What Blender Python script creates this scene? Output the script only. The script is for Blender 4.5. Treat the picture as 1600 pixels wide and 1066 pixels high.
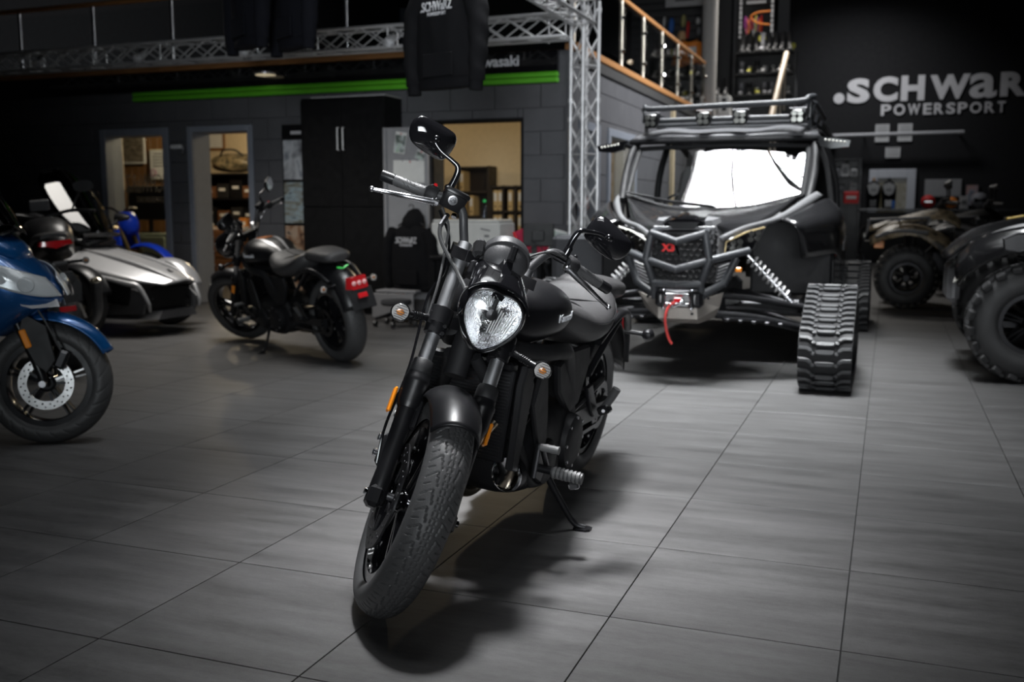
import bpy, math, random
from mathutils import Vector, Matrix
R = random.Random(7)
PI = math.pi
V = Vector
for o in list(bpy.data.objects):
    bpy.data.objects.remove(o)
SC = bpy.context.scene
COL = SC.collection

# ------------------------------------------------------------------ camera
CAM_H, TILT, AZ, FPX = 1.10, 0.13099, 0.36014, 1556.0
cd = bpy.data.cameras.new('camera')
cam = bpy.data.objects.new('camera', cd)
COL.objects.link(cam)
cam.location = (0, 0, CAM_H)
cam.rotation_euler = (PI / 2 - TILT, 0, AZ)
cd.sensor_width = 36.0
cd.lens = 36.0 * FPX / 1600.0
cd.clip_end = 80
cd.dof.use_dof = True
cd.dof.focus_distance = 2.75
cd.dof.aperture_fstop = 3.2
SC.camera = cam

# ------------------------------------------------------------------ exposure, world, light
SC.view_settings.view_transform = 'Standard'
SC.view_settings.look = 'None'
SC.view_settings.gamma = 1.0
SC.view_settings.use_curve_mapping = False
SC.view_settings.exposure = 0.0
wd = bpy.data.worlds.new('world')
SC.world = wd
wd.use_nodes = True
wd.node_tree.nodes['Background'].inputs[0].default_value = (0.55, 0.65, 0.8, 1)
wd.node_tree.nodes['Background'].inputs[1].default_value = 0.004


def area(name, loc, rot, sx, sy, power, color=(1, 1, 1), spread=180):
    l = bpy.data.lights.new(name, 'AREA')
    l.shape = 'RECTANGLE'
    l.size, l.size_y = sx, sy
    l.energy = power
    l.color = color
    l.spread = math.radians(spread)
    o = bpy.data.objects.new(name, l)
    o.location = loc
    o.rotation_euler = rot
    COL.objects.link(o)
    return o


def point(name, loc, power, color, r=0.15):
    l = bpy.data.lights.new(name, 'POINT')
    l.energy = power
    l.color = color
    l.shadow_soft_size = r
    o = bpy.data.objects.new(name, l)
    o.location = loc
    COL.objects.link(o)
    return o


# daylight falling through the roof light over the middle of the showroom
area('roof_daylight', (-1.35, 6.5, 6.40), (0, 0, 0), 2.7, 4.6, 250, (0.95, 0.98, 1.0), 34)
area('roof_glow', (-1.5, 6.0, 6.42), (0, 0, 0), 2.9, 5.6, 12, (0.95, 0.98, 1.0), 150)
for sy in (2.4, 3.4, 4.4, 5.4):
    area('highlight_strip', (-1.5, sy, 5.4), (0, 0, 0.15), 2.8, 0.3, 9, (0.95, 0.98, 1.0), 100)  # added strips without fittings, only for white highlights on gloss parts
# added light without a fitting, brightens the front motorcycle and its floor
area('added_spot', (-1.5, 3.9, 6.3), (-0.135, -0.066, 0), 0.7, 0.7, 31, (0.97, 0.98, 1.0), 25)
area('left_fill', (-5.9, 7.4, 3.2), (0, 0, 0), 1.2, 1.2, 46, (1.0, 0.96, 0.9), 110)  # added fill that brightens the three-wheeler and the left rear
# daylight through the shop front behind the camera
area('front_daylight', (0.6, -2.85, 2.0), (PI / 2, 0, 0.28), 3.4, 2.0, 44, (0.92, 0.96, 1.0), 42)
area('side_fill', (3.6, 12.6, 4.4), (0, PI / 2 - 0.12, 0), 1.6, 1.2, 130, (0.97, 0.98, 1.0), 66)  # added fill from the right that brightens the office side wall
# warm lamps inside the office and over the upper shop
for nm, lc, pw in (('office_lamp', (-8.6, 11.2, 2.3), 60), ('office_lamp', (-4.1, 11.2, 2.3), 80),
                   ('office_lamp', (-9.0, 13.6, 2.3), 60)):
    point(nm, lc, pw, (1.0, 0.80, 0.52))
area('upper_lamp', (-2.0, 18.4, 6.2), (-.35, 0, 0), 2.0, 1.0, 110, (1.0, 0.96, 0.9), 90)
area('sign_fill', (-0.9, 21.6, 5.6), (0.62, 0, 0), 1.6, 0.6, 42, (0.95, 0.97, 1.0), 110)  # added fill that lifts the far wall lettering, no fitting there


# ------------------------------------------------------------------ picture ray -> place in the room
def _ray(px, py):
    x, d = (px - 800) / FPX, (py - 533) / FPX
    fw, dn = math.cos(TILT) - d * math.sin(TILT), math.sin(TILT) + d * math.cos(TILT)
    return V((x * math.cos(AZ) - fw * math.sin(AZ), x * math.sin(AZ) + fw * math.cos(AZ), -dn))


def atY(px, py, y):
    r = _ray(px, py)
    return V((0, 0, CAM_H)) + r * (y / r.y)


def atX(px, py, x):
    r = _ray(px, py)
    return V((0, 0, CAM_H)) + r * (x / r.x)


def atZ(px, py, z):
    r = _ray(px, py)
    return V((0, 0, CAM_H)) + r * ((z - CAM_H) / r.z)


# ------------------------------------------------------------------ materials
MATS = {}


def mat(name, col, rough=0.5, metal=0.0, var=0.12, scale=14.0, bump=0.0, bscale=60.0, coat=0.0, trans=0.0,
        ior=1.45, spec=0.5, emit=0.0, stretch=(1, 1, 1), rvar=0.12, alpha=1.0, sheen=0.0):
    if name in MATS:
        return MATS[name]
    m = bpy.data.materials.new(name)
    m.use_nodes = True
    nt = m.node_tree
    b = nt.nodes['Principled BSDF']
    b.inputs['Metallic'].default_value = metal
    b.inputs['Coat Weight'].default_value = coat
    b.inputs['Coat Roughness'].default_value = 0.04
    b.inputs['Transmission Weight'].default_value = trans
    b.inputs['IOR'].default_value = ior
    b.inputs['Specular IOR Level'].default_value = spec
    b.inputs['Sheen Weight'].default_value = sheen
    b.inputs['Alpha'].default_value = alpha
    if emit:
        b.inputs['Emission Color'].default_value = (*col, 1)
        b.inputs['Emission Strength'].default_value = emit
    tc = nt.nodes.new('ShaderNodeTexCoord')
    mp = nt.nodes.new('ShaderNodeMapping')
    mp.inputs['Scale'].default_value = stretch
    nt.links.new(tc.outputs['Object'], mp.inputs[0])
    nz = nt.nodes.new('ShaderNodeTexNoise')
    nz.inputs['Scale'].default_value = scale
    nz.inputs['Detail'].default_value = 5
    nt.links.new(mp.outputs[0], nz.inputs['Vector'])
    rp = nt.nodes.new('ShaderNodeMix')
    rp.data_type = 'RGBA'
    rp.inputs[6].default_value = (*[max(0, c * (1 - var)) for c in col], 1)
    rp.inputs[7].default_value = (*[min(1, c * (1 + var)) for c in col], 1)
    nt.links.new(nz.outputs['Fac'], rp.inputs[0])
    nt.links.new(rp.outputs[2], b.inputs['Base Color'])
    mr = nt.nodes.new('ShaderNodeMapRange')
    mr.inputs[1].default_value = 0.3
    mr.inputs[2].default_value = 0.7
    mr.inputs[3].default_value = max(0.01, rough * (1 - rvar))
    mr.inputs[4].default_value = min(1, rough * (1 + rvar))
    nt.links.new(nz.outputs['Fac'], mr.inputs[0])
    nt.links.new(mr.outputs[0], b.inputs['Roughness'])
    if bump:
        n2 = nt.nodes.new('ShaderNodeTexNoise')
        n2.inputs['Scale'].default_value = bscale
        n2.inputs['Detail'].default_value = 4
        nt.links.new(mp.outputs[0], n2.inputs['Vector'])
        bp = nt.nodes.new('ShaderNodeBump')
        bp.inputs['Strength'].default_value = bump
        bp.inputs['Distance'].default_value = 0.004
        nt.links.new(n2.outputs['Fac'], bp.inputs['Height'])
        nt.links.new(bp.outputs[0], b.inputs['Normal'])
    MATS[name] = m
    return m


RUB = mat('tyre_rubber', (0.048, 0.048, 0.049), 0.5, bump=0.15, bscale=220)
BLK = mat('satin_black', (0.007, 0.007, 0.008), 0.34, spec=0.42)
MBK = mat('matt_black', (0.009, 0.009, 0.010), 0.6, bump=0.1, bscale=300, spec=0.35)
GLB = mat('gloss_black', (0.006, 0.006, 0.007), 0.08, coat=0.6)
PLA = mat('black_plastic', (0.015, 0.015, 0.016), 0.5, spec=0.4, bump=0.2, bscale=400)
GRP = mat('grey_plastic', (0.12, 0.12, 0.125), 0.5)
CHR = mat('chrome', (0.62, 0.63, 0.65), 0.08, metal=1.0, var=0.04)
ALU = mat('aluminium', (0.5, 0.5, 0.52), 0.28, metal=1.0)
STE = mat('dark_steel', (0.10, 0.10, 0.105), 0.32, metal=1.0)
BLM = mat('black_metal', (0.02, 0.02, 0.022), 0.36, metal=0.6)
SEA = mat('seat_vinyl', (0.034, 0.033, 0.034), 0.5, bump=0.35, bscale=260)
GLS = mat('clear_glass', (0.95, 0.97, 0.97), 0.02, trans=1.0, ior=1.45, var=0.02)
AMB = mat('amber_plastic', (0.9, 0.28, 0.02), 0.2, coat=0.5)
AMG = mat('amber_glass', (1.0, 0.42, 0.12), 0.08, trans=0.9)
RED = mat('red_lens', (0.55, 0.015, 0.02), 0.15, coat=0.7)
WHT = mat('white_paint', (0.7, 0.7, 0.7), 0.5)
PAP = mat('paper', (0.62, 0.62, 0.6), 0.8)
WOO = mat('oak_trim', (0.42, 0.20, 0.075), 0.5, scale=6, var=0.3, stretch=(1, 8, 8))
GRN = mat('green_paint', (0.10, 0.42, 0.02), 0.45)
SIL = mat('silver_paint', (0.52, 0.52, 0.53), 0.34, metal=0.7, coat=0.3, scale=300, var=0.1)
BLU = mat('blue_paint', (0.006, 0.075, 0.24), 0.25, metal=0.35, coat=0.7)


def thin_glass(name, tint=(0.96, 0.98, 0.98), gloss=0.012, boost=1.0):
    """a sheet of glass: clear straight through, mirror by angle"""
    if name in MATS:
        return MATS[name]
    m = bpy.data.materials.new(name)
    m.use_nodes = True
    nt = m.node_tree
    nt.nodes.remove(nt.nodes['Principled BSDF'])
    out = nt.nodes['Material Output']
    tr, gl, mx, lw, pw, ma = (nt.nodes.new('ShaderNode' + k) for k in ('BsdfTransparent', 'BsdfGlossy', 'MixShader', 'LayerWeight', 'Math', 'Math'))
    tr.inputs[0].default_value = (*tint, 1)
    lw.inputs['Blend'].default_value = 0.5
    nz = nt.nodes.new('ShaderNodeTexNoise')
    nz.inputs['Scale'].default_value = 3
    mm = nt.nodes.new('ShaderNodeMapRange')
    mm.inputs[3].default_value, mm.inputs[4].default_value = gloss, gloss * 1.6
    nt.links.new(nz.outputs['Fac'], mm.inputs[0])
    nt.links.new(mm.outputs[0], gl.inputs['Roughness'])
    pw.operation = 'POWER'
    pw.inputs[1].default_value = 5.0
    nt.links.new(lw.outputs['Facing'], pw.inputs[0])
    ma.operation = 'MULTIPLY_ADD'
    ma.inputs[1].default_value, ma.inputs[2].default_value = 0.9, 0.045 * boost
    nt.links.new(pw.outputs[0], ma.inputs[0])
    nt.links.new(ma.outputs[0], mx.inputs[0])
    nt.links.new(tr.outputs[0], mx.inputs[1])
    nt.links.new(gl.outputs[0], mx.inputs[2])
    nt.links.new(mx.outputs[0], out.inputs[0])
    MATS[name] = m
    return m


PANE = thin_glass('window_pane_glass')

# ------------------------------------------------------------------ mesh builder
def frame_of(d):
    d = V(d).normalized()
    a = V((0, 0, 1)) if abs(d.z) < 0.9 else V((1, 0, 0))
    u = d.cross(a).normalized()
    return u, d.cross(u).normalized(), d


def rot(rx=0, ry=0, rz=0):
    return Matrix.Rotation(rz, 4, 'Z') @ Matrix.Rotation(ry, 4, 'Y') @ Matrix.Rotation(rx, 4, 'X')


def spline(pts, k=6, closed=False):
    P = [V(p) for p in pts]
    n = len(P)
    if n < 3:
        return P
    out = []
    for i in range(n if closed else n - 1):
        a = P[(i - 1) % n] if closed or i > 0 else P[0] * 2 - P[1]
        b, c = P[i], P[(i + 1) % n]
        d = P[(i + 2) % n] if closed or i + 2 < n else c * 2 - b
        for j in range(k):
            t = j / k
            out.append(0.5 * ((2 * b) + (c - a) * t + (2 * a - 5 * b + 4 * c - d) * t * t + (3 * b - a - 3 * c + d) * t ** 3))
    if not closed:
        out.append(P[-1])
    return out


class MB:
    def __init__(self, T=None):
        self.v, self.f, self.T = [], [], T

    def add(self, vs, fs):
        n = len(self.v)
        if self.T is not None:
            vs = [self.T @ V(p) for p in vs]
        self.v.extend([tuple(p) for p in vs])
        self.f.extend([tuple(i + n for i in f) for f in fs])
        return self

    def box(self, c, s, r=None, b=0.0):
        c = V(c)
        hx, hy, hz = s[0] / 2, s[1] / 2, s[2] / 2
        M = r if r is not None else Matrix.Identity(4)
        if b <= 0:
            vs = [V((x, y, z)) for x in (-hx, hx) for y in (-hy, hy) for z in (-hz, hz)]
            fs = [(0, 1, 3, 2), (4, 6, 7, 5), (0, 4, 5, 1), (2, 3, 7, 6), (0, 2, 6, 4), (1, 5, 7, 3)]
        else:
            b = min(b, hx * .9, hy * .9, hz * .9)
            vs, fs, ix = [], [], {}
            for sx in (-1, 1):
                for sy in (-1, 1):
                    for sz in (-1, 1):
                        for a in range(3):
                            h = [hx - b, hy - b, hz - b]
                            h[a] += b
                            ix[sx, sy, sz, a] = len(vs)
                            vs.append(V((sx * h[0], sy * h[1], sz * h[2])))
            for a in range(3):
                p, q = (a + 1) % 3, (a + 2) % 3
                for s_ in (-1, 1):
                    L = []
                    for u, w in ((-1, -1), (1, -1), (1, 1), (-1, 1)):
                        k = [0, 0, 0]
                        k[a], k[p], k[q] = s_, u, w
                        L.append(ix[(*k, a)])
                    fs.append(tuple(L if s_ > 0 else L[::-1]))
            for a in range(3):
                p, q = (a + 1) % 3, (a + 2) % 3
                for u in (-1, 1):
                    for w in (-1, 1):
                        k0, k1 = [0] * 3, [0] * 3
                        k0[a], k1[a] = -1, 1
                        k0[p] = k1[p] = u
                        k0[q] = k1[q] = w
                        L = (ix[(*k0, p)], ix[(*k1, p)], ix[(*k1, q)], ix[(*k0, q)])
                        fs.append(L if u * w > 0 else L[::-1])
            for k in [(x, y, z) for x in (-1, 1) for y in (-1, 1) for z in (-1, 1)]:
                L = (ix[(*k, 0)], ix[(*k, 1)], ix[(*k, 2)])
                fs.append(L if k[0] * k[1] * k[2] > 0 else L[::-1])
        return self.add([c + (M @ p) for p in vs], fs)

    def loft(self, rings, cap=True, closed=True, loop=False):
        n = len(rings[0])
        vs = [p for r in rings for p in r]
        fs = []
        m = len(rings)
        for i in range(m if loop else m - 1):
            for j in range(n if closed else n - 1):
                a, b = i * n + j, i * n + (j + 1) % n
                c, d = ((i + 1) % m) * n + (j + 1) % n, ((i + 1) % m) * n + j
                fs.append((a, b, c, d))
        if cap and closed and not loop:
            fs.append(tuple(range(n))[::-1])
            fs.append(tuple((m - 1) * n + j for j in range(n)))
        return self.add(vs, fs)

    def cyl(self, p0, p1, r0, r1=None, n=16, cap=True):
        r1 = r0 if r1 is None else r1
        p0, p1 = V(p0), V(p1)
        u, w, d = frame_of(p1 - p0)
        cs = [(math.cos(2 * PI * i / n), math.sin(2 * PI * i / n)) for i in range(n)]
        return self.loft([[p + (u * c + w * s) * r for c, s in cs] for p, r in ((p0, r0), (p1, r1))], cap)

    def tube(self, pts, r, n=8, k=5, closed=False, cap=True, raw=False):
        P = [V(p) for p in pts] if raw else spline(pts, k, closed)
        m = len(P)
        rs = r if isinstance(r, (list, tuple)) else None
        rings, u = [], None
        for i, p in enumerate(P):
            if closed:
                t = P[(i + 1) % m] - P[(i - 1) % m]
            else:
                t = P[min(i + 1, m - 1)] - P[max(i - 1, 0)]
            t = t.normalized() if t.length > 1e-9 else V((0, 0, 1))
            if u is None:
                u = frame_of(t)[0]
            u = (u - t * u.dot(t)).normalized()
            w = t.cross(u)
            if rs:
                x = i / max(1, m - 1) * (len(rs) - 1)
                a = min(int(x), len(rs) - 2)
                rr = rs[a] + (rs[a + 1] - rs[a]) * (x - a)
            else:
                rr = r
            rings.append([p + (u * math.cos(2 * PI * j / n) + w * math.sin(2 * PI * j / n)) * rr for j in range(n)])
        return self.loft(rings, cap and not closed, True, closed)

    def lathe(self, prof, o, axis, n=32, cap=True, closed=False, sx=1.0):
        o = V(o)
        u, w, d = frame_of(axis)
        prof2 = list(prof) + ([prof[0]] if closed else [])
        rings = [[o + d * h + (u * math.cos(2 * PI * j / n) * sx + w * math.sin(2 * PI * j / n)) * r for j in range(n)] for r, h in prof2]
        return self.loft(rings, cap and not closed)

    def ell(self, c, r, M=None, nu=20, nv=12, half=None):
        c = V(c)
        M = M if M is not None else Matrix.Identity(4)
        v0, v1 = -PI / 2 + 0.02, PI / 2 - 0.02
        if half == 'top':
            v0 = 0
        rings = []
        for i in range(nv + 1):
            a = v0 + (v1 - v0) * i / nv
            rings.append([c + (M @ V((r[0] * math.cos(a) * math.cos(2 * PI * j / nu), r[1] * math.cos(a) * math.sin(2 * PI * j / nu), r[2] * math.sin(a)))) for j in range(nu)])
        return self.loft(rings)

    def prism(self, poly, o, ux, uy, t, b=0.0):
        o, ux, uy = V(o), V(ux).normalized(), V(uy).normalized()
        w = ux.cross(uy)
        n = len(poly)
        cx, cy = sum(p[0] for p in poly) / n, sum(p[1] for p in poly) / n

        def ring(k, h):
            out = []
            for i in range(n):
                x, y = poly[i]
                if k:
                    x0, y0 = poly[i - 1]
                    x1, y1 = poly[(i + 1) % n]
                    e0, e1 = V((x - x0, y - y0)).normalized(), V((x1 - x, y1 - y)).normalized()
                    nn = V((-e0.y - e1.y, e0.x + e1.x))
                    if nn.length > 1e-6:
                        nn.normalize()
                    sg = 1 if nn.x * (cx - x) + nn.y * (cy - y) > 0 else -1
                    x, y = x + nn.x * k * SGN, y + nn.y * k * SGN
                out.append(o + ux * x + uy * y + w * h)
            return out
        ar = sum(poly[i - 1][0] * poly[i][1] - poly[i][0] * poly[i - 1][1] for i in range(n))
        SGN = 1 if ar > 0 else -1
        if b:
            rs = [ring(b, 0), ring(0, b), ring(0, t - b), ring(b, t)]
        else:
            rs = [ring(0, 0), ring(0, t)]
        if ar < 0:
            rs = rs[::-1]
        return self.loft(rs)

    def grid(self, fn, nu, nv, thick=0.0):
        vs = [fn(i / nu, j / nv) for i in range(nu + 1) for j in range(nv + 1)]
        fs = [(i * (nv + 1) + j, (i + 1) * (nv + 1) + j, (i + 1) * (nv + 1) + j + 1, i * (nv + 1) + j + 1) for i in range(nu) for j in range(nv)]
        return self.add(vs, fs)

    def build(self, name, m, parent=None, smooth=38, sub=0, solid=0.0, at=None):
        me = bpy.data.meshes.new(name)
        me.from_pydata(self.v, [], self.f)
        me.update()
        o = bpy.data.objects.new(name, me)
        COL.objects.link(o)
        me.materials.append(m)
        if smooth:
            me.polygons.foreach_set('use_smooth', [True] * len(me.polygons))
            me.set_sharp_from_angle(angle=math.radians(smooth))
        if solid:
            md = o.modifiers.new('solid', 'SOLIDIFY')
            md.thickness = solid
        if sub:
            md = o.modifiers.new('sub', 'SUBSURF')
            md.levels = md.render_levels = sub
        if parent is not None:
            o.parent = parent
        if at is not None:
            o.matrix_basis = at if isinstance(at, Matrix) else Matrix.Translation(at)
        return o


def tag(o, label, cat, group=None):
    o['label'] = label
    o['category'] = cat
    if group:
        o['group'] = group
    return o


def thing(name, label, cat, loc=(0, 0, 0), r=(0, 0, 0), group=None):
    o = bpy.data.objects.new(name, None)
    COL.objects.link(o)
    o.location = loc
    o.rotation_euler = r
    o.empty_display_size = 0.1
    return tag(o, label, cat, group)


def struct(o):
    o['kind'] = 'structure'
    return o


def link_copy(o, parent, M):
    c = o.copy()
    COL.objects.link(c)
    c.parent = parent
    c.matrix_basis = M
    return c


def dup(root, loc=None, label=None, M=None):
    c = root.copy()
    COL.objects.link(c)
    if M is not None:
        c.matrix_basis = M
    elif loc is not None:
        c.location = loc
    if label:
        c['label'] = label
    for ch in list(root.children):
        k = ch.copy()
        COL.objects.link(k)
        k.parent = c
        for g in list(ch.children):
            j = g.copy()
            COL.objects.link(j)
            j.parent = k
    return c


def text(s, size, M, m, name, parent=None, depth=0.004, fat=0.0, shear=0.0, sx=1.0, align='LEFT', space=1.0):
    cu = bpy.data.curves.new(name, 'FONT')
    cu.body = s
    cu.size = size
    cu.extrude = depth / 2
    cu.offset = fat
    cu.shear = shear
    cu.align_x = align
    cu.space_character = space
    cu.resolution_u = 4
    t = bpy.data.objects.new(name, cu)
    COL.objects.link(t)
    dg = bpy.context.evaluated_depsgraph_get()
    me = bpy.data.meshes.new_from_object(t.evaluated_get(dg))
    bpy.data.objects.remove(t)
    o = bpy.data.objects.new(name, me)
    me.materials.clear()
    me.materials.append(m)
    COL.objects.link(o)
    if parent is not None:
        o.parent = parent
    o.matrix_basis = M @ Matrix.Diagonal((sx, 1, 1, 1))
    return o


def upright(loc, rz=0.0, size=1.0):
    """a frame whose x runs along rz, y goes up and z comes out of the wall"""
    return Matrix.Translation(loc) @ Matrix.Rotation(rz, 4, 'Z') @ Matrix.Rotation(PI / 2, 4, 'X')


# ================================================================== SETTING
def fit_text(s, M, w, h, m, name, parent=None, depth=0.004, fat=0.0, mirror=False):
    o = text(s, 1.0, Matrix.Identity(4), m, name, parent, 0.02, fat)
    vs = o.data.vertices
    x0, x1 = min(v.co.x for v in vs), max(v.co.x for v in vs)
    y0, y1 = min(v.co.y for v in vs), max(v.co.y for v in vs)
    for v in vs:
        x = (v.co.x - x0) / max(1e-6, x1 - x0) * w
        v.co.x = w - x if mirror else x
        v.co.y = (v.co.y - y0) / max(1e-6, y1 - y0) * h
        v.co.z = v.co.z / 0.02 * depth + depth / 2
    if mirror:
        o.data.flip_normals()
    o.matrix_basis = M
    return o


def world_mat(name, c0, c1, rough, streak=(1.2, 9, 1), bump=0.06):
    """stone look laid out in room coordinates so neighbouring pieces differ"""
    m = bpy.data.materials.new(name)
    m.use_nodes = True
    nt = m.node_tree
    b = nt.nodes['Principled BSDF']
    g = nt.nodes.new('ShaderNodeNewGeometry')
    oi = nt.nodes.new('ShaderNodeObjectInfo')
    fac = []
    for sc, st, off in ((1.6, streak, 0), (30, (1, 2.5, 1), 1), (260, (1, 1, 1), 0)):
        mp = nt.nodes.new('ShaderNodeMapping')
        mp.inputs['Scale'].default_value = st
        nt.links.new(g.outputs['Position'], mp.inputs[0])
        nz = nt.nodes.new('ShaderNodeTexNoise')
        nz.noise_dimensions = '4D'
        nz.inputs['Scale'].default_value = sc
        nz.inputs['Detail'].default_value = 6
        nz.inputs['Roughness'].default_value = 0.62
        nt.links.new(mp.outputs[0], nz.inputs['Vector'])
        w = nt.nodes.new('ShaderNodeMath')
        w.operation = 'MULTIPLY'
        w.inputs[1].default_value = 9.0 if off == 0 else 3.0
        nt.links.new(oi.outputs['Random'], w.inputs[0])
        nt.links.new(w.outputs[0], nz.inputs['W'])
        fac.append(nz.outputs['Fac'])
    a1 = nt.nodes.new('ShaderNodeMath'); a1.operation = 'MULTIPLY_ADD'
    a1.inputs[1].default_value = 0.55
    nt.links.new(fac[1], a1.inputs[0]); nt.links.new(fac[0], a1.inputs[2])
    a2 = nt.nodes.new('ShaderNodeMath'); a2.operation = 'MULTIPLY_ADD'
    a2.inputs[1].default_value = 0.35
    nt.links.new(fac[2], a2.inputs[0]); nt.links.new(a1.outputs[0], a2.inputs[2])
    mr = nt.nodes.new('ShaderNodeMapRange')
    mr.inputs[1].default_value, mr.inputs[2].default_value = 0.70, 1.20
    nt.links.new(a2.outputs[0], mr.inputs[0])
    mx = nt.nodes.new('ShaderNodeMix'); mx.data_type = 'RGBA'
    mx.inputs[6].default_value, mx.inputs[7].default_value = (*c0, 1), (*c1, 1)
    nt.links.new(mr.outputs[0], mx.inputs[0])
    nt.links.new(mx.outputs[2], b.inputs['Base Color'])
    r2 = nt.nodes.new('ShaderNodeMapRange')
    r2.inputs[3].default_value, r2.inputs[4].default_value = rough * 0.88, rough * 1.12
    nt.links.new(fac[1], r2.inputs[0]); nt.links.new(r2.outputs[0], b.inputs['Roughness'])
    bp = nt.nodes.new('ShaderNodeBump')
    bp.inputs['Strength'].default_value, bp.inputs['Distance'].default_value = bump, 0.004
    nt.links.new(fac[2], bp.inputs['Height']); nt.links.new(bp.outputs[0], b.inputs['Normal'])
    return m


TILE = world_mat('anthracite_tile', (0.034, 0.033, 0.033), (0.098, 0.096, 0.096), 0.46)
GROUT = mat('grout', (0.02, 0.02, 0.02), 0.8)
BLOCK = world_mat('painted_block', (0.072, 0.073, 0.080), (0.098, 0.099, 0.108), 0.72, (2, 2, 2), 0.3)
DARKW = mat('dark_wall_paint', (0.013, 0.013, 0.014), 0.9, bump=0.1, spec=0.25)
FRM = mat('grey_frame_paint', (0.22, 0.24, 0.28), 0.5)
BEI = mat('beige_plaster', (0.60, 0.49, 0.32), 0.8, bump=0.05)
WPN = mat('brown_panelling', (0.20, 0.10, 0.035), 0.5, stretch=(12, 12, 1), scale=4, var=0.4)

WY, WX = 9.72, -3.05         # office front wall and its corner
# floor: slab, then tiles one by one (grid lines found on the photograph's joints)
fb = MB()
fb.box((-4.1, 11.0, -0.05), (17.4, 28.0, 0.088))
floor = struct(fb.build('floor', GROUT, smooth=0))
TS = 0.6
tm = MB().box((0, 0, -0.004), (TS - 0.004, TS - 0.004, 0.008), b=0.0005)
tiles = []
for i in range(-21, 8):
    for j in range(-8, 34):
        x, y = -0.065 + TS * (i + 0.5), 3.12 + TS * (j + 0.5)
        if y > WY + 0.4 and x < WX:
            continue
        if x < -12.5 or y > 23.8:
            continue
        u, f = x * math.cos(AZ) + y * math.sin(AZ), -x * math.sin(AZ) + y * math.cos(AZ)
        vis = f > 1.0 and abs(u / f) < 0.56 and f > 1.35
        tiles.append((f if vis else 1e3 + abs(f), x, y))
tiles.sort()
t0 = None
rest = MB()
for k, (f, x, y) in enumerate(tiles):
    if k < 300 and f < 900:
        if t0 is None:
            t0 = tm.build('floor_tile', TILE, floor, at=(x, y, 0))
        else:
            link_copy(t0, floor, Matrix.Translation((x, y, 0)))
    else:
        rest.box((x, y, -0.004), (TS - 0.004, TS - 0.004, 0.008), b=0.0005)
ro = rest.build('floor_tiles_beyond', TILE, floor)
ro['kind'] = 'stuff'

# shell
def plain(name, c, s, m):
    return struct(MB().box(c, s).build(name, m, smooth=0))


plain('wall_left', (-12.75, 11.0, 3.3), (0.2, 28.0, 6.6), DARKW)
plain('wall_right', (4.6, 11.0, 3.3), (0.2, 28.0, 6.6), DARKW)
plain('wall_back', (-2.6, 24.1, 3.3), (14.4, 0.2, 6.6), DARKW)
cb = MB()
for c, s in (((-7.85, 11, 6.6), (9.7, 28, 0.2)), ((2.3, 11, 6.6), (4.6, 28, 0.2)), ((-1.5, 0.0, 6.6), (3.0, 6.0, 0.2)), ((-1.5, 17.0, 6.6), (3.0, 16.0, 0.2))):
    cb.box(c, s)
struct(cb.build('ceiling', DARKW, smooth=0))
plain('trim_1', (-1.5, 5.9, 6.78), (3.6, 6.6, 0.06), WHT)
sb_ = MB()
for x in (-2.65, -1.62, -0.45):
    sb_.box((x, 6.1, 6.36), (.05, 5.4, .05))
for y in (4.6, 6.3, 7.95):
    sb_.box((-1.4, y, 6.36), (2.9, .05, .05))
struct(sb_.build('trim_9', DARKW, smooth=0))
# shop front behind the camera: posts, sill and head round two panes
sf = MB()
for c, s in (((-7.7, -3.05, 1.6), (10.2, 0.2, 3.2)), ((3.95, -3.05, 1.6), (1.3, 0.2, 3.2)), ((0.35, -3.05, 0.45), (5.9, 0.2, 0.9)), ((0.35, -3.05, 4.9), (5.9, 0.2, 3.4)), ((-7.7, -3.05, 4.9), (10.2, 0.2, 3.4)), ((3.95, -3.05, 4.9), (1.3, 0.2, 3.4))):
    sf.box(c, s)
struct(sf.build('wall_front', DARKW, smooth=0))
wf = MB()
for x in (-2.6, 0.35, 3.3):
    wf.box((x, -3.0, 2.05), (0.09, 0.12, 2.3), b=0.01)
for z in (0.92, 3.18):
    wf.box((0.35, -3.0, z), (5.9, 0.12, 0.07), b=0.01)
wn = struct(wf.build('window_1', FRM))
for x in (-1.12, 1.82):
    MB().box((x, -3.03, 2.05), (2.85, 0.012, 2.2)).build('pane', PANE, wn, smooth=0)


# ------------------------------------------------------------------ block walls with openings
def wall_boxes(mb, to, a0, a1, z0, z1, d0, d1, ops):
    xs = sorted({a0, a1, *[o[0] for o in ops], *[o[1] for o in ops]})
    for p, q in zip(xs, xs[1:]):
        hs = sorted([(o[2], o[3]) for o in ops if o[0] <= p + 1e-6 and o[1] >= q - 1e-6])
        z = z0
        for h0, h1 in hs + [(z1, z1)]:
            if h0 - z > 1e-4:
                A, B = to(p, d0, z), to(q, d1, h0)
                mb.box((A + B) / 2, [abs(B[i] - A[i]) for i in range(3)])
            z = max(z, h1)


BC = {}


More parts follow.
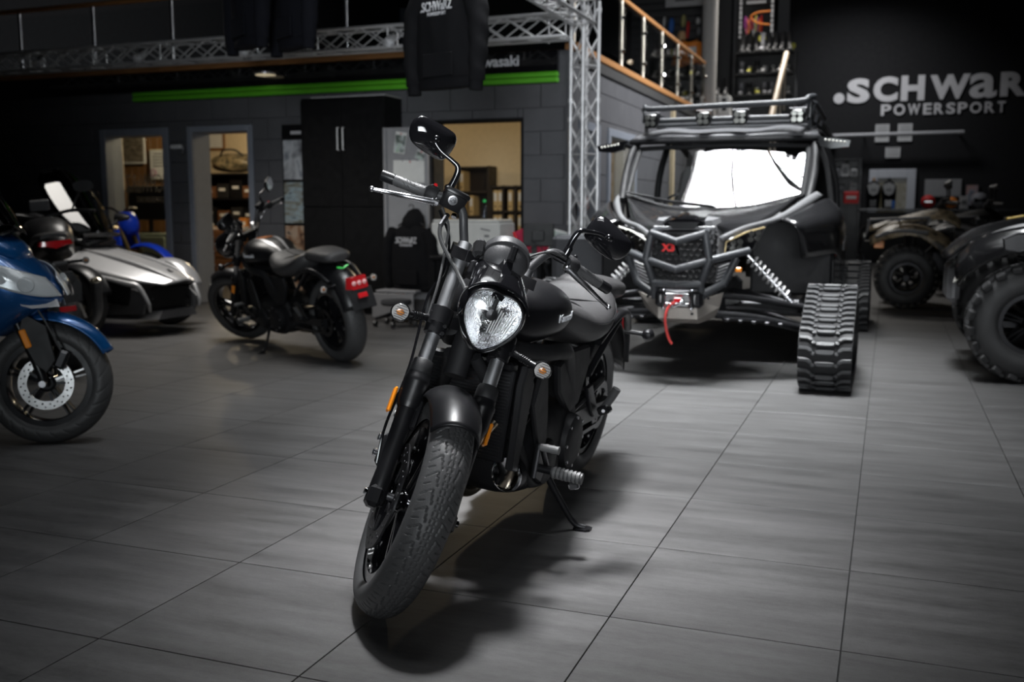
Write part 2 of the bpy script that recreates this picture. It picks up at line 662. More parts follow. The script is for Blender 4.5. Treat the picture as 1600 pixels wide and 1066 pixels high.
def block_face(parent, to, a0, a1, z0, z1, ops, L=0.5, n=10, along='x'):
    hh = (z1 - z0) / n
    for r in range(n):
        zb, zt = z0 + r * hh, z0 + (r + 1) * hh
        a = a0 - (0.25 if r % 2 else 0.0)
        while a < a1:
            segs = [(max(a, a0), min(a + L, a1), zb, zt)]
            for o in ops:
                out = []
                for p, q, b, t in segs:
                    if o[1] <= p or o[0] >= q or o[3] <= b or o[2] >= t:
                        out.append((p, q, b, t)); continue
                    if o[0] > p: out.append((p, o[0], b, t))
                    if o[1] < q: out.append((o[1], q, b, t))
                    p2, q2 = max(p, o[0]), min(q, o[1])
                    if o[3] < t: out.append((p2, q2, o[3], t))
                    if o[2] > b: out.append((p2, q2, b, o[2]))
                segs = out
            for p, q, b, t in segs:
                w, h = round(q - p - 0.007, 3), round(t - b - 0.007, 3)
                if w < 0.03 or h < 0.03:
                    continue
                key = (w, h, along)
                c = to((p + q) / 2, 0, (b + t) / 2)
                if key not in BC:
                    s = (w, 0.04, h) if along == 'x' else (0.04, w, h)
                    BC[key] = MB().box((0, 0, 0), s, b=0.003).build('block', BLOCK, parent, at=c)
                else:
                    link_copy(BC[key], parent, Matrix.Translation(c))
            a += L


WIN = (-8.98, -7.97, 0.25, 2.06)
DOOR = (-7.70, -6.80, 0.0, 2.06)
HATCH = (-4.56, -3.54, 0.78, 2.03)
ops = [WIN, DOOR, HATCH]
to_f = lambda a, d, z: V((a, WY + 0.02 + d, z))
wb = MB()
wall_boxes(wb, to_f, -12.6, WX, 0.0, 2.68, 0.005, 0.26, ops)
owall = struct(wb.build('wall_office', BLOCK, smooth=0))
block_face(owall, to_f, -12.6, WX - 0.02, 0.0, 2.36, ops)
# side wall of the office running to the far end
def yx(px, py):
    return atX(px, py, WX).y


OP1 = (yx(905, 300), yx(932, 300), 0.55, 1.98)
OP2 = (yx(949, 300), yx(990, 300), 0.85, 1.98)
to_s = lambda a, d, z: V((WX - 0.02 - d, a, z))
sb = MB()
wall_boxes(sb, to_s, WY + 0.29, 17.6, 0.0, 2.68, 0.005, 0.24, [OP1, OP2])
swall = struct(sb.build('wall_office_side', BLOCK, smooth=0))
block_face(swall, to_s, WY + 0.005, 17.6, 0.0, 2.68, [OP1, OP2], L=0.6, n=9, along='y')

# window, door frame, hatch lining
def frame_parts(name, o, w, d, m, y=WY, sill=True):
    f = MB()
    a0, a1, z0, z1 = o
    f.box((a0 + w / 2, y + d / 2 - 0.02, (z0 + z1) / 2), (w, d, z1 - z0), b=0.006)
    f.box((a1 - w / 2, y + d / 2 - 0.02, (z0 + z1) / 2), (w, d, z1 - z0), b=0.006)
    f.box(((a0 + a1) / 2, y + d / 2 - 0.02, z1 - w / 2), (a1 - a0 - 2 * w, d, w), b=0.006)
    if sill:
        f.box(((a0 + a1) / 2, y + d / 2 - 0.02, z0 + w / 2), (a1 - a0 - 2 * w, d, w), b=0.006)
    return struct(f.build(name, m))


w2 = frame_parts('window_2', WIN, 0.085, 0.29, FRM)
MB().box(((WIN[0] + WIN[1]) / 2, WY + 0.1, (WIN[2] + WIN[3]) / 2), (WIN[1] - WIN[0] - 0.17, 0.008, WIN[3] - WIN[2] - 0.17)).build('pane', PANE, w2, smooth=0)
FAINT = mat('painted_reflection', (0.32, 0.27, 0.2), 0.6, alpha=0.35)  # reflection of a sign in the glass, put on as faint letters
p = atY(196, 296, WY + 0.09)
fit_text('SCHWaRZ', upright((p.x, WY + 0.092, p.z - 0.04)), 0.62, 0.22, FAINT, 'reflected_lettering', w2, 0.002, 0.02, mirror=True)
fit_text('POWERSPORT', upright((p.x + 0.16, WY + 0.092, p.z - 0.16)), 0.44, 0.07, FAINT, 'reflected_lettering', w2, 0.002, 0.01, mirror=True)
d1 = frame_parts('door_1', DOOR, 0.07, 0.34, FRM, sill=False)
h1 = frame_parts('window_3', HATCH, 0.02, 0.28, DARKW)
for nm, o in (('window_4', OP1), ('window_5', OP2)):
    f = MB()
    for z in (o[2], o[3]):
        f.box((WX - 0.1, (o[0] + o[1]) / 2, z), (0.26, o[1] - o[0] + 0.1, 0.09), b=0.006)
    for a in (o[0], o[1]):
        f.box((WX - 0.1, a, (o[2] + o[3]) / 2), (0.26, 0.09, o[3] - o[2] - 0.08), b=0.006)
    w = struct(f.build(nm, FRM))
    MB().box((WX - 0.12, (o[0] + o[1]) / 2, (o[2] + o[3]) / 2), (0.008, o[1] - o[0] - 0.1, o[3] - o[2] - 0.1)).build('pane', PANE, w, smooth=0)
# door closer arm above the open door
c = thing('door_closer', 'white door closer fixed beside the head of the office doorway', 'door closer', (-7.83, WY - 0.02, 1.83))
MB().box((0, -0.02, 0), (0.16, 0.05, 0.05), b=0.012).build('housing', WHT, c)
MB().box((0.09, -0.02, -0.05), (0.02, 0.02, 0.1), b=0.004).build('arm', ALU, c)

# fascia: black panel with lettering, green strip in two steps, oak capping
fx0, fx1 = -8.39, -3.15
fs = MB().box(((-12.5 + fx1) / 2, WY - 0.035, 2.568), (fx1 + 9.64, 0.07, 0.216), b=0.004)
fasc = thing('fascia_sign', 'long black fascia sign with white lettering above a green double strip', 'sign', (fx1, WY, 2.36))
inv = Matrix.Translation((-fx1, -WY, -2.36))
MBx = MB(inv); MBx.box(((-12.5 + fx1) / 2, WY - 0.05, 2.571), (fx1 + 12.5, 0.06, 0.21), b=0.004)
MBx.build('panel', GLB, fasc)
for z, h in ((2.385, 0.05), (2.434, 0.034), (2.458, 0.010)):
    MB(inv).box(((fx0 + fx1) / 2, WY - 0.06, z), (fx1 - fx0, 0.075, h), b=0.006).build('green_strip', GRN, fasc)
a, b = atY(733, 109, WY - 0.08), atY(811, 89, WY - 0.08)
WLT = mat('white_lettering', (0.62, 0.63, 0.66), 0.5)
fit_text('Kawasaki', inv @ upright((a.x, WY - 0.0805, 2.535)), b.x - a.x, 0.105, WLT, 'lettering', fasc, 0.006, 0.02)
p = atY(420, 118, WY - 0.1)
fl = MB().lathe([(0.0, 0), (0.14, 0), (0.15, 0.012), (0.15, 0.03), (0.0, 0.03)], (0, 0, 0), (0, 0, -1), 24)
lo = thing('ceiling_lamp', 'small round lamp glowing dimly under the fascia overhang', 'lamp', (p.x, WY - 0.16, 2.60))
fl.build('housing', ALU, lo)
MB().cyl((0, 0, -0.028), (0, 0, -0.034), 0.11, n=24).build('diffuser', mat('lamp_glow', (0.9, 0.75, 0.5), 0.5, emit=0.4), lo)
wt = MB()
wt.box(((-12.6 + WX) / 2 + 0.02, WY - 0.02, 2.72), (WX + 9.64 + 0.04, 0.16, 0.07), b=0.008)
struct(wt.build('trim_2', WOO))
wt = MB().box((WX, (WY + 17.9) / 2 + 0.06, 2.72), (0.14, 17.9 - WY, 0.07), b=0.008)
struct(wt.build('trim_3', WOO))
# upper floor behind the capping
DECK = mat('upper_floor_boards', (0.05, 0.05, 0.05), 0.6)
ub = MB()
ub.box((-7.8, 13.9, 2.62), (9.6, 7.7, 0.1)).box((-5.4, 20.8, 2.62), (8.4, 6.2, 0.1))
struct(ub.build('trim_4', DECK, smooth=0))

# ------------------------------------------------------------------ office interior
plain('wall_office_back', (-7.8, 14.7, 1.35), (9.6, 0.1, 2.6), BEI)
plain('trim_5', (-7.8, 12.3, 0.0), (9.4, 4.6, 0.02), mat('office_carpet', (0.06, 0.05, 0.04), 0.9))
PXR = atY(279, 250, 11.95).x
pw = struct(MB().box((PXR - 1.6, 11.95, 1.3), (3.2, 0.06, 2.6)).build('wall_panelled', WPN, smooth=0))
pk = MB().box((0, 0, 0), (0.112, 0.02, 2.55), b=0.005)
p0 = None
for i in range(26):
    M = Matrix.Translation((PXR - 3.14 + 0.12 * i, 11.91, 1.3))
    p0 = p0 or pk.build('plank', WPN, pw)
    if i == 0:
        p0.matrix_basis = M
    else:
        link_copy(p0, pw, M)
plain('trim_6', (atY(178, 250, 11.4).x, 11.4, 1.1), (0.18, 0.18, 2.2), mat('pale_post', (0.42, 0.36, 0.28), 0.7))


def picture(name, label, cat, x0, y0, x1, y1, Y, m, border=0.035, fm=PAP, inner=None, rz=0.0, group=None):
    a, b = atY(x0, y1, Y), atY(x1, y0, Y)
    w, h = b.x - a.x, b.z - a.z
    t = thing(name, label, cat, ((a.x + b.x) / 2, Y, a.z), (0, rz, 0), group)
    MB().box((0, 0, h / 2), (w, 0.02, h), b=0.004).build('frame' if border else 'sheet', fm, t)
    if border:
        MB().box((0, -0.012, h / 2), (w - 2 * border, 0.006, h - 2 * border)).build('print', m, t, smooth=0)
    return t, w, h


def photo_mat(name, cols, scale=6.0, stretch=(1, 1, 1)):
    m = bpy.data.materials.new(name)
    m.use_nodes = True
    nt = m.node_tree
    b = nt.nodes['Principled BSDF']
    b.inputs['Roughness'].default_value = 0.45
    tc = nt.nodes.new('ShaderNodeTexCoord')
    mp = nt.nodes.new('ShaderNodeMapping')
    mp.inputs['Scale'].default_value = stretch
    nz = nt.nodes.new('ShaderNodeTexNoise')
    nz.inputs['Scale'].default_value = scale
    nz.inputs['Detail'].default_value = 6
    nz.inputs['Distortion'].default_value = 0.6
    cr = nt.nodes.new('ShaderNodeValToRGB')
    el = cr.color_ramp.elements
    n = len(cols)
    while len(el) < n:
        el.new(0.5)
    for i, c in enumerate(cols):
        el[i].position = 0.3 + 0.42 * i / (n - 1)
        el[i].color = (*c, 1)
    nt.links.new(tc.outputs['Object'], mp.inputs[0])
    nt.links.new(mp.outputs[0], nz.inputs['Vector'])
    nt.links.new(nz.outputs['Fac'], cr.inputs[0])
    nt.links.new(cr.outputs[0], b.inputs['Base Color'])
    return m


PIC1 = photo_mat('hillside_photo', [(0.06, 0.05, 0.04), (0.2, 0.17, 0.13), (0.35, 0.32, 0.27)], 9, (1, 1, 4))
picture('framed_picture', 'large square framed landscape picture on the wood-panelled wall behind the left window', 'picture', 185, 208, 226, 257, 11.86, PIC1)
t, w, h = picture('wall_notice', 'pale paper notice on the panelled wall, right of the framed landscape', 'notice', 236, 233, 262, 281, 11.86, PAP, 0.012, mat('cream_card', (0.6, 0.54, 0.36), 0.8))
for k in range(5):
    MB().box((0, -0.016, h * (0.85 - 0.1 * k)), (w * (0.45 if k == 0 else 0.62), 0.003, 0.012)).build('text_line', MBK, t, smooth=0)
p = atY(240, 270, 11.83)
st = thing('round_sticker', 'small round pink wheel-shaped emblem at the lower left of the pale notice', 'sticker', p)
MB().cyl((0, 0, 0), (0, -0.01, 0), 0.055, n=24).build('disc', mat('pink_vinyl', (0.35, 0.16, 0.24), 0.5), st)
sp = MB()
for k in range(6):
    a = PI / 3 * k
    sp.box((0.028 * math.cos(a), -0.013, 0.028 * math.sin(a)), (0.04, 0.006, 0.008), rot(0, -a, 0))
sp.build('spokes', PAP, st, smooth=0)
# fridge-like pale cabinet seen low behind the window glass
a, b = atY(226, 425, 11.3), atY(252, 366, 11.3)
fr = thing('low_cabinet', 'pale green-grey low cabinet standing behind the left office window', 'cabinet', ((a.x + b.x) / 2, 11.5, 0.01))
MB().box((0, 0, b.z / 2), (0.5, 0.4, b.z), b=0.01).build('body', mat('pale_green', (0.28, 0.32, 0.26), 0.6), fr)
MB().box((0, -0.21, b.z / 2), (0.44, 0.02, b.z - 0.1), b=0.005).build('door', mat('pale_green', (0.28, 0.32, 0.26), 0.6), fr)
# dark monitor on it
mo = thing('monitor', 'dark screen standing on the pale cabinet behind the left window', 'monitor', ((a.x + b.x) / 2 - 0.15, 11.45, b.z + 0.01))
MB().box((0, 0, 0.01), (0.22, 0.16, 0.02), b=0.004).build('foot', PLA, mo)
MB().box((0, 0.02, 0.1), (0.05, 0.03, 0.18)).build('stem', PLA, mo)
MB().box((0, 0, 0.42), (0.75, 0.04, 0.48), b=0.01).build('screen', GLB, mo)

# things seen through the doorway
t, w, h = picture('framed_certificate', 'small brown framed certificate on the beige wall seen through the doorway', 'picture', 323, 205, 351, 236, 14.62, PAP, 0.05, WPN)
a, b = atY(322, 470, 12.0), atY(372, 362, 12.0)
dw, dh = 1.1, b.z
dr = thing('drawer_chest', 'brown wooden chest of drawers seen low through the office doorway', 'chest', (a.x + 0.1, 12.3, 0.01))
BRW = mat('brown_wood', (0.13, 0.055, 0.022), 0.5, scale=5, var=0.3, stretch=(1, 8, 8))
MB().box((0, 0, dh / 2), (dw, 0.5, dh), b=0.01).build('body', BRW, dr)
for k in range(4):
    d = MB().box((0, -0.255, dh * (0.13 + 0.245 * k)), (dw - 0.06, 0.025, dh * 0.22), b=0.006).build('drawer', BRW, dr)
    MB().box((0, -0.275, dh * (0.13 + 0.245 * k)), (0.16, 0.02, 0.016), b=0.004).build('handle', ALU, d)
for k in range(7):
    x = -0.45 + 0.15 * k
    o = thing('paper_box', ['cream carton', 'brown carton', 'pale bottle box', 'tan carton', 'cream packet', 'brown packet', 'white carton'][k] + ' on the brown drawer chest, %s from left' % ['first', 'second', 'third', 'fourth', 'fifth', 'sixth', 'seventh'][k], 'box', (a.x + 0.1 + x, 12.2, dh + 0.012), group='cartons on the drawer chest')
    hh = R.uniform(0.05, 0.13)
    MB().box((0, 0, hh / 2), (0.1, 0.12, hh), b=0.004).build('carton', [PAP, BRW, PAP, WOO][k % 4], o)
    MB().box((0, -0.062, hh / 2), (0.07, 0.004, hh * 0.5)).build('sticker', [BRW, PAP][k % 2], o, smooth=0)
# black open rack with dark parcels over the chest
rk = thing('storage_rack', 'tall black rack crammed with dark boxes seen through the office doorway', 'rack', (a.x + 0.05, 12.75, 0.01))
for x in (-0.5, 0.5):
    MB().box((x, 0, 0.815), (0.04, 0.4, 1.63)).build('upright', BLM, rk, smooth=0)
for z in (0.9, 1.25, 1.62):
    MB().box((0, 0, z), (1.0, 0.4, 0.025)).build('shelf', BLM, rk, smooth=0)
MB().box((0, 0.2, 0.815), (1.0, 0.01, 1.63)).build('back_panel', BLM, rk, smooth=0)
CAMO = photo_mat('camo_cloth', [(0.02, 0.02, 0.015), (0.10, 0.085, 0.05), (0.26, 0.2, 0.11), (0.05, 0.045, 0.03)], 16)
k = 0
for z in (0.913, 1.263):
    for x in (-0.36, -0.12, 0.12, 0.34):
        hh = R.uniform(0.16, 0.28)
        o = thing('parts_box', 'dark parts box on the black rack, %s on the %s shelf' % (['first from left', 'second from left', 'third from left', 'last at right'][k % 4], ['middle', 'upper'][k // 4]), 'box', (a.x + 0.05 + x, 12.7, z + 0.012), group='parts boxes on the rack')
        MB().box((0, 0, hh / 2), (0.2, 0.26, hh), b=0.006).build('carton', [BLK, BRW, PLA][k % 3], o)
        MB().box((0, -0.133, hh * 0.6), (0.11, 0.004, 0.04)).build('sticker', PAP, o, smooth=0)
        k += 1
ba = thing('camouflage_bag', 'bulky camouflage gear bag lying on the rack top seen through the doorway', 'bag', (a.x + 0.1, 12.7, 1.655))
def bag(u, v):
    an, ph = 2 * PI * u, -PI / 2 + PI * v
    n = 1 + 0.12 * math.sin(5 * an + 3 * ph) * math.cos(ph)
    return V((0.42 * n * math.cos(an) * math.cos(ph), 0.2 * n * math.sin(an) * math.cos(ph), 0.14 + 0.14 * n * math.sin(ph)))
MB().grid(bag, 36, 18).build('bag_body', CAMO, ba)
MB().tube([(-0.2, -0.1, 0.24), (-0.1, -0.16, 0.32), (0.1, -0.16, 0.32), (0.2, -0.1, 0.24)], 0.014).build('handle', MBK, ba)
hx = MB(); hx.tube([(0.3, -0.05, 0.1), (0.5, -0.1, 0.12), (0.62, -0.1, 0.2), (0.55, -0.1, 0.26), (0.3, -0.06, 0.22)], 0.018)
hx.build('strap', MBK, ba)
p = atY(368, 332, 12.1)
ob = thing('orange_box', 'small orange box standing on the drawer chest by the doorway', 'box', (p.x, 12.32, dh + 0.012))
MB().box((0, 0, 0.09), (0.13, 0.1, 0.18), b=0.006).build('carton', mat('orange_card', (0.5, 0.18, 0.03), 0.6), ob)
MB().box((0, -0.052, 0.1), (0.08, 0.004, 0.05)).build('sticker', PAP, ob, smooth=0)

# bookcases with binders seen through the hatch
BKC = mat('dark_bookcase', (0.018, 0.013, 0.010), 0.5)
BND = mat('binder_card', (0.50, 0.36, 0.17), 0.7, var=0.2)
def bookcase(px0, px1, py0, label, cells, Y=13.9):
    a, b = atY(px0, py0, Y), atY(px1, py0, Y)
    w, h = b.x - a.x, a.z
    t = thing('bookcase', label, 'bookcase', ((a.x + b.x) / 2, Y, 0.01))
    for x in (-w / 2, -w / 6, w / 6, w / 2) if cells else (-w / 2, w / 2):
        MB().box((x, 0.15, h / 2), (0.03, 0.32, h)).build('upright', BKC, t, smooth=0)
    zs = []
    z = h - 0.02
    while z > 0.3:
        MB().box((0, 0.15, z), (w, 0.32, 0.028)).build('shelf', BKC, t, smooth=0)
        zs.append(z)
        z -= 0.365
    MB().box((0, 0.31, h / 2), (w, 0.012, h)).build('back_panel', BKC, t, smooth=0)
    return t, w, h, zs


ordn = ['first', 'second', 'third', 'fourth', 'fifth', 'sixth', 'seventh', 'eighth', 'ninth', 'tenth', 'eleventh', 'twelfth', 'thirteenth', 'fourteenth']
bind0 = None
for bi, (x0, x1, y0, lab, cells) in enumerate(((714, 763, 261, 'tall dark bookcase at the left behind the office hatch', False), (767, 824, 291, 'lower dark bookcase with pale binders at the right behind the office hatch', True))):
    t, w, h, zs = bookcase(x0, x1, y0, lab, cells)
    X0 = t.location.x
    for si, z in enumerate(zs[1:4]):
        x = -w / 2 + 0.06
        c = 0
        while x < w / 2 - 0.05:
            if abs(abs(x) - w / 6) > 0.045 and R.random() < (0.92 if bi else 0.6):
                lb = '%s pale binder from the left on the %s shelf of the %s bookcase' % (ordn[min(c, 13)], ordn[si], 'lower' if bi else 'tall')
                M = Matrix.Translation((X0 + x, 13.93, z + 0.026))
                if bind0 is None:
                    bind0 = thing('ring_binder', lb, 'binder', M.translation, group='binders in the office bookcases')
                    MB().box((0, 0.12, 0.15), (0.068, 0.24, 0.30), b=0.004).build('cover', BND, bind0)
                    MB().box((0, -0.003, 0.2), (0.045, 0.004, 0.12)).build('spine_sticker', PAP, bind0, smooth=0)
                    MB().cyl((0, 0.0, 0.06), (0, -0.004, 0.06), 0.014, n=10).build('finger_ring', MBK, bind0)
                else:
                    dup(bind0, M=M, label=lb)
                c += 1
            x += 0.078


# ================================================================== TRACKED SIDE-BY-SIDE
def patch(rows, k=4, T=None):
    """smooth sheet through rows of points"""
    A = [spline(r, k) for r in rows]
    C = [spline([A[i][j] for i in range(len(A))], k) for j in range(len(A[0]))]
    nu, nv = len(C) - 1, len(C[0]) - 1
    b = MB(T)
    return b.add([p for c in C for p in c], [(i * (nv + 1) + j, (i + 1) * (nv + 1) + j, (i + 1) * (nv + 1) + j + 1, i * (nv + 1) + j + 1) for i in range(nu) for j in range(nv)])


def flat(rows, T=None):
    nv = len(rows[0]) - 1
    return MB(T).add([V(p) for r in rows for p in r], [(i * (nv + 1) + j, i * (nv + 1) + j + 1, (i + 1) * (nv + 1) + j + 1, (i + 1) * (nv + 1) + j) for i in range(len(rows) - 1) for j in range(nv)])


def mir(pts):
    return [V((-p[0], p[1], p[2])) for p in pts]


def hull_loop(circs, n=120):
    """belt line round circles given in (y, z, r), sampled evenly"""
    pts = []
    for cy, cz, r in circs:
        pts += [(cy + r * math.cos(a * PI / 60), cz + r * math.sin(a * PI / 60)) for a in range(120)]
    pts = sorted(set(pts))
    def half(ps):
        h = []
        for p in ps:
            while len(h) > 1 and (h[-1][0] - h[-2][0]) * (p[1] - h[-2][1]) - (h[-1][1] - h[-2][1]) * (p[0] - h[-2][0]) <= 0:
                h.pop()
            h.append(p)
        return h[:-1]
    h = half(pts) + half(pts[::-1])
    L = [math.dist(h[i], h[(i + 1) % len(h)]) for i in range(len(h))]
    tot = sum(L)
    out = []
    i, acc = 0, 0.0
    for k in range(n):
        s = tot * k / n
        while acc + L[i] < s:
            acc += L[i]
            i += 1
        t = (s - acc) / L[i]
        a, b = h[i], h[(i + 1) % len(h)]
        out.append((a[0] + (b[0] - a[0]) * t, a[1] + (b[1] - a[1]) * t))
    return out, tot


UTV = thing('side_by_side', 'black tracked side-by-side buggy with bull bar, winch and lights on its roof rack', 'buggy', (-1.23, 6.75, 0.0))
GLAS = thin_glass('windscreen_glass', boost=1.12)
BODY = mat('buggy_body_black', (0.012, 0.012, 0.013), 0.24, coat=0.3)
GREY = mat('buggy_grey_panel', (0.14, 0.14, 0.145), 0.42)
POW = mat('powder_coat', (0.032, 0.034, 0.038), 0.42, bump=0.15, bscale=500)
SKID = mat('skid_metal', (0.42, 0.385, 0.35), 0.45, metal=0.75, scale=120)
LEDM = mat('led_reflector', (0.45, 0.45, 0.42), 0.22, metal=1.0)
LEDG = mat('led_lens', (0.75, 0.74, 0.68), 0.15, coat=0.5)
TRK = mat('track_rubber', (0.05, 0.051, 0.053), 0.42, bump=0.2, bscale=160)
TRB = mat('track_belt', (0.012, 0.012, 0.013), 0.6, bump=0.2, bscale=160, spec=0.3)

# --- rubber tracks
loop, tot = hull_loop([(-0.43, 0.215, 0.195), (0.45, 0.215, 0.195), (0.0, 0.425, 0.18)], 160)
def track(xc, yc, label_side):
    n = len(loop)
    nrm = []
    for i in range(n):
        a, b = loop[i - 1], loop[(i + 1) % n]
        d = V((b[0] - a[0], b[1] - a[1])).normalized()
        nrm.append((d.y, -d.x))
    hw = 0.155
    rings = []
    for i in range(n):
        y, z = loop[i]
        ny, nz = nrm[i]
        rings.append([V((x, y + ny * h, z + nz * h)) for x, h in ((-hw, 0), (hw, 0), (hw, -0.022), (-hw, -0.022))])
    b = MB().loft(rings, loop=True)
    o = b.build('track', TRB, UTV, at=(xc, yc, 0), smooth=30)
    rows = int(tot / 0.064)
    l0 = [None, None]
    # one lug row: two shoulder bars and a centre bar set half a step ahead, joined by scalloped bridges
    def lugrow(flip):
        m = MB()
        for s in (-1, 1):
            m.prism([(s * 0.152, -0.012), (s * 0.152, 0.010), (s * 0.105, 0.012), (s * 0.088, 0.024), (s * 0.070, 0.022), (s * 0.078, 0.002), (s * 0.10, -0.010)], (0, 0, 0), (1, 0, 0), (0, 1, 0), 0.017, 0.004)
            m.prism([(s * 0.070, 0.020), (s * 0.082, 0.030), (s * 0.074, 0.044), (s * 0.058, 0.040), (s * 0.054, 0.026)], (0, 0, 0), (1, 0, 0), (0, 1, 0), 0.012, 0.003)
        dz = 0.018 if flip else 0.0
        m.prism([(-0.056, 0.014 + dz), (-0.05, 0.036 + dz), (-0.03, 0.040 + dz), (0.03, 0.040 + dz), (0.05, 0.036 + dz), (0.056, 0.014 + dz), (0.03, 0.010 + dz), (-0.03, 0.010 + dz)], (0, 0, 0), (1, 0, 0), (0, 1, 0), 0.017, 0.004)
        return m
    for k in range(rows):
        i = k * n / rows
        i0 = int(i)
        y = loop[i0][0] + (loop[(i0 + 1) % n][0] - loop[i0][0]) * (i - i0)
        z = loop[i0][1] + (loop[(i0 + 1) % n][1] - loop[i0][1]) * (i - i0)
        ny, nz = nrm[i0]
        t = V((0, -nz, ny))
        M = Matrix(((1, 0, 0, 0), (0, t.y, ny, y), (0, t.z, nz, z), (0, 0, 0, 1)))
        f = k % 2
        if l0[f] is None:
            l0[f] = lugrow(f).build('track_lug', TRK, o, at=M, smooth=30)
        else:
            link_copy(l0[f], o, M)
    # road wheels and frame inside
    for cy, cz, r in ((-0.43, 0.215, 0.165), (0.45, 0.215, 0.165), (0.0, 0.425, 0.15), (-0.15, 0.13, 0.09), (0.15, 0.13, 0.09)):
        w = MB().lathe([(0.02, -0.10), (r, -0.10), (r, -0.06), (r * 0.6, -0.05), (r * 0.6, 0.05), (r, 0.06), (r, 0.10), (0.02, 0.10)], (0, cy, cz), (1, 0, 0), 28)
        w.build('bogie_wheel', PLA, o)
    MB().prism([(-0.43, 0.18), (-0.43, 0.25), (-0.02, 0.47), (0.04, 0.47), (0.45, 0.25), (0.45, 0.18)], (-0.05, 0, 0), (0, 1, 0), (0, 0, 1), 0.1, 0.01).build('track_frame', BLM, o)
    return o


for xc, yc in ((0.905, 0.0), (-0.905, 0.0), (0.93, 3.35), (-0.93, 3.35)):
    track(xc, yc, '')

# --- bull bar
BB = MB()
TB = 0.025
for pts in ([(-.168, -.55, .956), (0, -.60, .905), (.168, -.55, .956)],
            [(-.168, -.55, .956), (-.200, -.56, .790), (-.146, -.55, .64), (-.150, -.5, .55)], [(.168, -.55, .956), (.200, -.56, .790), (.146, -.55, .64), (.150, -.5, .55)],
            [(-.40, -.38, .846), (-.20, -.55, .79), (0, -.605, .734), (.20, -.55, .79), (.415, -.38, .846)],
            [(-.15, -.555, .645), (0, -.58, .632), (.15, -.555, .645)],
            [(-.345, -.42, .80), (-.275, -.46, .64), (-.16, -.52, .575)], [(.345, -.42, .80), (.275, -.46, .64), (.16, -.52, .575)]):
    BB.tube([p for p in pts], TB, n=14, raw=True)
    for p in pts[1:-1]:
        BB.ell(p, (TB * 1.01,) * 3, nu=14, nv=10)
bb = BB.build('bull_bar', POW, UTV)
for s in (-1, 1):
    MB().tube([(s * .168, -.55, .956), (s * .16, -.40, .97), (s * .15, -.25, .96)], 0.022, n=12).build('bar_stay', POW, bb)
# skid plate folded from sheet
for nm, rows in (('skid_plate', [[(-.28, -.38, .575), (-.12, -.52, .53), (.12, -.52, .53), (.26, -.38, .58)], [(-.22, -.40, .47), (-.11, -.55, .425), (.13, -.55, .425), (.24, -.40, .49)], [(-.15, -.25, .40), (-.1, -.45, .39), (.12, -.45, .39), (.19, -.25, .41)]]),):
    sk = flat(rows).build(nm, SKID, UTV, smooth=0, solid=0.008)
for x, y, z in ((-.06, -.545, .44), (.19, -.49, .55), (.10, -.545, .455), (-.2, -.47, .55)):
    MB().cyl((x, y, z), (x, y - 0.014, z), 0.009, n=10).build('skid_bolt', BLM, sk)
# winch, fairlead rollers, hook and rope
w = MB().box((0.012, -.50, .545), (.30, .12, .11), b=0.02).build('winch', BLM, UTV)
MB().tube([(-.10, -.555, .545), (.12, -.555, .545)], 0.03, n=14).build('rope_drum', mat('synthetic_rope_grey', (0.3, 0.3, 0.3), 0.7), w)
for x in (-.075, .10):
    MB().lathe([(0.0, -.05), (.016, -.05), (.016, .05), (.0, .05)], (x, -.585, .545), (0, 0, 1), 14).build('fairlead_roller', CHR, w)
    for z in (.49, .60):
        MB().ell((x, -.585, z), (.012, .012, .012), nu=10, nv=8).build('roller_cap', CHR, w)
for z in (.515, .575):
    MB().lathe([(0.0, -.07), (.012, -.07), (.012, .07), (.0, .07)], (0.012, -.587, z), (1, 0, 0), 12).build('fairlead_roller', CHR, w)
MB().tube([(.05, -.60, .55), (.04, -.625, .53), (0.0, -.625, .505), (-.03, -.61, .52), (-.02, -.60, .545)], 0.009, n=10).build('winch_hook', CHR, w)
ROPE = mat('red_rope', (0.55, 0.05, 0.045), 0.6)
MB().tube([(.035, -.60, .545), (0.0, -.62, .53), (-.035, -.615, .50), (-.05, -.62, .46), (-.055, -.62, .41), (-.045, -.61, .34), (-.03, -.60, .29), (-.015, -.595, .265)], 0.0085, n=8).build('winch_rope', ROPE, UTV)
b = MB()
b.box((0.02, -.62, .545), (.045, .012, .028), b=.003)
b.build('rope_stop', RED, w)

# --- grille: honeycomb bars behind the bull bar
gb = MB().box((0, -.34, .80), (.42, .02, .34), b=.01).build('grille', BLK, UTV)
hb_ = MB()
for r in range(9):
    for c in range(11):
        x, z = -.20 + .04 * c + (0.02 if r % 2 else 0), .66 + .034 * r
        if abs(x) > .20:
            continue
        pts = [V((x + .021 * math.cos(a), -.362 - 0.02 * (1 - abs(x) / .2), z + .0185 * math.sin(a))) for a in [PI / 6 + i * PI / 3 for i in range(6)]]
        hb_.tube(pts, 0.0032, n=4, k=1, closed=True, raw=True)
hbm = hb_.build('grille_mesh', PLA, gb, smooth=0)
hbm['kind'] = 'stuff'
MB().box((0, -.345, .985), (.40, .04, .03), b=.008).build('grille_bar', GREY, gb)
fit_text('X3', upright((-.135, -.395, .835)), .085, .05, mat('red_badge', (0.6, 0.02, 0.02), 0.4), 'badge_lettering', gb, 0.008, 0.04)
MB().box((-.035, -.392, .85), (.012, .006, .075), rot(0, -.35, 0)).build('badge_slash', CHR, gb, smooth=0)
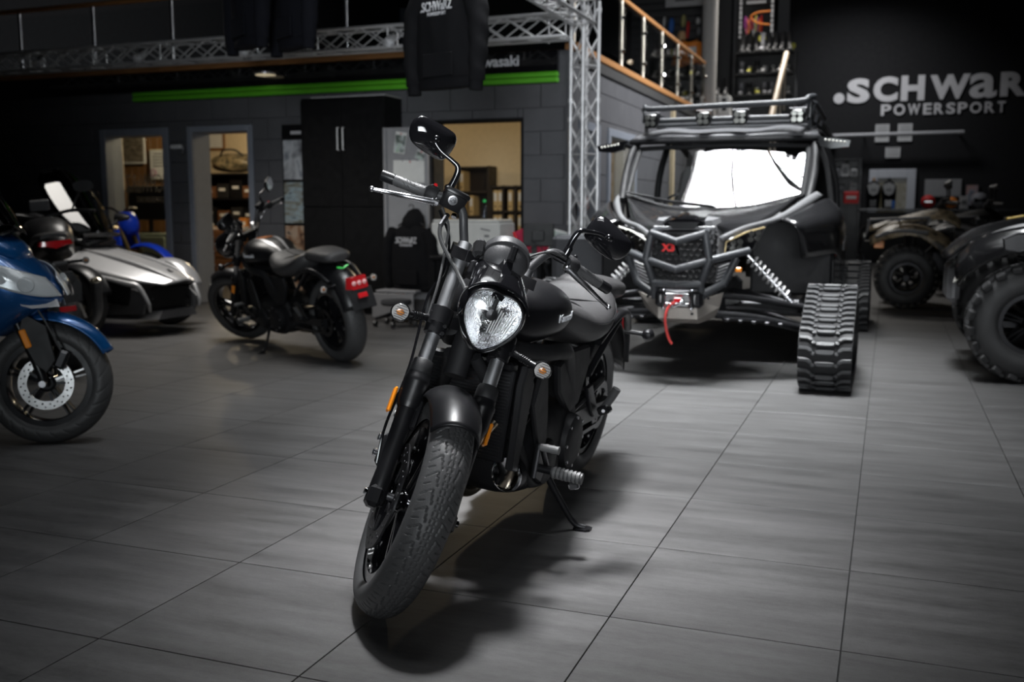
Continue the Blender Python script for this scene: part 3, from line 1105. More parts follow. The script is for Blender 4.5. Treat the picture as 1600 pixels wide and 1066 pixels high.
# side louvres beside the lower grille
for s in (-1, 1):
    lo_ = MB().prism([(s * .20, .60), (s * .31, .66), (s * .33, .78), (s * .22, .76)], (0, -.37, 0), (1, 0, 0), (0, 0, 1), .02).build('side_grille', BLK, gb, smooth=0)
    q = MB()
    for k in range(6):
        q.tube([(s * (.215 + .004 * k), -.40, .63 + .022 * k), (s * (.31), -.40, .68 + .018 * k)], .004, n=4)
    q.build('louvre_bars', GREY, lo_, smooth=0)

# --- bonnet: raised scoop, gloss panels
MB().loft([[V((x * k, y, z + dz)) for x, dz in ((-.135, -.03), (-.12, .0), (-.05, .012), (.05, .012), (.12, .0), (.135, -.03), (.1, -.06), (-.1, -.06))] for y, k, z in ((-.36, .95, 1.03), (-.1, .9, 1.07), (.2, .8, 1.09), (.5, .7, 1.09))]).build('bonnet_scoop', GLB, UTV)
MB().loft([[V((x * k, y, z + dz)) for x, dz in ((-.1, .022), (.1, .022), (.07, -.02), (-.07, -.02))] for y, k, z in ((-.385, 1.0, 1.0), (-.36, 1.0, 1.0))]).build('scoop_mouth', BLK, UTV)
for s in (-1, 1):
    f = lambda pts: [V((s * p[0], p[1], p[2])) for p in pts]
    patch([f([(.12, -.33, 1.02), (.11, .0, 1.07), (.10, .5, 1.09)]), f([(.20, -.30, .99), (.26, .05, 1.05), (.36, .55, 1.12)]), f([(.235, -.26, .95), (.45, .10, 1.02), (.62, .62, 1.19)])], 5).build('bonnet_panel', BODY, UTV, smooth=60, solid=0.01)
    # angular grey cheek that carries the head lamp
    MB().loft([f(r) for r in ([(.13, -.36, 1.03), (.175, -.36, 1.035), (.205, -.34, .93), (.225, -.33, .80), (.19, -.34, .79), (.165, -.36, .93)], [(.12, -.2, 1.06), (.20, -.2, 1.05), (.235, -.2, .95), (.25, -.2, .80), (.19, -.2, .79), (.16, -.2, .93)])]).build('cheek_panel', GREY, UTV)
    patch([f([(.215, -.31, .93), (.35, -.15, 1.0), (.52, .1, 1.055), (.66, .5, 1.17), (.72, .75, 1.22)]), f([(.225, -.30, .90), (.36, -.14, .972), (.54, .1, 1.025), (.70, .5, 1.13), (.76, .78, 1.19)])], 5).build('brow_panel', GREY, UTV, smooth=60, solid=0.02)
    hl = MB().prism([(.215, .815), (.225, .905), (.35, .965), (.475, .995), (.44, .92), (.40, .845), (.30, .82)] if s > 0 else [(-.215, .815), (-.225, .905), (-.35, .965), (-.475, .995), (-.44, .92), (-.40, .845), (-.30, .82)], (0, -.17, 0), (1, -.0, 0), (0, 0, 1), .05 if s > 0 else .05, .008).build('head_lamp', GLB, UTV)
    hl.matrix_basis = Matrix.Translation((s * .3, -.17, 0)) @ Matrix.Rotation(s * .42, 4, 'Z') @ Matrix.Translation((-s * .3, .17, 0))
    for cx, cz in ((.285, .87), (.40, .93)):
        for ox, oz in ((-.022, -.018), (.022, -.012), (-.018, .020), (.026, .026)):
            MB().lathe([(0, .0), (.008, .0), (.019, -.016), (.019, -.02), (.0, -.02)], (s * (cx + ox), -.225, cz + oz), (0, 1, 0), 12).build('led_cup', LEDM, hl)
    MB().tube(f([(.213, -.235, .80), (.222, -.235, .895), (.35, -.235, .957), (.47, -.235, .988)]), .0065, n=8, raw=True).build('daytime_strip', LEDG if s < 0 else mat('gold_strip', (0.7, 0.55, 0.3), 0.2, metal=0.6), hl)
    # wheel arch side panel and cage strut
    MB().loft([f(r) for r in ([(.44, -.02, .99), (.475, -.02, 1.0), (.40, -.12, .84), (.38, -.1, .84)], [(.43, .05, .99), (.475, .05, 1.0), (.40, .0, .84), (.37, .0, .84)])]).build('arch_strut', GREY, UTV)
    patch([f([(.55, .1, 1.03), (.72, .5, 1.13), (.80, .8, 1.17), (.84, 1.2, 1.13)]), f([(.66, .05, .97), (.85, .45, 1.03), (.90, .8, 1.05), (.90, 1.2, 1.0)]), f([(.68, .25, .78), (.86, .6, .80), (.88, .9, .75), (.88, 1.2, .72)])], 5).build('front_wing', BODY, UTV, smooth=60, solid=0.015)
    # suspension
    b = MB()
    b.tube(f([(.20, -.22, .55), (.45, -.12, .52), (.75, .0, .46)]), .022, n=10)
    b.tube(f([(.20, .25, .55), (.45, .12, .52), (.75, .02, .46)]), .022, n=10)
    b.build('upper_arm', BLM, UTV)
    b = MB()
    b.tube(f([(.20, -.28, .43), (.45, -.17, .40), (.80, .0, .31)]), .028, n=10)
    b.tube(f([(.20, .28, .43), (.45, .17, .40), (.80, .02, .31)]), .028, n=10)
    b.tube(f([(.25, -.30, .405), (.5, -.17, .385), (.66, -.06, .36)]), .012, n=8)
    for k in range(5):
        b.box(f([(.28 + .08 * k, -.285 + .035 * k, .395 - .008 * k)])[0], (.03, .04, .02), b=.004)
    b.build('lower_arm', BLM, UTV)
    MB().tube(f([(.20, -.16, .47), (.5, -.10, .45), (.82, .02, .40)]), .012, n=8).build('tie_rod', STE, UTV)
    A_, B_ = f([(.36, -.05, .81), (.655, -.02, .50)])
    sh = MB().tube([A_, B_], .018, n=12).build('shock_absorber', ALU, UTV)
    d = (B_ - A_)
    u_, w_, _ = frame_of(d)
    hel = [A_ + d * (.08 + .78 * i / 90) + (u_ * math.cos(i * 2 * PI / 10) + w_ * math.sin(i * 2 * PI / 10)) * .036 for i in range(91)]
    MB().tube(hel, .0065, n=6, raw=True).build('coil_spring', mat('spring_grey', (0.5, 0.5, 0.5), 0.35, metal=0.5), sh)
    MB().lathe([(0, 0), (.03, 0), (.03, .02), (0, .02)], A_ + d * .86, d, 16).build('spring_seat', ALU, sh)
    MB().tube([A_ + V((s * -.03, .07, .02)), A_ + d * .4 + V((s * -.03, .07, .02))], .026, n=12).build('reservoir', BLM, sh)
for s in (-1, 1):
    MB().box((s * .57, .80, .76), (.58, .05, .56), b=.02).build('wheel_well', MBK, UTV)
MB().box((0, .2, .52), (.50, .9, .22), b=.04).build('front_chassis', BLM, UTV)
MB().box((0, 2.2, .40), (1.35, 3.2, .12), b=.03).build('floor_pan', BLM, UTV)
MB().box((.35, -.35, .725), (.04, .02, .03), b=.005).build('marker_lamp', AMB, UTV)

# --- cab: pillars, windscreen, roof, rack
WS = [[(-.64, .69, 1.20), (-.3, .57, 1.115), (0, .55, 1.10), (.3, .57, 1.115), (.64, .69, 1.20)],
      [(-.645, .89, 1.39), (-.3, .79, 1.345), (0, .77, 1.34), (.3, .79, 1.345), (.645, .89, 1.39)],
      [(-.64, 1.10, 1.575), (-.3, 1.02, 1.582), (0, 1.0, 1.585), (.3, 1.02, 1.582), (.64, 1.10, 1.575)]]
ws = patch(WS, 6).build('windscreen', GLAS, UTV, smooth=60)
b = MB()
b.tube(WS[0], .02, n=8)
b.tube(WS[2], .018, n=8)
for s in (0, -1):
    b.tube([r[s] for r in WS], .02, n=8)
b.build('windscreen_seal', MBK, ws)
MB().tube([(-.60, .66, 1.225), (-.30, .53, 1.165), (0.02, .49, 1.125), (.05, .48, 1.12)], [.008, .012, .012, .008], n=8).build('wiper_arm', BLK, ws)
MB().tube([(-.64, .655, 1.235), (-.42, .585, 1.195)], .007, n=6).build('wiper_blade', RUB, ws)
cage = MB()
for s in (-1, 1):
    cage.tube([(s * .68, .70, 1.17), (s * .70, .92, 1.40), (s * .685, 1.12, 1.60), (s * .66, 1.5, 1.70), (s * .66, 2.6, 1.72), (s * .66, 3.3, 1.62)], .032, n=12, k=4)
    cage.tube([(s * .70, 1.15, 1.60), (s * .80, 1.35, 1.30), (s * .80, 1.5, .9), (s * .78, 1.55, .5)], .028, n=10)
    cage.tube([(s * .66, 2.3, 1.72), (s * .78, 2.4, 1.3), (s * .80, 2.45, .5)], .03, n=10)
    cage.tube([(s * .66, 3.3, 1.62), (s * .74, 3.5, 1.2), (s * .72, 3.6, .6)], .03, n=10)
    cage.tube([(s * .82, 1.0, .88), (s * .84, 1.8, .8), (s * .82, 2.5, .9)], .025, n=8)
cage.tube([(-.66, 1.5, 1.70), (.66, 1.5, 1.70)], .026, n=10)
cage.tube([(-.66, 2.3, 1.72), (.66, 2.3, 1.72)], .026, n=10)
cage.build('roll_cage', MBK, UTV)
for s in (-1, 1):
    f = lambda pts: [V((s * p[0], p[1], p[2])) for p in pts]
    MB().loft([f(r) for r in ([(.655, .68, 1.19), (.70, .72, 1.17), (.70, .78, 1.17), (.66, .74, 1.20)], [(.655, 1.09, 1.59), (.715, 1.12, 1.60), (.72, 1.2, 1.60), (.66, 1.16, 1.61)])]).build('pillar_cover', MBK, UTV)
    for y0, y1 in ((1.25, 2.25), (2.4, 3.3)):
        dp = [(y0, .50), (y0, 1.02), (y0 + .35, 1.0), (y1 - .1, .92), (y1, .75), (y1 - .05, .50)]
        d_ = MB().prism(dp, (s * .82 - (0 if s > 0 else .03), 0, 0), (0, 1, 0), (0, 0, 1), .03, .008).build('door', BODY, UTV)
        MB().box((s * .855, (y0 + y1) / 2, .80), (.012, .5, .07), rot(.1, 0, 0), b=.004).build('door_trim', mat('red_badge', (0.6, 0.02, 0.02), 0.4) if y0 < 2 else GREY, d_)
    # grab strap and draped harness by the open door
    MB().tube(f([(.70, 1.12, 1.60), (.76, 1.2, 1.45), (.80, 1.22, 1.2), (.83, 1.22, .95)]), .02, n=8).build('door_seal', RUB, UTV)
# seats seen through the screen
for x in (-.33, .33):
    for y in (1.7, 2.8):
        MB().loft([[V((x + a * k, y + dy + .07 * c_, z)) for a, c_ in ((-.2, -.4), (-.16, -1), (.16, -1), (.2, -.4), (.2, .8), (.1, 1), (-.1, 1), (-.2, .8))] for k, dy, z in ((1, 0, .55), (1.05, .03, .85), (1.0, .08, 1.1), (.7, .12, 1.28), (.6, .13, 1.40), (.4, .135, 1.46))]).build('seat_shell', SEA, UTV)
MB().lathe([(.17, -.012), (.182, 0), (.17, .012), (.158, 0)], (-.33, 1.25, 1.10), (0, -.8, .6), 32, closed=True).build('steering_wheel', BLK, UTV)
MB().box((0, .95, 1.02), (1.25, .35, .12), b=.05).build('dashboard', PLA, UTV)
# roof with its two flutes
patch([[(-.71, 1.10, 1.655), (-.45, 1.06, 1.665), (-.2, 1.02, 1.66), (0, 1.0, 1.66), (.2, 1.02, 1.66), (.45, 1.06, 1.665), (.71, 1.10, 1.655)],
       [(-.69, 1.2, 1.69), (-.45, 1.18, 1.725), (-.25, 1.16, 1.70), (0, 1.15, 1.705), (.25, 1.16, 1.70), (.45, 1.18, 1.725), (.69, 1.2, 1.69)],
       [(-.68, 1.5, 1.72), (-.45, 1.5, 1.76), (-.25, 1.5, 1.745), (0, 1.5, 1.75), (.25, 1.5, 1.745), (.45, 1.5, 1.76), (.68, 1.5, 1.72)],
       [(-.68, 2.6, 1.73), (-.45, 2.6, 1.77), (-.25, 2.6, 1.75), (0, 2.6, 1.755), (.25, 2.6, 1.75), (.45, 2.6, 1.77), (.68, 2.6, 1.73)]], 4).build('roof', mat('roof_plastic', (0.075, 0.075, 0.08), 0.48, bump=0.15, bscale=300), UTV, smooth=60, solid=0.02)
b = MB().tube([(-.72, 1.10, 1.63), (-.3, 1.0, 1.625), (.3, 1.0, 1.625), (.72, 1.10, 1.63)], .022, n=8)
b.build('roof_edge', BLK, UTV)
rk = MB()
for s in (-1, 1):
    rk.tube([(s * .62, 1.15, 1.905), (s * .66, 1.3, 1.90), (s * .66, 2.4, 1.88)], .021, n=10, raw=True)
    rk.tube([(s * .58, 1.08, 1.77), (s * .62, 1.15, 1.905)], .021, n=10)
    rk.tube([(s * .60, 1.12, 1.79), (s * .64, 2.4, 1.79)], .021, n=10)
    for y in (1.25, 1.8, 2.35):
        rk.tube([(s * .63, y, 1.79), (s * .66, y, 1.90)], .014, n=8)
        rk.tube([(s * .63, y, 1.79), (s * .63, y, 1.70)], .016, n=8)
rk.tube([(-.62, 1.15, 1.905), (-.55, 1.12, 1.885), (0, 1.10, 1.892), (.55, 1.12, 1.905), (.62, 1.15, 1.935), (.66, 1.2, 1.945)], .022, n=12)
rk.tube([(-.59, 1.10, 1.79), (0, 1.06, 1.788), (.59, 1.10, 1.79)], .021, n=12)
for y in (1.5, 1.9, 2.35):
    rk.tube([(-.63, y, 1.79), (.63, y, 1.79)], .017, n=8)
rack = rk.build('roof_rack', POW, UTV)
for s in (-1, 1):
    MB().prism([(1.1, 1.78), (1.15, 1.91), (1.5, 1.80), (1.5, 1.78)], (s * .635, 0, 0), (0, 1, 0), (0, 0, 1), .008).build('rack_gusset', POW, rack, smooth=0)
for x, y in ((-.545, 1.06), (-.13, 1.02), (.143, 1.02), (.555, 1.06)):
    p_ = MB().box((x, y, 1.785), (.105, .07, .105), b=.022).build('light_pod', BLK, UTV)
    MB().prism([(-.042, -.046), (.042, -.046), (.046, -.042), (.046, .042), (.042, .046), (-.042, .046), (-.046, .042), (-.046, -.042)], (x, y - .034, 1.785), (1, 0, 0), (0, 0, 1), .006, .002).build('pod_bezel', GLB, p_)
    for ox in (-1, 1):
        for oz in (-1, 1):
            MB().lathe([(0, .0), (.007, .0), (.02, -.014), (.02, -.018), (0, -.018)], (x + ox * .022, y - .044, 1.785 + oz * .022), (0, 1, 0), 14).build('led_cup', LEDM, p_)
    MB().tube([(x - .06, y, 1.785), (x - .06, y + .01, 1.85), (x + .06, y + .01, 1.85), (x + .06, y, 1.785)], .006, n=6, raw=True).build('pod_bracket', BLM, p_)
for s in (-1, 1):
    c = V((s * .83, .96, 1.60))
    m_ = MB().loft([[c + V((s * x, y, z)) for x, z in ((-.12, .03), (.11, -.005), (.10, -.05), (-.02, -.06), (-.10, -.04))] for y in (-.06, .0)] + [[c + V((s * x * .8, .05, z * .8)) for x, z in ((-.12, .03), (.11, -.005), (.10, -.05), (-.02, -.06), (-.10, -.04))]]).build('wing_mirror', GLB, UTV)
    for k in range(6):
        MB().ell(c + V((s * (-.06 + .026 * k), -.064, .003 - .004 * k)), (.010, .006, .008), nu=10, nv=6).build('led_bead', LEDG, m_)
    MB().tube([(s * .69, 1.08, 1.585), (s * .73, 1.02, 1.60), (s * .76, .98, 1.60)], .018, n=8).build('mirror_arm', BLM, m_)
# interior light bars seen behind the screen head
for x in (-.30, -.02, .3):
    o = MB().box((x - .05, 1.32, 1.60), (.18, .05, .045), b=.012).build('rear_light_bar', BLK, UTV)
    for k in range(4):
        MB().cyl((x - .11 + .04 * k, 1.296, 1.60), (x - .11 + .04 * k, 1.29, 1.60), .012, n=10).build('led_cup', LEDM, o)


# ================================================================== CRUISER MOTORCYCLES
SLENS = photo_mat('signal_lens', [(0.25, 0.25, 0.25), (0.75, 0.73, 0.70), (0.75, 0.33, 0.08), (0.8, 0.78, 0.75), (0.3, 0.3, 0.3)], 75, (1, 1, 2.5))
SATC = mat('satin_chrome', (0.62, 0.63, 0.65), 0.38, metal=1.0, var=0.04)
FLUTE = mat('flute_metal', (0.85, 0.86, 0.87), 0.4, metal=0.6)
LREF = mat('lamp_reflector', (0.72, 0.73, 0.74), 0.1, metal=1.0, var=0.03, bump=0.5, bscale=110)
POD = mat('pod_plastic', (0.035, 0.035, 0.037), 0.42, bump=0.15, bscale=300)
COV = mat('cover_plastic', (0.010, 0.010, 0.011), 0.5, bump=0.2, bscale=300, spec=0.22)


def seg_d(px, py, ax, ay, bx, by):
    dx, dy = bx - ax, by - ay
    t = max(0, min(1, ((px - ax) * dx + (py - ay) * dy) / (dx * dx + dy * dy + 1e-12)))
    return math.hypot(px - ax - t * dx, py - ay - t * dy)


def road_tread(s, w, P=0.0467):
    """groove depth at arc length s and lateral place w (metres)"""
    aw = abs(w)
    d = 0.0
    k = min(abs(aw - 0.0062 - 0.0012 * math.sin(s * 2 * PI / 0.019)), 1)
    if k < 0.0016:
        d = 0.0022
    if aw > 0.014:
        ss = (s + (P / 2 if w < 0 else 0)) % P
        for off in (-P, 0, P):
            q = ss + off
            for (ax, ay, bx, by, hw) in ((-0.006, 0.068, 0.014, 0.032, 0.0021), (0.014, 0.032, -0.024, 0.022, 0.0019), (0.022, 0.066, 0.028, 0.047, 0.0018)):
                if seg_d(q, aw, ax, ay, bx, by) < hw:
                    return 0.0035
    return d


def tyre(mb, c, r, hw, rim, nu=96, nv=20, tread=None, ax='y', square=0.0):
    """round section tyre about the local y axis"""
    rc = rim + (r - rim) * 0.36
    A = math.radians(128)
    rings = []
    for i in range(nu):
        th = 2 * PI * i / nu
        ct, st = math.cos(th), math.sin(th)
        ring = []
        for j in range(nv + 1):
            ph = -A + 2 * A * j / nv
            cp, sp = math.cos(ph), math.sin(ph)
            if square:
                e = 1 - square
                cp2 = math.copysign(abs(cp) ** e, cp)
                sp2 = math.copysign(abs(sp) ** e, sp)
            else:
                cp2, sp2 = cp, sp
            y = hw * sp2
            rr = rc + ((r - rc) if cp > 0 else (rc - rim) * 1.6) * cp2
            rr = max(rr, rim)
            if tread and cp > -0.1:
                d = tread(th * r, ph * hw * 1.15)
                rr -= d * max(cp, 0.15)
                y -= d * sp
            ring.append(V((c[0] + rr * ct, c[1] + y, c[2] + rr * st)))
        rings.append(ring)
    n = nv + 1
    vs = [p for q in rings for p in q]
    fs = [(i * n + j, i * n + j + 1, ((i + 1) % nu) * n + j + 1, ((i + 1) % nu) * n + j) for i in range(nu) for j in range(nv)]
    return mb.add(vs, fs)


def alloy(name, root, T, c, rim, hw, nsp, m, hub=0.035, pair=0.0, rim_r=0.02, ang0=0.3, spoke_w=0.022):
    """rim with hub as the part, each spoke a sub-part"""
    b = MB(T)
    b.lathe([(rim - rim_r, -hw), (rim + 0.012, -hw), (rim + 0.012, -hw + 0.008), (rim - 0.004, -hw * 0.55), (rim - 0.006, hw * 0.55), (rim + 0.012, hw - 0.008), (rim + 0.012, hw), (rim - rim_r, hw), (rim - rim_r - 0.006, hw * 0.6), (rim - rim_r - 0.006, -hw * 0.6)], c, (0, 1, 0), 56, closed=True)
    b.lathe([(0.0, -hw * 1.1), (hub * 0.7, -hw * 1.1), (hub, -hw * 0.8), (hub, hw * 0.8), (hub * 0.7, hw * 1.1), (0, hw * 1.1)], c, (0, 1, 0), 24)
    o = b.build(name, m, root)
    for k in range(nsp):
        for s in ((-1, 1) if pair else (0,)):
            a = ang0 + 2 * PI * k / nsp + s * pair
            a1 = ang0 + 2 * PI * k / nsp + s * pair * 0.62
            d0, d1 = V((math.cos(a), 0, math.sin(a))), V((math.cos(a1), 0, math.sin(a1)))
            q = MB(T)
            rings = []
            for t in (0, 0.35, 0.7, 1.0):
                p = V(c) + d0 * hub * 0.8 * (1 - t) + d1 * (rim - rim_r) * t
                tn = V((-d1.z, 0, d1.x))
                w, h = spoke_w * (1 - 0.35 * t), hw * (0.75 - 0.35 * t)
                rings.append([p + tn * w / 2 * x + V((0, 1, 0)) * h * y for x, y in ((-1, -.7), (-.6, -1), (.6, -1), (1, -.7), (1, .7), (.6, 1), (-.6, 1), (-1, .7))])
            q.loft(rings).build('spoke', m, o)
    return o


def disc(root, T, c, y, r0, r1, m, holes=18, wave=0.0, name='brake_disc'):
    b = MB(T)
    n = 96
    def ring(r, yy, w=0):
        return [V((c[0] + (r + w * math.sin(8 * 2 * PI * i / n)) * math.cos(2 * PI * i / n), yy, c[2] + (r + w * math.sin(8 * 2 * PI * i / n)) * math.sin(2 * PI * i / n))) for i in range(n)]
    b.loft([ring(r0, y - .0025), ring(r1, y - .0025, wave), ring(r1, y + .0025, wave), ring(r0, y + .0025)], loop=True)
    o = b.build(name, m, root)
    h = MB(T)
    for i in range(holes):
        for k in range(2):
            a = 2 * PI * (i + 0.4 * k) / holes
            r = r0 + (r1 - r0) * (0.35 + 0.35 * k)
            h.cyl((c[0] + r * math.cos(a), y - .0032, c[2] + r * math.sin(a)), (c[0] + r * math.cos(a), y + .0032, c[2] + r * math.sin(a)), 0.0042, n=8)
    for i in range(5):
        a = 2 * PI * i / 5
        h.box((c[0] + r0 * 0.8 * math.cos(a), y, c[2] + r0 * 0.8 * math.sin(a)), (r0 * 0.5, 0.005, 0.012), rot(0, -a, 0))
    h.build('disc_drilling', BLM, o, smooth=0)
    return o


def signal(root, T, base, tip, m_stem, r=0.027, name='turn_signal', sub=True, fwd=(1, 0, 0)):
    """stalk indicator with amber bulb under a clear lens facing fwd"""
    base, tip, fwd = V(base), V(tip), V(fwd)
    d = (tip - base).normalized()
    b = MB(T)
    b.tube([base, base + d * (tip - base).length * 0.4, tip - d * r * 0.8], [0.013, 0.010, 0.0085, 0.011], n=12)
    for k in range(5):
        b.lathe([(0.0, 0), (0.0118, 0.0), (0.0118, 0.003), (0.0, 0.003)], base + d * ((tip - base).length * (0.34 + 0.06 * k)), d, 14)
    M = frame_of(fwd)
    MM = Matrix((M[0], M[1], M[2])).transposed().to_4x4()
    b.lathe([(0.0, -0.030), (r * 0.55, -0.028), (r * 0.9, -0.014), (r, 0.0), (r * 0.95, 0.0), (r * 0.88, -0.004)], tip, fwd, 24, cap=False)
    o = b.build(name, m_stem, root)
    if sub:
        MB(T).lathe([(r * 0.97, 0.0), (r * 0.93, 0.008), (r * 0.7, 0.015), (r * 0.35, 0.0185), (0.0, 0.019)], tip, fwd, 24).build('lens', thin_glass('lens_glass', (0.9, 0.9, 0.9), 0.03, 1.3), o)
        MB(T).lathe([(r * 0.85, -0.001), (r * 0.6, -0.006), (0, -0.009)], tip, fwd, 20).build('reflector', mat('signal_bowl', (0.75, 0.74, 0.72), 0.35), o)
        bl = MB(T)
        bl.ell(tip + fwd * 0.002, (0.009, 0.012, 0.009))
        bl.build('bulb', mat('amber_bulb', (0.85, 0.30, 0.05), 0.25), o)
        bl = MB(T)
        for k in range(7):
            bl.box(tip + fwd * (0.016 - 0.0009 * (k - 3) ** 2) + M[1] * (k - 3) * 0.0068, (r * 1.3 * math.sqrt(1 - ((k - 3) / 4.2) ** 2), 0.0016, 0.002), MM)
        bl.build('lens_ribs', GRP, o, smooth=0)
    return o


def side_loft(secs, n=20, sq=0.75):
    """rings across x stations: (x, half width, z bottom, z top)"""
    rings = []
    for x, hw, zb, zt in secs:
        r = []
        for i in range(n):
            a = 2 * PI * i / n
            c, s = math.cos(a), math.sin(a)
            r.append(V((x, hw * math.copysign(abs(c) ** sq, c), (zb + zt) / 2 + (zt - zb) / 2 * math.copysign(abs(s) ** sq, s))))
        rings.append(r)
    return rings


def smooth_secs(secs, k=5):
    P = spline([V(s[:3]) for s in secs], k)
    Q = spline([V((s[3], s[0], 0)) for s in secs], k)
    return [(p.x, max(0.002, p.y), p.z, q.x) for p, q in zip(P, Q)]


def cruiser(name, label, loc, yaw, lean, steer, detail=True, stripes=False, group=None):
    root = thing(name, label, 'motorcycle', (loc[0], loc[1], 0), (-lean, 0, yaw - PI / 2), group)
    rake = math.radians(31)
    O = V((1.695, 0, 0))
    S = Matrix.Translation(O) @ Matrix.Rotation(steer, 4, V((-math.sin(rake), 0, math.cos(rake)))) @ Matrix.Translation(-O)
    B = lambda: MB(S)
    FW, RW = (1.575, 0, 0.312), (0, 0, 0.312)
    ax = V((-math.sin(rake), 0, math.cos(rake)))
    # --- wheels
    fw = alloy('front_wheel', root, S, FW, 0.2286, 0.045, 5, GLB, pair=0.17, spoke_w=0.02)
    t = B()
    tyre(t, FW, 0.312, 0.061, 0.232, nu=1296 if detail else 360, nv=84 if detail else 40, tread=road_tread)
    t.build('tyre', RUB, fw, smooth=60)
    disc(fw, S, FW, -0.072, 0.100, 0.150, STE, wave=0.003)
    B().cyl((1.575, -0.125, .312), (1.575, 0.125, .312), 0.011, n=12).build('axle', ALU, fw)
    rw = alloy('rear_wheel', root, None, RW, 0.2159, 0.06, 5, GLB, pair=0.17, spoke_w=0.022)
    t = MB()
    tyre(t, RW, 0.312, 0.081, 0.219, nu=540, nv=48, tread=road_tread)
    t.build('tyre', RUB, rw, smooth=60)
    disc(rw, None, RW, -0.085, 0.08, 0.125, STE, holes=14)
    sp = MB()
    n = 84
    def tooth(i):
        return 0.098 + (0.007 if i % 2 else 0)
    sp.loft([[V(((tooth(i) - k) * math.cos(2 * PI * i / n), y, .312 + (tooth(i) - k) * math.sin(2 * PI * i / n))) for i in range(n)] for y, k in ((0.098, 0.03), (0.098, 0), (0.104, 0), (0.104, 0.03))], loop=True)
    for i in range(5):
        a = 2 * PI * i / 5
        sp.box((0.05 * math.cos(a), 0.1, .312 + 0.05 * math.sin(a)), (0.07, 0.008, 0.02), rot(0, -a, 0))
    sp.build('sprocket', STE, rw, smooth=0)
    # --- fork legs
    for s in (-1, 1):
        y = 0.102 * s
        P = lambda d, yy=None: V((1.575, y if yy is None else yy, 0.312)) + ax * d
        b = B()
        b.tube([P(-0.035), P(-0.02), P(0.06), P(0.2), P(0.255)], [0.024, 0.029, 0.0255, 0.0265, 0.029], n=20, raw=True)
        b.lathe([(0.0, 0.24), (0.030, 0.245), (0.036, 0.262), (0.037, 0.318), (0.0385, 0.322), (0.0385, 0.334), (0.0345, 0.342), (0.034, 0.352), (0.0, 0.356)], P(0), ax, 24)
        b.box(P(-0.012) + V((0.004, 0.006 * s, 0)), (0.06, 0.042, 0.062), rot(0, -rake, 0), b=0.012)
        o = b.build('fork_leg', BLK, root)
        B().cyl(P(0.33), P(0.775), 0.0215, n=20).build('stanchion', SATC, o)
        g = B()
        u = V((math.cos(rake), 0, math.sin(rake)))
        rings = []
        for d, r in ((0.345, 0.031), (0.350, 0.0335), (0.388, 0.0315), (0.393, 0.028)):
            rings.append([P(d) + (u * math.cos(a) + V((0, 1, 0)) * math.sin(a)) * r for a in [2 * PI * i / 24 for i in range(24)]])
        g.loft(rings)
        g.build('fork_guard', PLA, o)
        B().lathe([(0.0, 0), (0.0095, 0), (0.0095, 0.007), (0.006, 0.007), (0.006, 0.003), (0, 0.003)], P(0) + V((0.01, 0.03 * s, -0.005)), (0, s, 0), 12).build('axle_bolt', CHR, o)
        cl = B()
        cl.lathe([(0.022, 0.474), (0.031, 0.477), (0.032, 0.507), (0.036, 0.507), (0.036, 0.556), (0.030, 0.560), (0.022, 0.562)], P(0), ax, 24)
        for k in range(2):
            cl.cyl(P(0.475 + 0.022 * k) + u * 0.035 + V((0, -s * 0.016, 0)), P(0.475 + 0.022 * k) + u * 0.044 + V((0, -s * 0.016, 0)), 0.006, n=8)
        cl.build('fork_clamp', BLK, o)
        # amber side reflector
        if s < 0 or not detail:
            B().box(P(0.25) + V((-0.015, 0.047 * s, 0)), (0.03, 0.010, 0.075), rot(0, -rake, 0), b=0.004).build('side_reflector', AMB, o)
        else:
            B().box(P(0.25) + V((-0.03, 0.047 * s, 0)), (0.03, 0.010, 0.07), rot(0, -rake, 0), b=0.004).build('side_reflector', AMB, o)
    C0 = lambda d, y=0.0: V((1.575, y, 0.312)) + ax * d
    b = B()
    for d in (0.53, 0.745):
        rings = [[C0(d + h) + V((x, yy, 0)) - V((0.06, 0, 0)) * (1 - abs(yy) / 0.14) for x, yy in ((0.03, -.135), (.045, -.1), (0.03, -.05), (0.02, 0), (0.03, .05), (.045, .1), (.03, .135), (-.03, .135), (-.05, .06), (-.06, 0), (-.05, -.06), (-.03, -.135))] for h in (-0.018, 0.018)]
        b.loft(rings)
    b.cyl(C0(0.5) - V((.07, 0, .0)), C0(0.72) - V((.07, 0, 0)), 0.03, n=16)
    b.build('triple_clamp', BLK, root)
    # caliper with hose behind the right leg
    b = B()
    b.box(C0(0.10, -0.098) + V((-0.075, 0, -0.012)), (0.055, 0.06, 0.10), rot(0, -rake - 0.1, 0), b=0.014)
    b.box(C0(0.15, -0.098) + V((-0.05, 0, 0)), (0.05, 0.03, 0.10), rot(0, -rake, 0), b=0.008)
    b.box(C0(0.25, -0.13) + V((-0.05, 0.0, 0)), (0.05, 0.03, 0.03), rot(0, -rake, 0), b=0.008)
    cal = b.build('brake_caliper', BLM, root)
    for k in range(2):
        B().lathe([(0, 0), (0.011, 0), (0.011, 0.012), (0.005, 0.014), (0, 0.014)], C0(0.085 + 0.045 * k, -0.128) + V((-0.075, 0, -.012)), (0, -1, 0), 10).build('caliper_bolt', ALU, cal)
    # --- front fender
    def fend(u, v):
        th = math.radians(63 + 88 * u)
        ph = -1.30 + 2.60 * v
        r = 0.330 + 0.012
        hwid = 0.078
        rr = r - 0.085 * (1 - math.cos(ph)) * 0.9
        return V((1.575 + rr * math.cos(th), hwid * math.sin(ph) * (0.86 + 0.14 * math.sin(PI * u)), 0.312 + rr * math.sin(th)))
    fe = B().grid(fend, 30, 18).build('front_fender', BLK, root, smooth=60, solid=0.004)
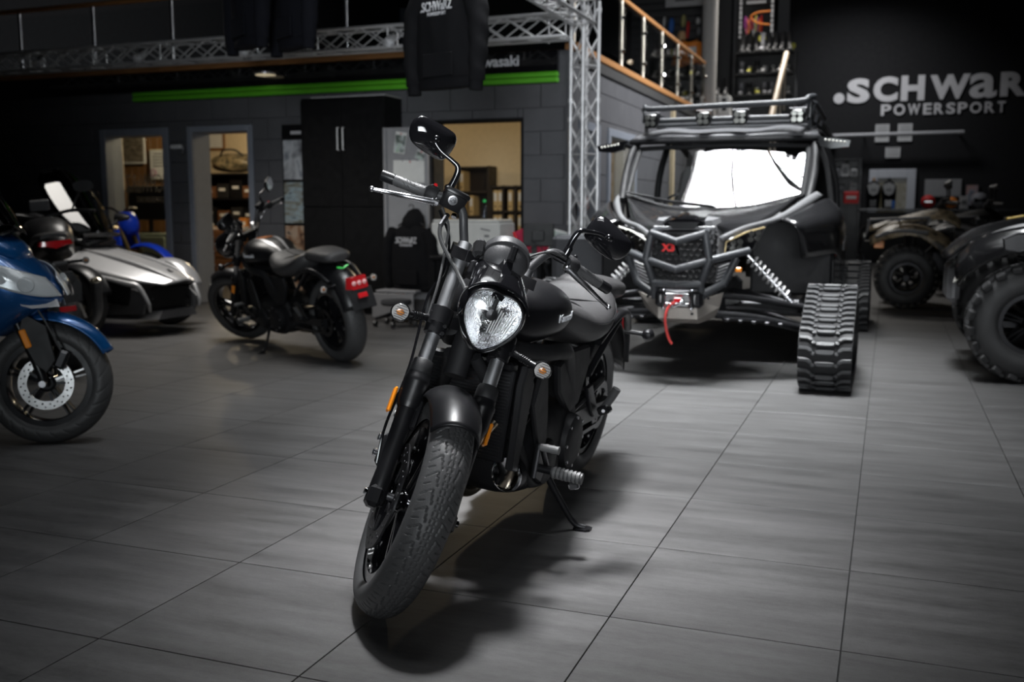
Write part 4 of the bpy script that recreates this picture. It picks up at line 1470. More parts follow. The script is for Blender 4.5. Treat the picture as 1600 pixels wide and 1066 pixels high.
    for s in (-1, 1):
        b = B()
        b.box(C0(0.235, s * 0.074), (0.05, 0.02, 0.09), rot(0, -rake, 0), b=0.006)
        b.cyl(C0(0.255, s * 0.06), C0(0.255, s * 0.1), 0.008, n=10)
        b.build('fender_bracket', BLK, fe)
    # --- headlight
    hc = V((1.468, 0, 0.857))
    tilt = 0.06
    hu, hv, hn = V((0, 1, 0)), V((-math.sin(tilt), 0, math.cos(tilt))), V((math.cos(tilt), 0, math.sin(tilt)))
    half = [(0, .080), (.032, .082), (.062, .073), (.084, .050), (.092, .016), (.084, -.022), (.060, -.062), (.030, -.092), (.010, -.103)]
    outl = [(x, y) for x, y in half] + [(-x, y) for x, y in half[:0:-1]]
    out = spline([V((x, y, 0)) for x, y in outl], 4, True)
    def hring(k, d, dy=0.0):
        return [hc + hu * p.x * k + hv * (p.y * k + dy) + hn * d for p in out]
    b = B()
    b.loft([hring(0.86, 0.012), hring(0.93, 0.018), hring(1.0, 0.006), hring(1.04, -0.02), hring(1.0, -0.06), hring(0.85, -0.11), hring(0.5, -0.15), hring(0.2, -0.16)], cap=True)
    b.f = [f for f in b.f if len(f) == 4] + [b.f[-1]]
    hl = b.build('headlight', GLB, root)
    b = B()
    b.loft([hring(0.93, 0.0195), hring(0.90, 0.0225), hring(0.875, 0.019), hring(0.88, 0.012)], cap=False)
    b.build('trim_ring', CHR if not detail else STE, hl)
    def hfill(d0, bulge, k0=0.885, rings=6):
        L = [hring(k0 * (1 - i / rings), d0 + bulge * (1 - (1 - i / rings) ** 2)) for i in range(rings)]
        return L + [[hc + hn * (d0 + bulge)] * len(out)]
    B().loft(hfill(0.010, 0.022), cap=False).build('lens', thin_glass('lens_glass', (0.9, 0.9, 0.9), 0.03, 1.1), hl)
    b = B()
    b.loft([hring(0.875, 0.006), hring(0.80, -0.02), hring(0.62, -0.05), hring(0.40, -0.07), hring(0.16, -0.078), [hc + hn * -0.078] * len(out)], cap=False)
    b.build('reflector', LREF, hl)
    b = B()
    for k in range(9):       # flutes pressed in the reflector
        x = 0.012 + 0.0075 * k
        top = 0.01 - 0.0038 * k if k < 6 else 0
        b.tube([hc + hu * x * 0.95 + hv * (0.025 + top) + hn * (-0.028 + x * 0.2), hc + hu * (x * 0.8) + hv * (-0.045 + 0.002 * k) + hn * (-0.022 + x * .15)], 0.0019, n=6)
        b.tube([hc + hu * -x * 0.95 + hv * (0.055 - 0.003 * k) + hn * -0.02, hc + hu * (-x * 0.55) + hv * (0.02 + 0.002 * k) + hn * -0.028], 0.0014, n=6)
    b.build('reflector_flutes', mat('flute_metal', (0.85, 0.86, 0.87), 0.4, metal=0.6), hl)
    b = B()
    b.lathe([(0.0, 0.002), (0.016, 0.0), (0.019, -0.012), (0.019, -0.03), (0.012, -0.035)], hc + hv * 0.008 + hn * 0.0, hn, 20)
    bu = b.build('bulb_cap', STE, hl)
    B().box(hc + hv * 0.03 + hn * -0.02, (0.05, 0.004, 0.05), b=0.001).build('bulb_shield', STE, hl)
    # gloss cowl above the lamp
    def cowl(u, v):
        a = PI * (0.10 + 0.80 * u)
        k = 1.06 - 0.22 * v
        p = hc + hu * (0.090 * math.cos(a) * k) + hv * (0.024 + 0.066 * math.sin(a) * (1.0 - 0.1 * v) + 0.085 * v - 0.02 * v * v) + hn * (0.012 - 0.160 * v)
        return p
    B().grid(cowl, 28, 12).build('headlight_cowl', GLB, root, smooth=60, solid=0.004)
    b = B()
    b.loft([[hc + V((dx, y * w, z)) for y, z in ((-1, h - .02), (-.6, h), (.6, h), (1, h - .02), (.8, h - .05), (-.8, h - .05))] for dx, w, h in ((-0.03, 0.020, 0.098), (-0.08, 0.022, 0.135), (-0.13, 0.024, 0.165))])
    b.build('cowl_bridge', GLB, root)
    # --- instrument pod
    gc = V((1.315, 0.002, 0.992))
    b = B()
    M = rot(0, -0.5, 0)
    b.ell(gc, (0.052, 0.066, 0.070), M, 32, 20)
    b.lathe([(0.0, 0), (0.072, 0.0), (0.074, 0.012), (0.070, 0.03), (0.0, 0.032)], gc + V((-0.012, 0, 0.0)), (-0.88, 0, 0.47), 32)
    gp = b.build('instrument_pod', POD, root)
    B().lathe([(0, 0), (0.064, 0), (0.06, 0.004), (0, 0.005)], gc + V((-0.045, 0, 0.016)), (-0.88, 0, 0.47), 28).build('dial_glass', GLB, gp)
    b = B()
    b.box(gc + V((0.05, 0, 0.035)), (0.02, 0.02, 0.05), rot(0, -0.5, 0), b=0.005)
    b.lathe([(0, 0), (0.006, 0), (0.006, 0.006), (0, 0.006)], gc + V((0.055, 0, 0.02)), (1, 0, 0.3), 10)
    b.build('pod_rib', BLK, gp)
    B().box(gc + V((-0.02, -0.082, 0.005)), (0.05, 0.03, 0.052), rot(0.2, -0.5, 0), b=0.01).build('warning_light_block', PLA, gp)
    b = B()
    b.tube([C0(0.70) - V((0.03, 0, 0)), gc + V((0.0, 0, -0.09)), gc + V((0, 0, -0.05))], 0.018)
    b.build('pod_stay', BLK, gp)
    # --- handlebar, rolled slightly in its clamps
    HR = Matrix.Translation((1.15, 0, 1.0)) @ Matrix.Rotation(-0.05, 4, 'X') @ Matrix.Translation((-1.15, 0, -1.0))
    H = lambda: MB(S @ HR)
    def barpts(s):
        return [V((1.20, s * .03, .925)), V((1.195, s * .06, .925)), V((1.175, s * .088, .945)), V((1.145, s * .118, 1.0)), V((1.125, s * .145, 1.048)), V((1.105, s * .18, 1.064)), V((1.085, s * .225, 1.055)), V((1.07, s * .265, 1.045)), V((1.04, s * .395, 1.03))]
    b = H()
    b.tube(barpts(-1)[::-1] + barpts(1), 0.0135, n=14, k=5)
    hb = b.build('handlebar', POD, root)
    b = H()
    for s in (-1, 1):
        b.box((1.2, 0.05 * s, 0.915), (0.05, 0.036, 0.05), rot(0, -0.5, 0), b=0.008)
    b.build('bar_clamp', BLM, hb)
    for s in (-1, 1):
        d = (V((1.04, s * .395, 1.03)) - V((1.07, s * .265, 1.045))).normalized()
        e0 = V((1.07, s * .265, 1.045))
        b = H()
        b.lathe([(0.0, -0.002), (0.019, -0.002), (0.020, 0.0), (0.0175, 0.006), (0.0165, 0.05), (0.0175, 0.094), (0.0165, 0.097), (0.0165, 0.1)], e0, d, 20)
        for k in range(5):
            for q in range(6):
                a = q * PI / 3 + k * 0.3
                u_, w_, _ = frame_of(d)
                b.tube([e0 + d * (0.012 + k * 0.016) + (u_ * math.cos(a) + w_ * math.sin(a)) * 0.0172, e0 + d * (0.022 + k * 0.016) + (u_ * math.cos(a + .5) + w_ * math.sin(a + .5)) * 0.0172], 0.0012, n=4)
        b.build('grip', RUB, hb)
        b = H()
        b.lathe([(0.0, 0.1), (0.0175, 0.101), (0.0175, 0.138), (0.0165, 0.141), (0.0, 0.141)], e0, d, 20)
        b.build('bar_end', BLK, hb)
        # switch housing
        b = H()
        b.lathe([(0.014, 0), (0.024, 0.002), (0.027, 0.01), (0.027, 0.032), (0.022, 0.04), (0.014, 0.041)], e0 - d * 0.042, d, 20)
        b.box(e0 - d * 0.022 + V((-0.012, 0, 0.01)), (0.045, 0.034, 0.036), b=0.008)
        sw = b.build('switch_housing', MBK, hb)
        H().box(e0 - d * 0.02 + V((-0.01, 0, 0.031)), (0.012, 0.012, 0.01), b=0.003).build('switch_button', RED if s < 0 else BLK, hb)
        # lever
        lv = [e0 + V((0.042, 0, -0.012)) - d * 0.035, e0 + V((0.052, 0, -0.018)) - d * 0.0, e0 + V((0.062, 0, -0.026)) + d * 0.05, e0 + V((0.052, 0, -0.036)) + d * 0.10, e0 + V((0.056, 0, -0.044)) + d * 0.148]
        b = H()
        b.tube(lv, [0.010, 0.0105, 0.009, 0.0075, 0.006], n=10)
        b.ell(lv[-1] + d * 0.004, (0.009, 0.009, 0.009), nu=14, nv=8)
        b.box(lv[0] + V((-0.006, 0, 0)), (0.03, 0.03, 0.018), b=0.005)
        b.build('brake_lever' if s < 0 else 'clutch_lever', ALU, hb)
        b = H()
        b.cyl(lv[0] + V((-0.004, 0, -0.014)), lv[0] + V((-0.004, 0, 0.014)), 0.006, n=10)
        b.build('lever_pivot', CHR, hb)
        if s < 0:
            b = H()
            rc_ = e0 - d * 0.085 + V((0.022, 0, 0.012))
            b.loft([[rc_ + V((x * k, y * k, z)) for x, y in ((-.026, -.03), (-.02, -.038), (.02, -.038), (.026, -.03), (.026, .03), (.02, .038), (-.02, .038), (-.026, .03))] for k, z in ((0.8, -0.03), (0.92, -0.024), (0.96, 0.018), (1.05, 0.02), (1.05, 0.028), (0.96, 0.032))])
            b.build('master_cylinder', BLK, hb)
            H().lathe([(0.013, 0), (0.0105, 0.003), (0.0, 0.003)], rc_ + V((0.0265, -0.005, 0)), (1, 0, 0), 18).build('sight_glass', GLS, hb)
            H().lathe([(0.014, 0), (0.0145, 0.003), (0.0105, 0.0035)], rc_ + V((0.026, -0.005, 0)), (1, 0, 0), 18).build('sight_ring', ALU, hb)
            b = H()
            b.lathe([(0, 0), (0.009, 0), (0.009, 0.01), (0, 0.01)], rc_ + V((0.02, 0.02, -0.036)), (0.6, 0, -0.8), 8)
            b.build('banjo_bolt', CHR, hb)
        else:
            b = H()
            b.box(e0 - d * 0.075 + V((0.015, 0, 0.004)), (0.03, 0.05, 0.03), b=0.007)
            b.tube([e0 - d * 0.06 + V((0.035, 0, 0)), e0 - d * 0.10 + V((0.05, 0, 0.0)), e0 - d * 0.14 + V((0.05, 0, -0.004))], [0.007, 0.006, 0.005])
            b.build('clutch_perch', STE, hb)
        # mirror
        st = [e0 - d * 0.06 + V((0.01, 0, 0.02)), e0 - d * 0.062 + V((0.01, 0, 0.075)), e0 - d * 0.058 + V((0.01, s * 0.004, 0.105)), e0 - d * 0.03 + V((0.012, s * 0.0, 0.118)), e0 + d * 0.015 + V((0.012, 0, 0.133)), e0 + d * 0.052 + V((0.012, 0, 0.15 + (0.008 if s < 0 else -0.018)))]
        if s > 0:
            pass
        mc = e0 + d * 0.052 + V((-0.006, 0, 0.152 + (0.008 if s < 0 else -0.018)))
        mm = Matrix.Rotation(-0.16, 4, 'X') @ Matrix.Rotation(-0.30 * s, 4, 'Z') @ Matrix.Rotation(-0.12, 4, 'Y')
        half_m = [(-.082, .018), (-.07, .046), (-.04, .054), (.05, .044), (.078, .03), (.084, -.005), (.066, -.04), (.03, -.054), (-.05, -.05), (-.078, -.032)]
        po = spline([V((0, x * s * .92, z * .92)) for x, z in half_m], 3, True)
        b = H()
        b.loft([[mc + (mm @ (p * k + V((dx, 0, 0)))) for p in po] for k, dx in ((0.93, -0.014), (1.0, -0.010), (1.0, -0.002), (0.93, 0.006), (0.62, 0.020), (0.3, 0.028), (0.08, 0.030))])
        mi = b.build('mirror', GLB if detail else BLK, root)
        H().loft([[mc + (mm @ (p * k + V((-0.0142, 0, 0)))) for p in po] for k in (0.9, 0.4)] + [[mc + (mm @ V((-0.0142, 0, 0)))] * len(po)], cap=False).build('mirror_glass', mat('mirror_silver', (0.75, 0.76, 0.78), 0.03, metal=1.0), mi)
        b = H()
        b.tube(st, [0.011, 0.010, 0.0075, 0.0065, 0.0065], n=12)
        b.lathe([(0, 0), (0.013, 0), (0.013, 0.03), (0.009, 0.04), (0, 0.04)], st[0] - V((0, 0, 0.008)), (0, 0, 1), 14)
        b.ell(mc + (mm @ V((0.028, 0, 0))), (0.012, 0.012, 0.012), nu=14, nv=8)
        b.build('mirror_stem', GLB, mi)
    # hoses and cables
    e0 = V((1.07, -.265, 1.045))
    hose = [((1.13, -.18, 1.03), (1.16, -.19, 0.995), (1.19, -.17, 0.955), (1.25, -.10, 0.90), (1.31, -.06, 0.86), (1.34, -.06, 0.80)), ((1.11, -.20, 1.04), (1.15, -.165, 1.0), (1.19, -.15, 0.93), (1.26, -.14, 0.85), (1.32, -.135, 0.75)),
            ((1.12, .20, 1.05), (1.17, .15, 1.06), (1.21, .08, 1.02), (1.24, .03, 0.95), (1.25, .02, 0.86)), ((1.11, -.205, 1.03), (1.15, -.15, 0.97), (1.2, -.13, 0.88), (1.25, -.15, 0.8), (1.38, -.135, 0.62), (1.46, -.14, 0.46), (1.50, -.125, 0.36))]
    for k, h in enumerate(hose):
        o = B().tube(h, (0.0062, 0.004, 0.0042, 0.0042)[k], n=8, k=7).build('brake_hose' if k in (0, 3) else 'cable', RUB if k < 3 else GLB, root)
        if k == 0:
            B().tube(h[:2], 0.008, n=8).build('hose_end', ALU, o)
    # front signals, with bracket stems out of the lower clamp
    for s in (-1, 1):
        b0 = C0(0.52, s * 0.125) + V((0.005, 0, 0))
        signal(root, S, b0, V((1.385, s * 0.222, 0.757)), BLK, r=0.028, name='front_turn_signal')
    # --- fuel tank
    tk = smooth_secs([(1.145, 0.03, 0.76, 0.82), (1.125, 0.092, 0.72, 0.86), (1.06, 0.148, 0.69, 0.885), (0.97, 0.184, 0.685, 0.90), (0.87, 0.190, 0.69, 0.898), (0.77, 0.168, 0.70, 0.876), (0.69, 0.125, 0.72, 0.842), (0.63, 0.10, 0.73, 0.81)], 5)
    b = MB()
    b.loft(side_loft(tk, 40, 0.85))
    ta = b.build('fuel_tank', BLK, root, smooth=60)
    for s in (1, -1):
        tx_ = fit_text('Kawasaki', Matrix.Identity(4), 0.15, 0.026, WLT, 'lettering', ta, 0.003, 0.02)
        for v in tx_.data.vertices:
            x = 0.955 - v.co.x if s > 0 else 0.805 + v.co.x
            z = 0.775 + v.co.y
            q = min(tk, key=lambda t_: abs(t_[0] - x))
            hz = max(-1, min(1, (z - (q[2] + q[3]) / 2) / ((q[3] - q[2]) / 2)))
            c_ = math.sqrt(max(0, 1 - abs(hz) ** (2 / .85))) ** .85
            v.co = V((x, s * (q[1] * c_ - 0.0005 + v.co.z), z))
    MB().lathe([(0.0, 0.0), (0.042, 0.0), (0.046, -0.01), (0.046, -0.02)], (0.93, 0, 0.900), (0, 0, 1), 28, cap=True).build('filler_cap', CHR if stripes else BLM, ta)
    if stripes:
        for s in (-1, 1):
            def stripe(u, v):
                i = u * (len(tk) - 1)
                q = tk[min(int(i), len(tk) - 1)]
                a_ = math.radians(90 - s * (10 + 10 * v))
                c_, s_ = math.cos(a_), math.sin(a_)
                return V((q[0], (q[1] + .0015) * math.copysign(abs(c_) ** .85, c_), (q[2] + q[3]) / 2 + (q[3] - q[2] + .003) / 2 * abs(s_) ** .85))
            MB().grid(stripe, len(tk) - 1, 4).build('silver_stripe', SIL, ta, smooth=60)
        MB().lathe([(0.05, 0), (0.066, 0.0), (0.066, 0.006), (0.05, 0.007)], (0.93, 0, 0.896), (0, 0, 1), 30).build('filler_ring', mat('copper_orange', (0.5, 0.17, 0.05), 0.3, metal=0.5), ta)
    # --- seats
    st = smooth_secs([(0.70, 0.06, 0.74, 0.79), (0.66, 0.118, 0.70, 0.812), (0.58, 0.165, 0.655, 0.80), (0.46, 0.192, 0.625, 0.775), (0.34, 0.192, 0.63, 0.775), (0.24, 0.178, 0.65, 0.80), (0.17, 0.155, 0.68, 0.825), (0.12, 0.12, 0.72, 0.82), (0.10, 0.08, 0.75, 0.80)], 5)
    se = MB().loft(side_loft(st, 40, 0.8)).build('rider_seat', SEA, root, smooth=60)
    b = MB()
    for pts in ([(0.60, 0.0, .808), (0.50, 0, .783), (0.40, 0, .778)], [(0.40, 0, .778), (0.33, 0.07, .776), (0.26, 0.145, .772)], [(0.40, 0, .778), (0.33, -0.07, .776), (0.26, -0.145, .772)], [(0.62, 0.13, 0.745), (0.5, 0.188, 0.725), (0.36, 0.196, 0.72), (0.24, 0.18, 0.745), (0.16, 0.14, 0.785)], [(0.40, 0.0, .779), (0.44, 0.08, .772), (0.5, 0.15, 0.752)]):
        b.tube(pts, 0.003, n=6)
    b.build('seam', BLK, se)
    ps = smooth_secs([(0.16, 0.06, 0.77, 0.82), (0.13, 0.105, 0.755, 0.842), (0.05, 0.125, 0.75, 0.85), (-0.06, 0.12, 0.745, 0.84), (-0.15, 0.105, 0.745, 0.825), (-0.19, 0.07, 0.755, 0.805)], 4)
    MB().loft(side_loft(ps, 32, 0.75)).build('pillion_seat', SEA, root, smooth=60)
    # --- rear fender and tail
    def rf(u, v):
        th = math.radians(40 + 125 * u)
        ph = -1.25 + 2.5 * v
        r = 0.385 + 0.02 * math.sin(PI * u)
        rr = r - 0.10 * (1 - math.cos(ph))
        return V((rr * math.cos(th) * 0.98, 0.112 * math.sin(ph), 0.335 + rr * math.sin(th)))
    rfe = MB().grid(rf, 30, 16).build('rear_fender', BLK, root, smooth=60, solid=0.005)
    b = MB()
    for s in (-1, 1):
        b.tube([(0.28, 0.135 * s, 0.62), (0.10, 0.150 * s, 0.70), (-0.06, 0.145 * s, 0.70), (-0.2, 0.125 * s, 0.62)], 0.017, n=10)
        b.tube([(0.34, 0.13 * s, 0.50), (0.2, 0.14 * s, 0.60), (0.06, 0.15 * s, 0.69)], 0.014, n=10)
    b.build('fender_strut', BLK, root)
    tl = MB().loft([[V((-0.375 + dx, y * w, z)) for y, z in ((-1, .575), (-.85, .655), (.85, .655), (1, .575), (.8, .568), (-.8, .568))] for dx, w in ((0.03, 0.085), (0.0, 0.08), (-0.02, 0.066))]).build('tail_light', RED, rfe)
    b = MB()
    for k in range(3):
        b.lathe([(0.0, 0), (0.017, 0.0), (0.012, 0.004), (0, 0.006)], (-0.396, (k - 1) * 0.042, 0.612), (-1, 0, 0), 14)
    b.build('lamp_core', mat('pale_red_lens', (0.85, 0.45, 0.45), 0.15), rfe)
    b = MB()
    b.box((-0.405, 0, 0.50), (0.012, 0.19, 0.15), rot(0, 0.3, 0), b=0.005)
    b.box((-0.36, 0, 0.55), (0.07, 0.08, 0.03), b=0.006)
    pl = b.build('plate_holder', MBK, root)
    MB().box((-0.417, 0, 0.525), (0.01, 0.075, 0.035), rot(0, 0.3, 0), b=0.003).build('rear_reflector', RED, pl)
    if stripes:
        GE = mat('green_emblem', (0.02, 0.55, 0.06), 0.4)
        g = MB()
        for s in (-1, 1):
            g.prism([(0, 0), (0.05, 0.024), (0.045, 0.034), (0.012, 0.022), (0.0, 0.012)], (-0.22, 0, 0.701), (-0.15, s * 1.0, 0), (0.75, 0, 0.65), 0.004)
        g.build('fender_emblem', GE, rfe, smooth=0)
    for s in (-1, 1):
        signal(root, None, (-0.23, s * 0.10, 0.60), (-0.255, s * 0.205, 0.597), BLK, r=0.028, name='rear_turn_signal', fwd=(-1, 0, 0))
    # --- frame, radiator, engine
    b = MB()
    for s in (-1, 1):
        b.tube([(1.27, 0.045 * s, 0.76), (1.12, 0.11 * s, 0.70), (0.95, 0.155 * s, 0.672), (0.82, 0.165 * s, 0.66), (0.70, 0.15 * s, 0.62), (0.52, 0.12 * s, 0.42), (0.46, 0.12 * s, 0.32)], 0.028, n=14)
        b.tube([(1.26, 0.04 * s, 0.68), (1.15, 0.10 * s, 0.52), (1.02, 0.14 * s, 0.34), (0.9, 0.14 * s, 0.22), (0.6, 0.13 * s, 0.2), (0.48, 0.12 * s, 0.3)], 0.02, n=12)
    b.cyl((1.20, 0, 0.82), (1.30, 0, 0.62), 0.035, n=16)
    b.build('frame', MBK, root)
    b = MB()
    RX = Matrix.Translation((1.175, 0, 0.50)) @ rot(0, -0.12, 0)
    b = MB(RX).box((0, 0, 0), (0.03, 0.285, 0.285), b=0.004)
    rad = b.build('radiator', BLM, root)
    f0 = None
    for k in range(26):
        M = Matrix.Translation((1.175, 0, 0.50)) @ rot(0, -0.12, 0) @ Matrix.Translation((0.016, 0, -0.125 + 0.01 * k))
        if f0 is None:
            f0 = MB().box((0, 0, 0), (0.006, 0.26, 0.0035)).build('cooling_fin', STE, rad, smooth=0, at=M)
        else:
            link_copy(f0, rad, M)
    b = MB(RX)
    b.box((0.0, 0, 0.15), (0.05, 0.27, 0.03), b=0.008)
    b.cyl((0.02, 0.07, 0.155), (0.05, 0.07, 0.17), 0.016, n=12)
    b.build('radiator_tank', BLK, rad)
    for s in (-1, 1):
        po = [(0.0, -0.17), (-0.03, 0.10), (0.015, 0.165), (0.055, 0.16), (0.075, 0.10), (0.05, -0.16)]
        o = MB(RX).prism([(x - 0.05, z) for x, z in po], (0, 0.152 * s + (0.025 if s > 0 else 0), 0), (1, 0, 0), (0, 0, 1), 0.025, 0.005).build('radiator_shroud', COV, rad)
    b = MB()
    b.loft(side_loft(smooth_secs([(1.06, 0.10, 0.24, 0.36), (1.02, 0.15, 0.20, 0.42), (0.85, 0.17, 0.17, 0.47), (0.65, 0.17, 0.17, 0.46), (0.5, 0.14, 0.2, 0.42), (0.44, 0.09, 0.25, 0.38)], 3), 28, 0.55))
    eng = b.build('engine', COV, root)
    b = MB()
    M = Matrix.Translation((0.98, 0, 0.50)) @ rot(0, 0.45, 0)
    for k in range(7):
        MB(M).box((0, 0, -0.06 + 0.026 * k), (0.20, 0.26, 0.012), b=0.004).build('cylinder_fin', BLM, eng)
    MB(M).box((0, 0, 0.14), (0.22, 0.28, 0.06), b=0.015).build('cylinder_head', BLK, eng)
    for s in (-1, 1):
        MB().lathe([(0.0, 0.03), (0.075, 0.03), (0.095, 0.02), (0.10, 0.0), (0.1, -0.02)], (0.62, 0.17 * s, 0.31), (0, s, 0), 32).build('engine_cover', COV, eng)
        MB().lathe([(0.0, 0.025), (0.06, 0.025), (0.075, 0.016), (0.08, 0.0)], (0.86, 0.165 * s, 0.29), (0, s, 0), 28).build('engine_cover', COV, eng)
        k = MB()
        for q in range(8):
            a_ = q * PI / 4
            k.cyl((0.62 + 0.088 * math.cos(a_), 0.185 * s, .31 + 0.088 * math.sin(a_)), (0.62 + 0.088 * math.cos(a_), 0.198 * s, .31 + 0.088 * math.sin(a_)), 0.006, n=6)
        k.build('cover_bolts', ALU, eng)['kind'] = 'stuff'
    # side covers under the tank and seat
    for s in (-1, 1):
        MB().prism([(0.66, 0.64), (0.78, 0.60), (0.74, 0.50), (0.60, 0.40), (0.50, 0.42), (0.42, 0.56), (0.44, 0.63)], (0, 0.125 * s + (0.03 if s > 0 else 0), 0), (1, 0, 0), (0, 0, 1), 0.03, 0.008).build('side_cover', COV, root)
        MB().prism([(1.02, 0.60), (1.06, 0.52), (0.96, 0.36), (0.88, 0.34), (0.90, 0.46), (0.95, 0.60)], (0, 0.155 * s + (0.02 if s > 0 else 0), 0), (1, 0, 0), (0, 0, 1), 0.02, 0.006).build('frame_cover', COV, root)
    # horn, oil cooler stub, exhaust
    o = MB().lathe([(0.0, -0.05), (0.04, -0.05), (0.054, -0.035), (0.057, 0.0), (0.050, 0.004), (0.044, -0.008), (0.030, -0.012), (0.0, -0.01)], (1.115, 0.132, 0.302), (0.96, -0.28, 0.05), 36).build('oil_filter', BLM, root)
    MB().lathe([(0.046, 0.002), (0.052, 0.006), (0.0575, 0.003), (0.0575, -0.004)], (1.115, 0.132, 0.302), (0.96, -0.28, 0.05), 36).build('filter_ring', CHR, o)
    MB().lathe([(0.0, -0.006), (0.018, -0.006), (0.022, -0.012)], (1.115, 0.132, 0.302), (0.96, -0.28, 0.05), 20).build('filter_cap', STE, o)
    b = MB()
    for y in (-0.075, 0.045):
        b.tube([(1.205, y + .06, 0.485), (1.222, y + .045, 0.46), (1.228, y + .02, 0.42), (1.228, y - 0.015, 0.345), (1.17, y - 0.05, 0.25), (1.02, y - 0.07, 0.185), (0.8, -0.06, 0.16), (0.55, -0.1, 0.15)], 0.020, n=14)
    ex = b.build('exhaust_header', mat('straw_steel', (0.55, 0.47, 0.36), 0.22, metal=1.0), root)
    MB().loft([[V((x, -0.14 + y * w, 0.175 + z * w)) for y, z in ((-1, -.5), (-.6, -.8), (.6, -.8), (1, -.4), (1, .5), (.5, .8), (-.6, .8), (-1, .5))] for x, w in ((0.62, 0.05), (0.55, 0.085), (0.25, 0.085), (0.16, 0.075), (0.15, 0.05))]).build('muffler', BLM, ex)
    # swingarm, shock, chain guard
    b = MB()
    for s in (-1, 1):
        b.loft([[V((x, s * 0.115 + y, z + h)) for y, h in ((-.018, -hh), (.018, -hh), (.018, hh), (-.018, hh))] for x, z, hh in ((0.5, 0.33, 0.04), (0.3, 0.33, 0.035), (0.08, 0.315, 0.03), (-0.03, 0.312, 0.035))])
        b.cyl((0.0, s * 0.10, .312), (0.0, s * 0.145, .312), 0.018, n=12)
    b.build('swingarm', BLK, root)
    b = MB()
    b.tube([(0.34, -0.08, 0.40), (0.5, -0.09, 0.55)], 0.035, n=16)
    b.build('shock_absorber', BLM, root)
    b = MB()
    b.tube([(0.55, 0.12, 0.37), (0.30, 0.12, 0.40), (0.05, 0.112, 0.43)], 0.014, n=8)
    for z in (0.222, 0.405):
        b.box((0.28, 0.101, z + 0.015), (0.52, 0.014, 0.016), rot(0, -0.02, 0))
    b.build('drive_chain', STE, root)
    # --- foot controls and stand
    for s in (-1, 1):
        b = MB()
        b.prism([(1.0, 0.27), (0.94, 0.24), (0.90, 0.28), (0.93, 0.36), (0.98, 0.38)], (0, 0.19 * s, 0), (1, 0, 0), (0, 0, 1), 0.02, 0.005)
        b.cyl((0.975, 0.19 * s, 0.30), (0.975, 0.24 * s, 0.30), 0.014, n=12)
        pg = b.build('footpeg', BLM, root)
        q = MB()
        q.tube([(0.975, 0.235 * s, 0.298), (0.975, 0.285 * s, 0.297), (0.972, 0.338 * s, 0.295)], [0.016, 0.0175, 0.019], n=14)
        q.build('peg_rubber', RUB, pg)
        r_ = None
        for k in range(7):
            M = Matrix.Translation((0.975, (0.246 + 0.0135 * k) * s, 0.297))
            if r_ is None:
                r_ = MB().lathe([(0.0, -0.0045), (0.0195, -0.0045), (0.0205, 0), (0.0195, 0.0045), (0.0, 0.0045)], (0, 0, 0), (0, 1, 0), 14).build('rubber_rib', mat('worn_rubber', (0.12, 0.12, 0.12), 0.5), pg, at=M)
            else:
                link_copy(r_, pg, M)
        MB().box((0.975, 0.315 * s, 0.268), (0.02, 0.035, 0.022), rot(0.3 * s, 0, 0), b=0.005).build('peg_feeler', ALU, pg)
        b = MB()
        b.tube([(0.93, 0.205 * s, 0.29), (1.0, 0.215 * s, 0.34), (1.07, 0.222 * s, 0.40), (1.09, 0.225 * s, 0.405)], 0.009, n=10)
        sh = b.build('gear_lever' if s > 0 else 'brake_pedal', STE, root)
        MB().lathe([(0.0, 0), (0.012, 0.0), (0.0135, 0.006), (0.012, 0.012), (0.0135, 0.02), (0.012, 0.03), (0.0135, 0.04), (0.012, 0.05), (0.0135, 0.06), (0.0, 0.064)], (1.09, 0.225 * s, 0.405), (0, s, 0), 14).build('lever_rubber', mat('worn_rubber', (0.12, 0.12, 0.12), 0.5), sh)
        # rear pegs folded up
        b = MB()
        b.prism([(0.28, 0.35), (0.22, 0.31), (0.18, 0.33), (0.30, 0.46), (0.36, 0.45)], (0, 0.145 * s, 0), (1, 0, 0), (0, 0, 1), 0.018, 0.004)
        b.box((0.20, 0.178 * s, 0.345), (0.05, 0.05, 0.035), rot(0.5 * s, 0, 0), b=0.007)
        rp = b.build('pillion_footpeg', BLK, root)
        MB().tube([(0.2, 0.175 * s, 0.35), (0.2, 0.198 * s, 0.395), (0.2, 0.216 * s, 0.437)], [0.015, 0.016, 0.0175], n=14).build('peg_rubber', RUB, rp)
        MB().lathe([(0, 0), (0.007, 0), (0.007, 0.006), (0, 0.006)], (0.226, 0.18 * s, 0.345), (1, 0.3 * s, 0), 10).build('peg_bolt', CHR, rp)
    b = MB()
    ground = math.tan(lean)
    ft = V((0.74, 0.285, 0.0))
    ft.z = ft.y * math.tan(lean) + 0.004
    b.tube([(0.80, 0.16, 0.23), (0.775, 0.20, 0.16), (0.745, ft.y - 0.03, ft.z + 0.03)], [0.013, 0.011, 0.011], n=12)
    b.tube([(0.745, ft.y - 0.03, ft.z + 0.03), (0.738, ft.y - 0.008, ft.z + 0.012), (0.73, ft.y + 0.02, ft.z + 0.007)], [0.011, 0.011, 0.012], n=12)
    sd = b.build('side_stand', BLM, root)
    MB().loft([[V((ft.x - 0.01 + x * 0.024, ft.y + 0.012 + y * 0.03, ft.z + h + (y * 0.03 + 0.012) * ground)) for x, y in ((-1, -.6), (-.6, -1), (.6, -1), (1, -.6), (1, .6), (.6, 1), (-.6, 1), (-1, .6))] for h in (-0.004, 0.004)]).build('stand_foot', BLM, sd)
    return root


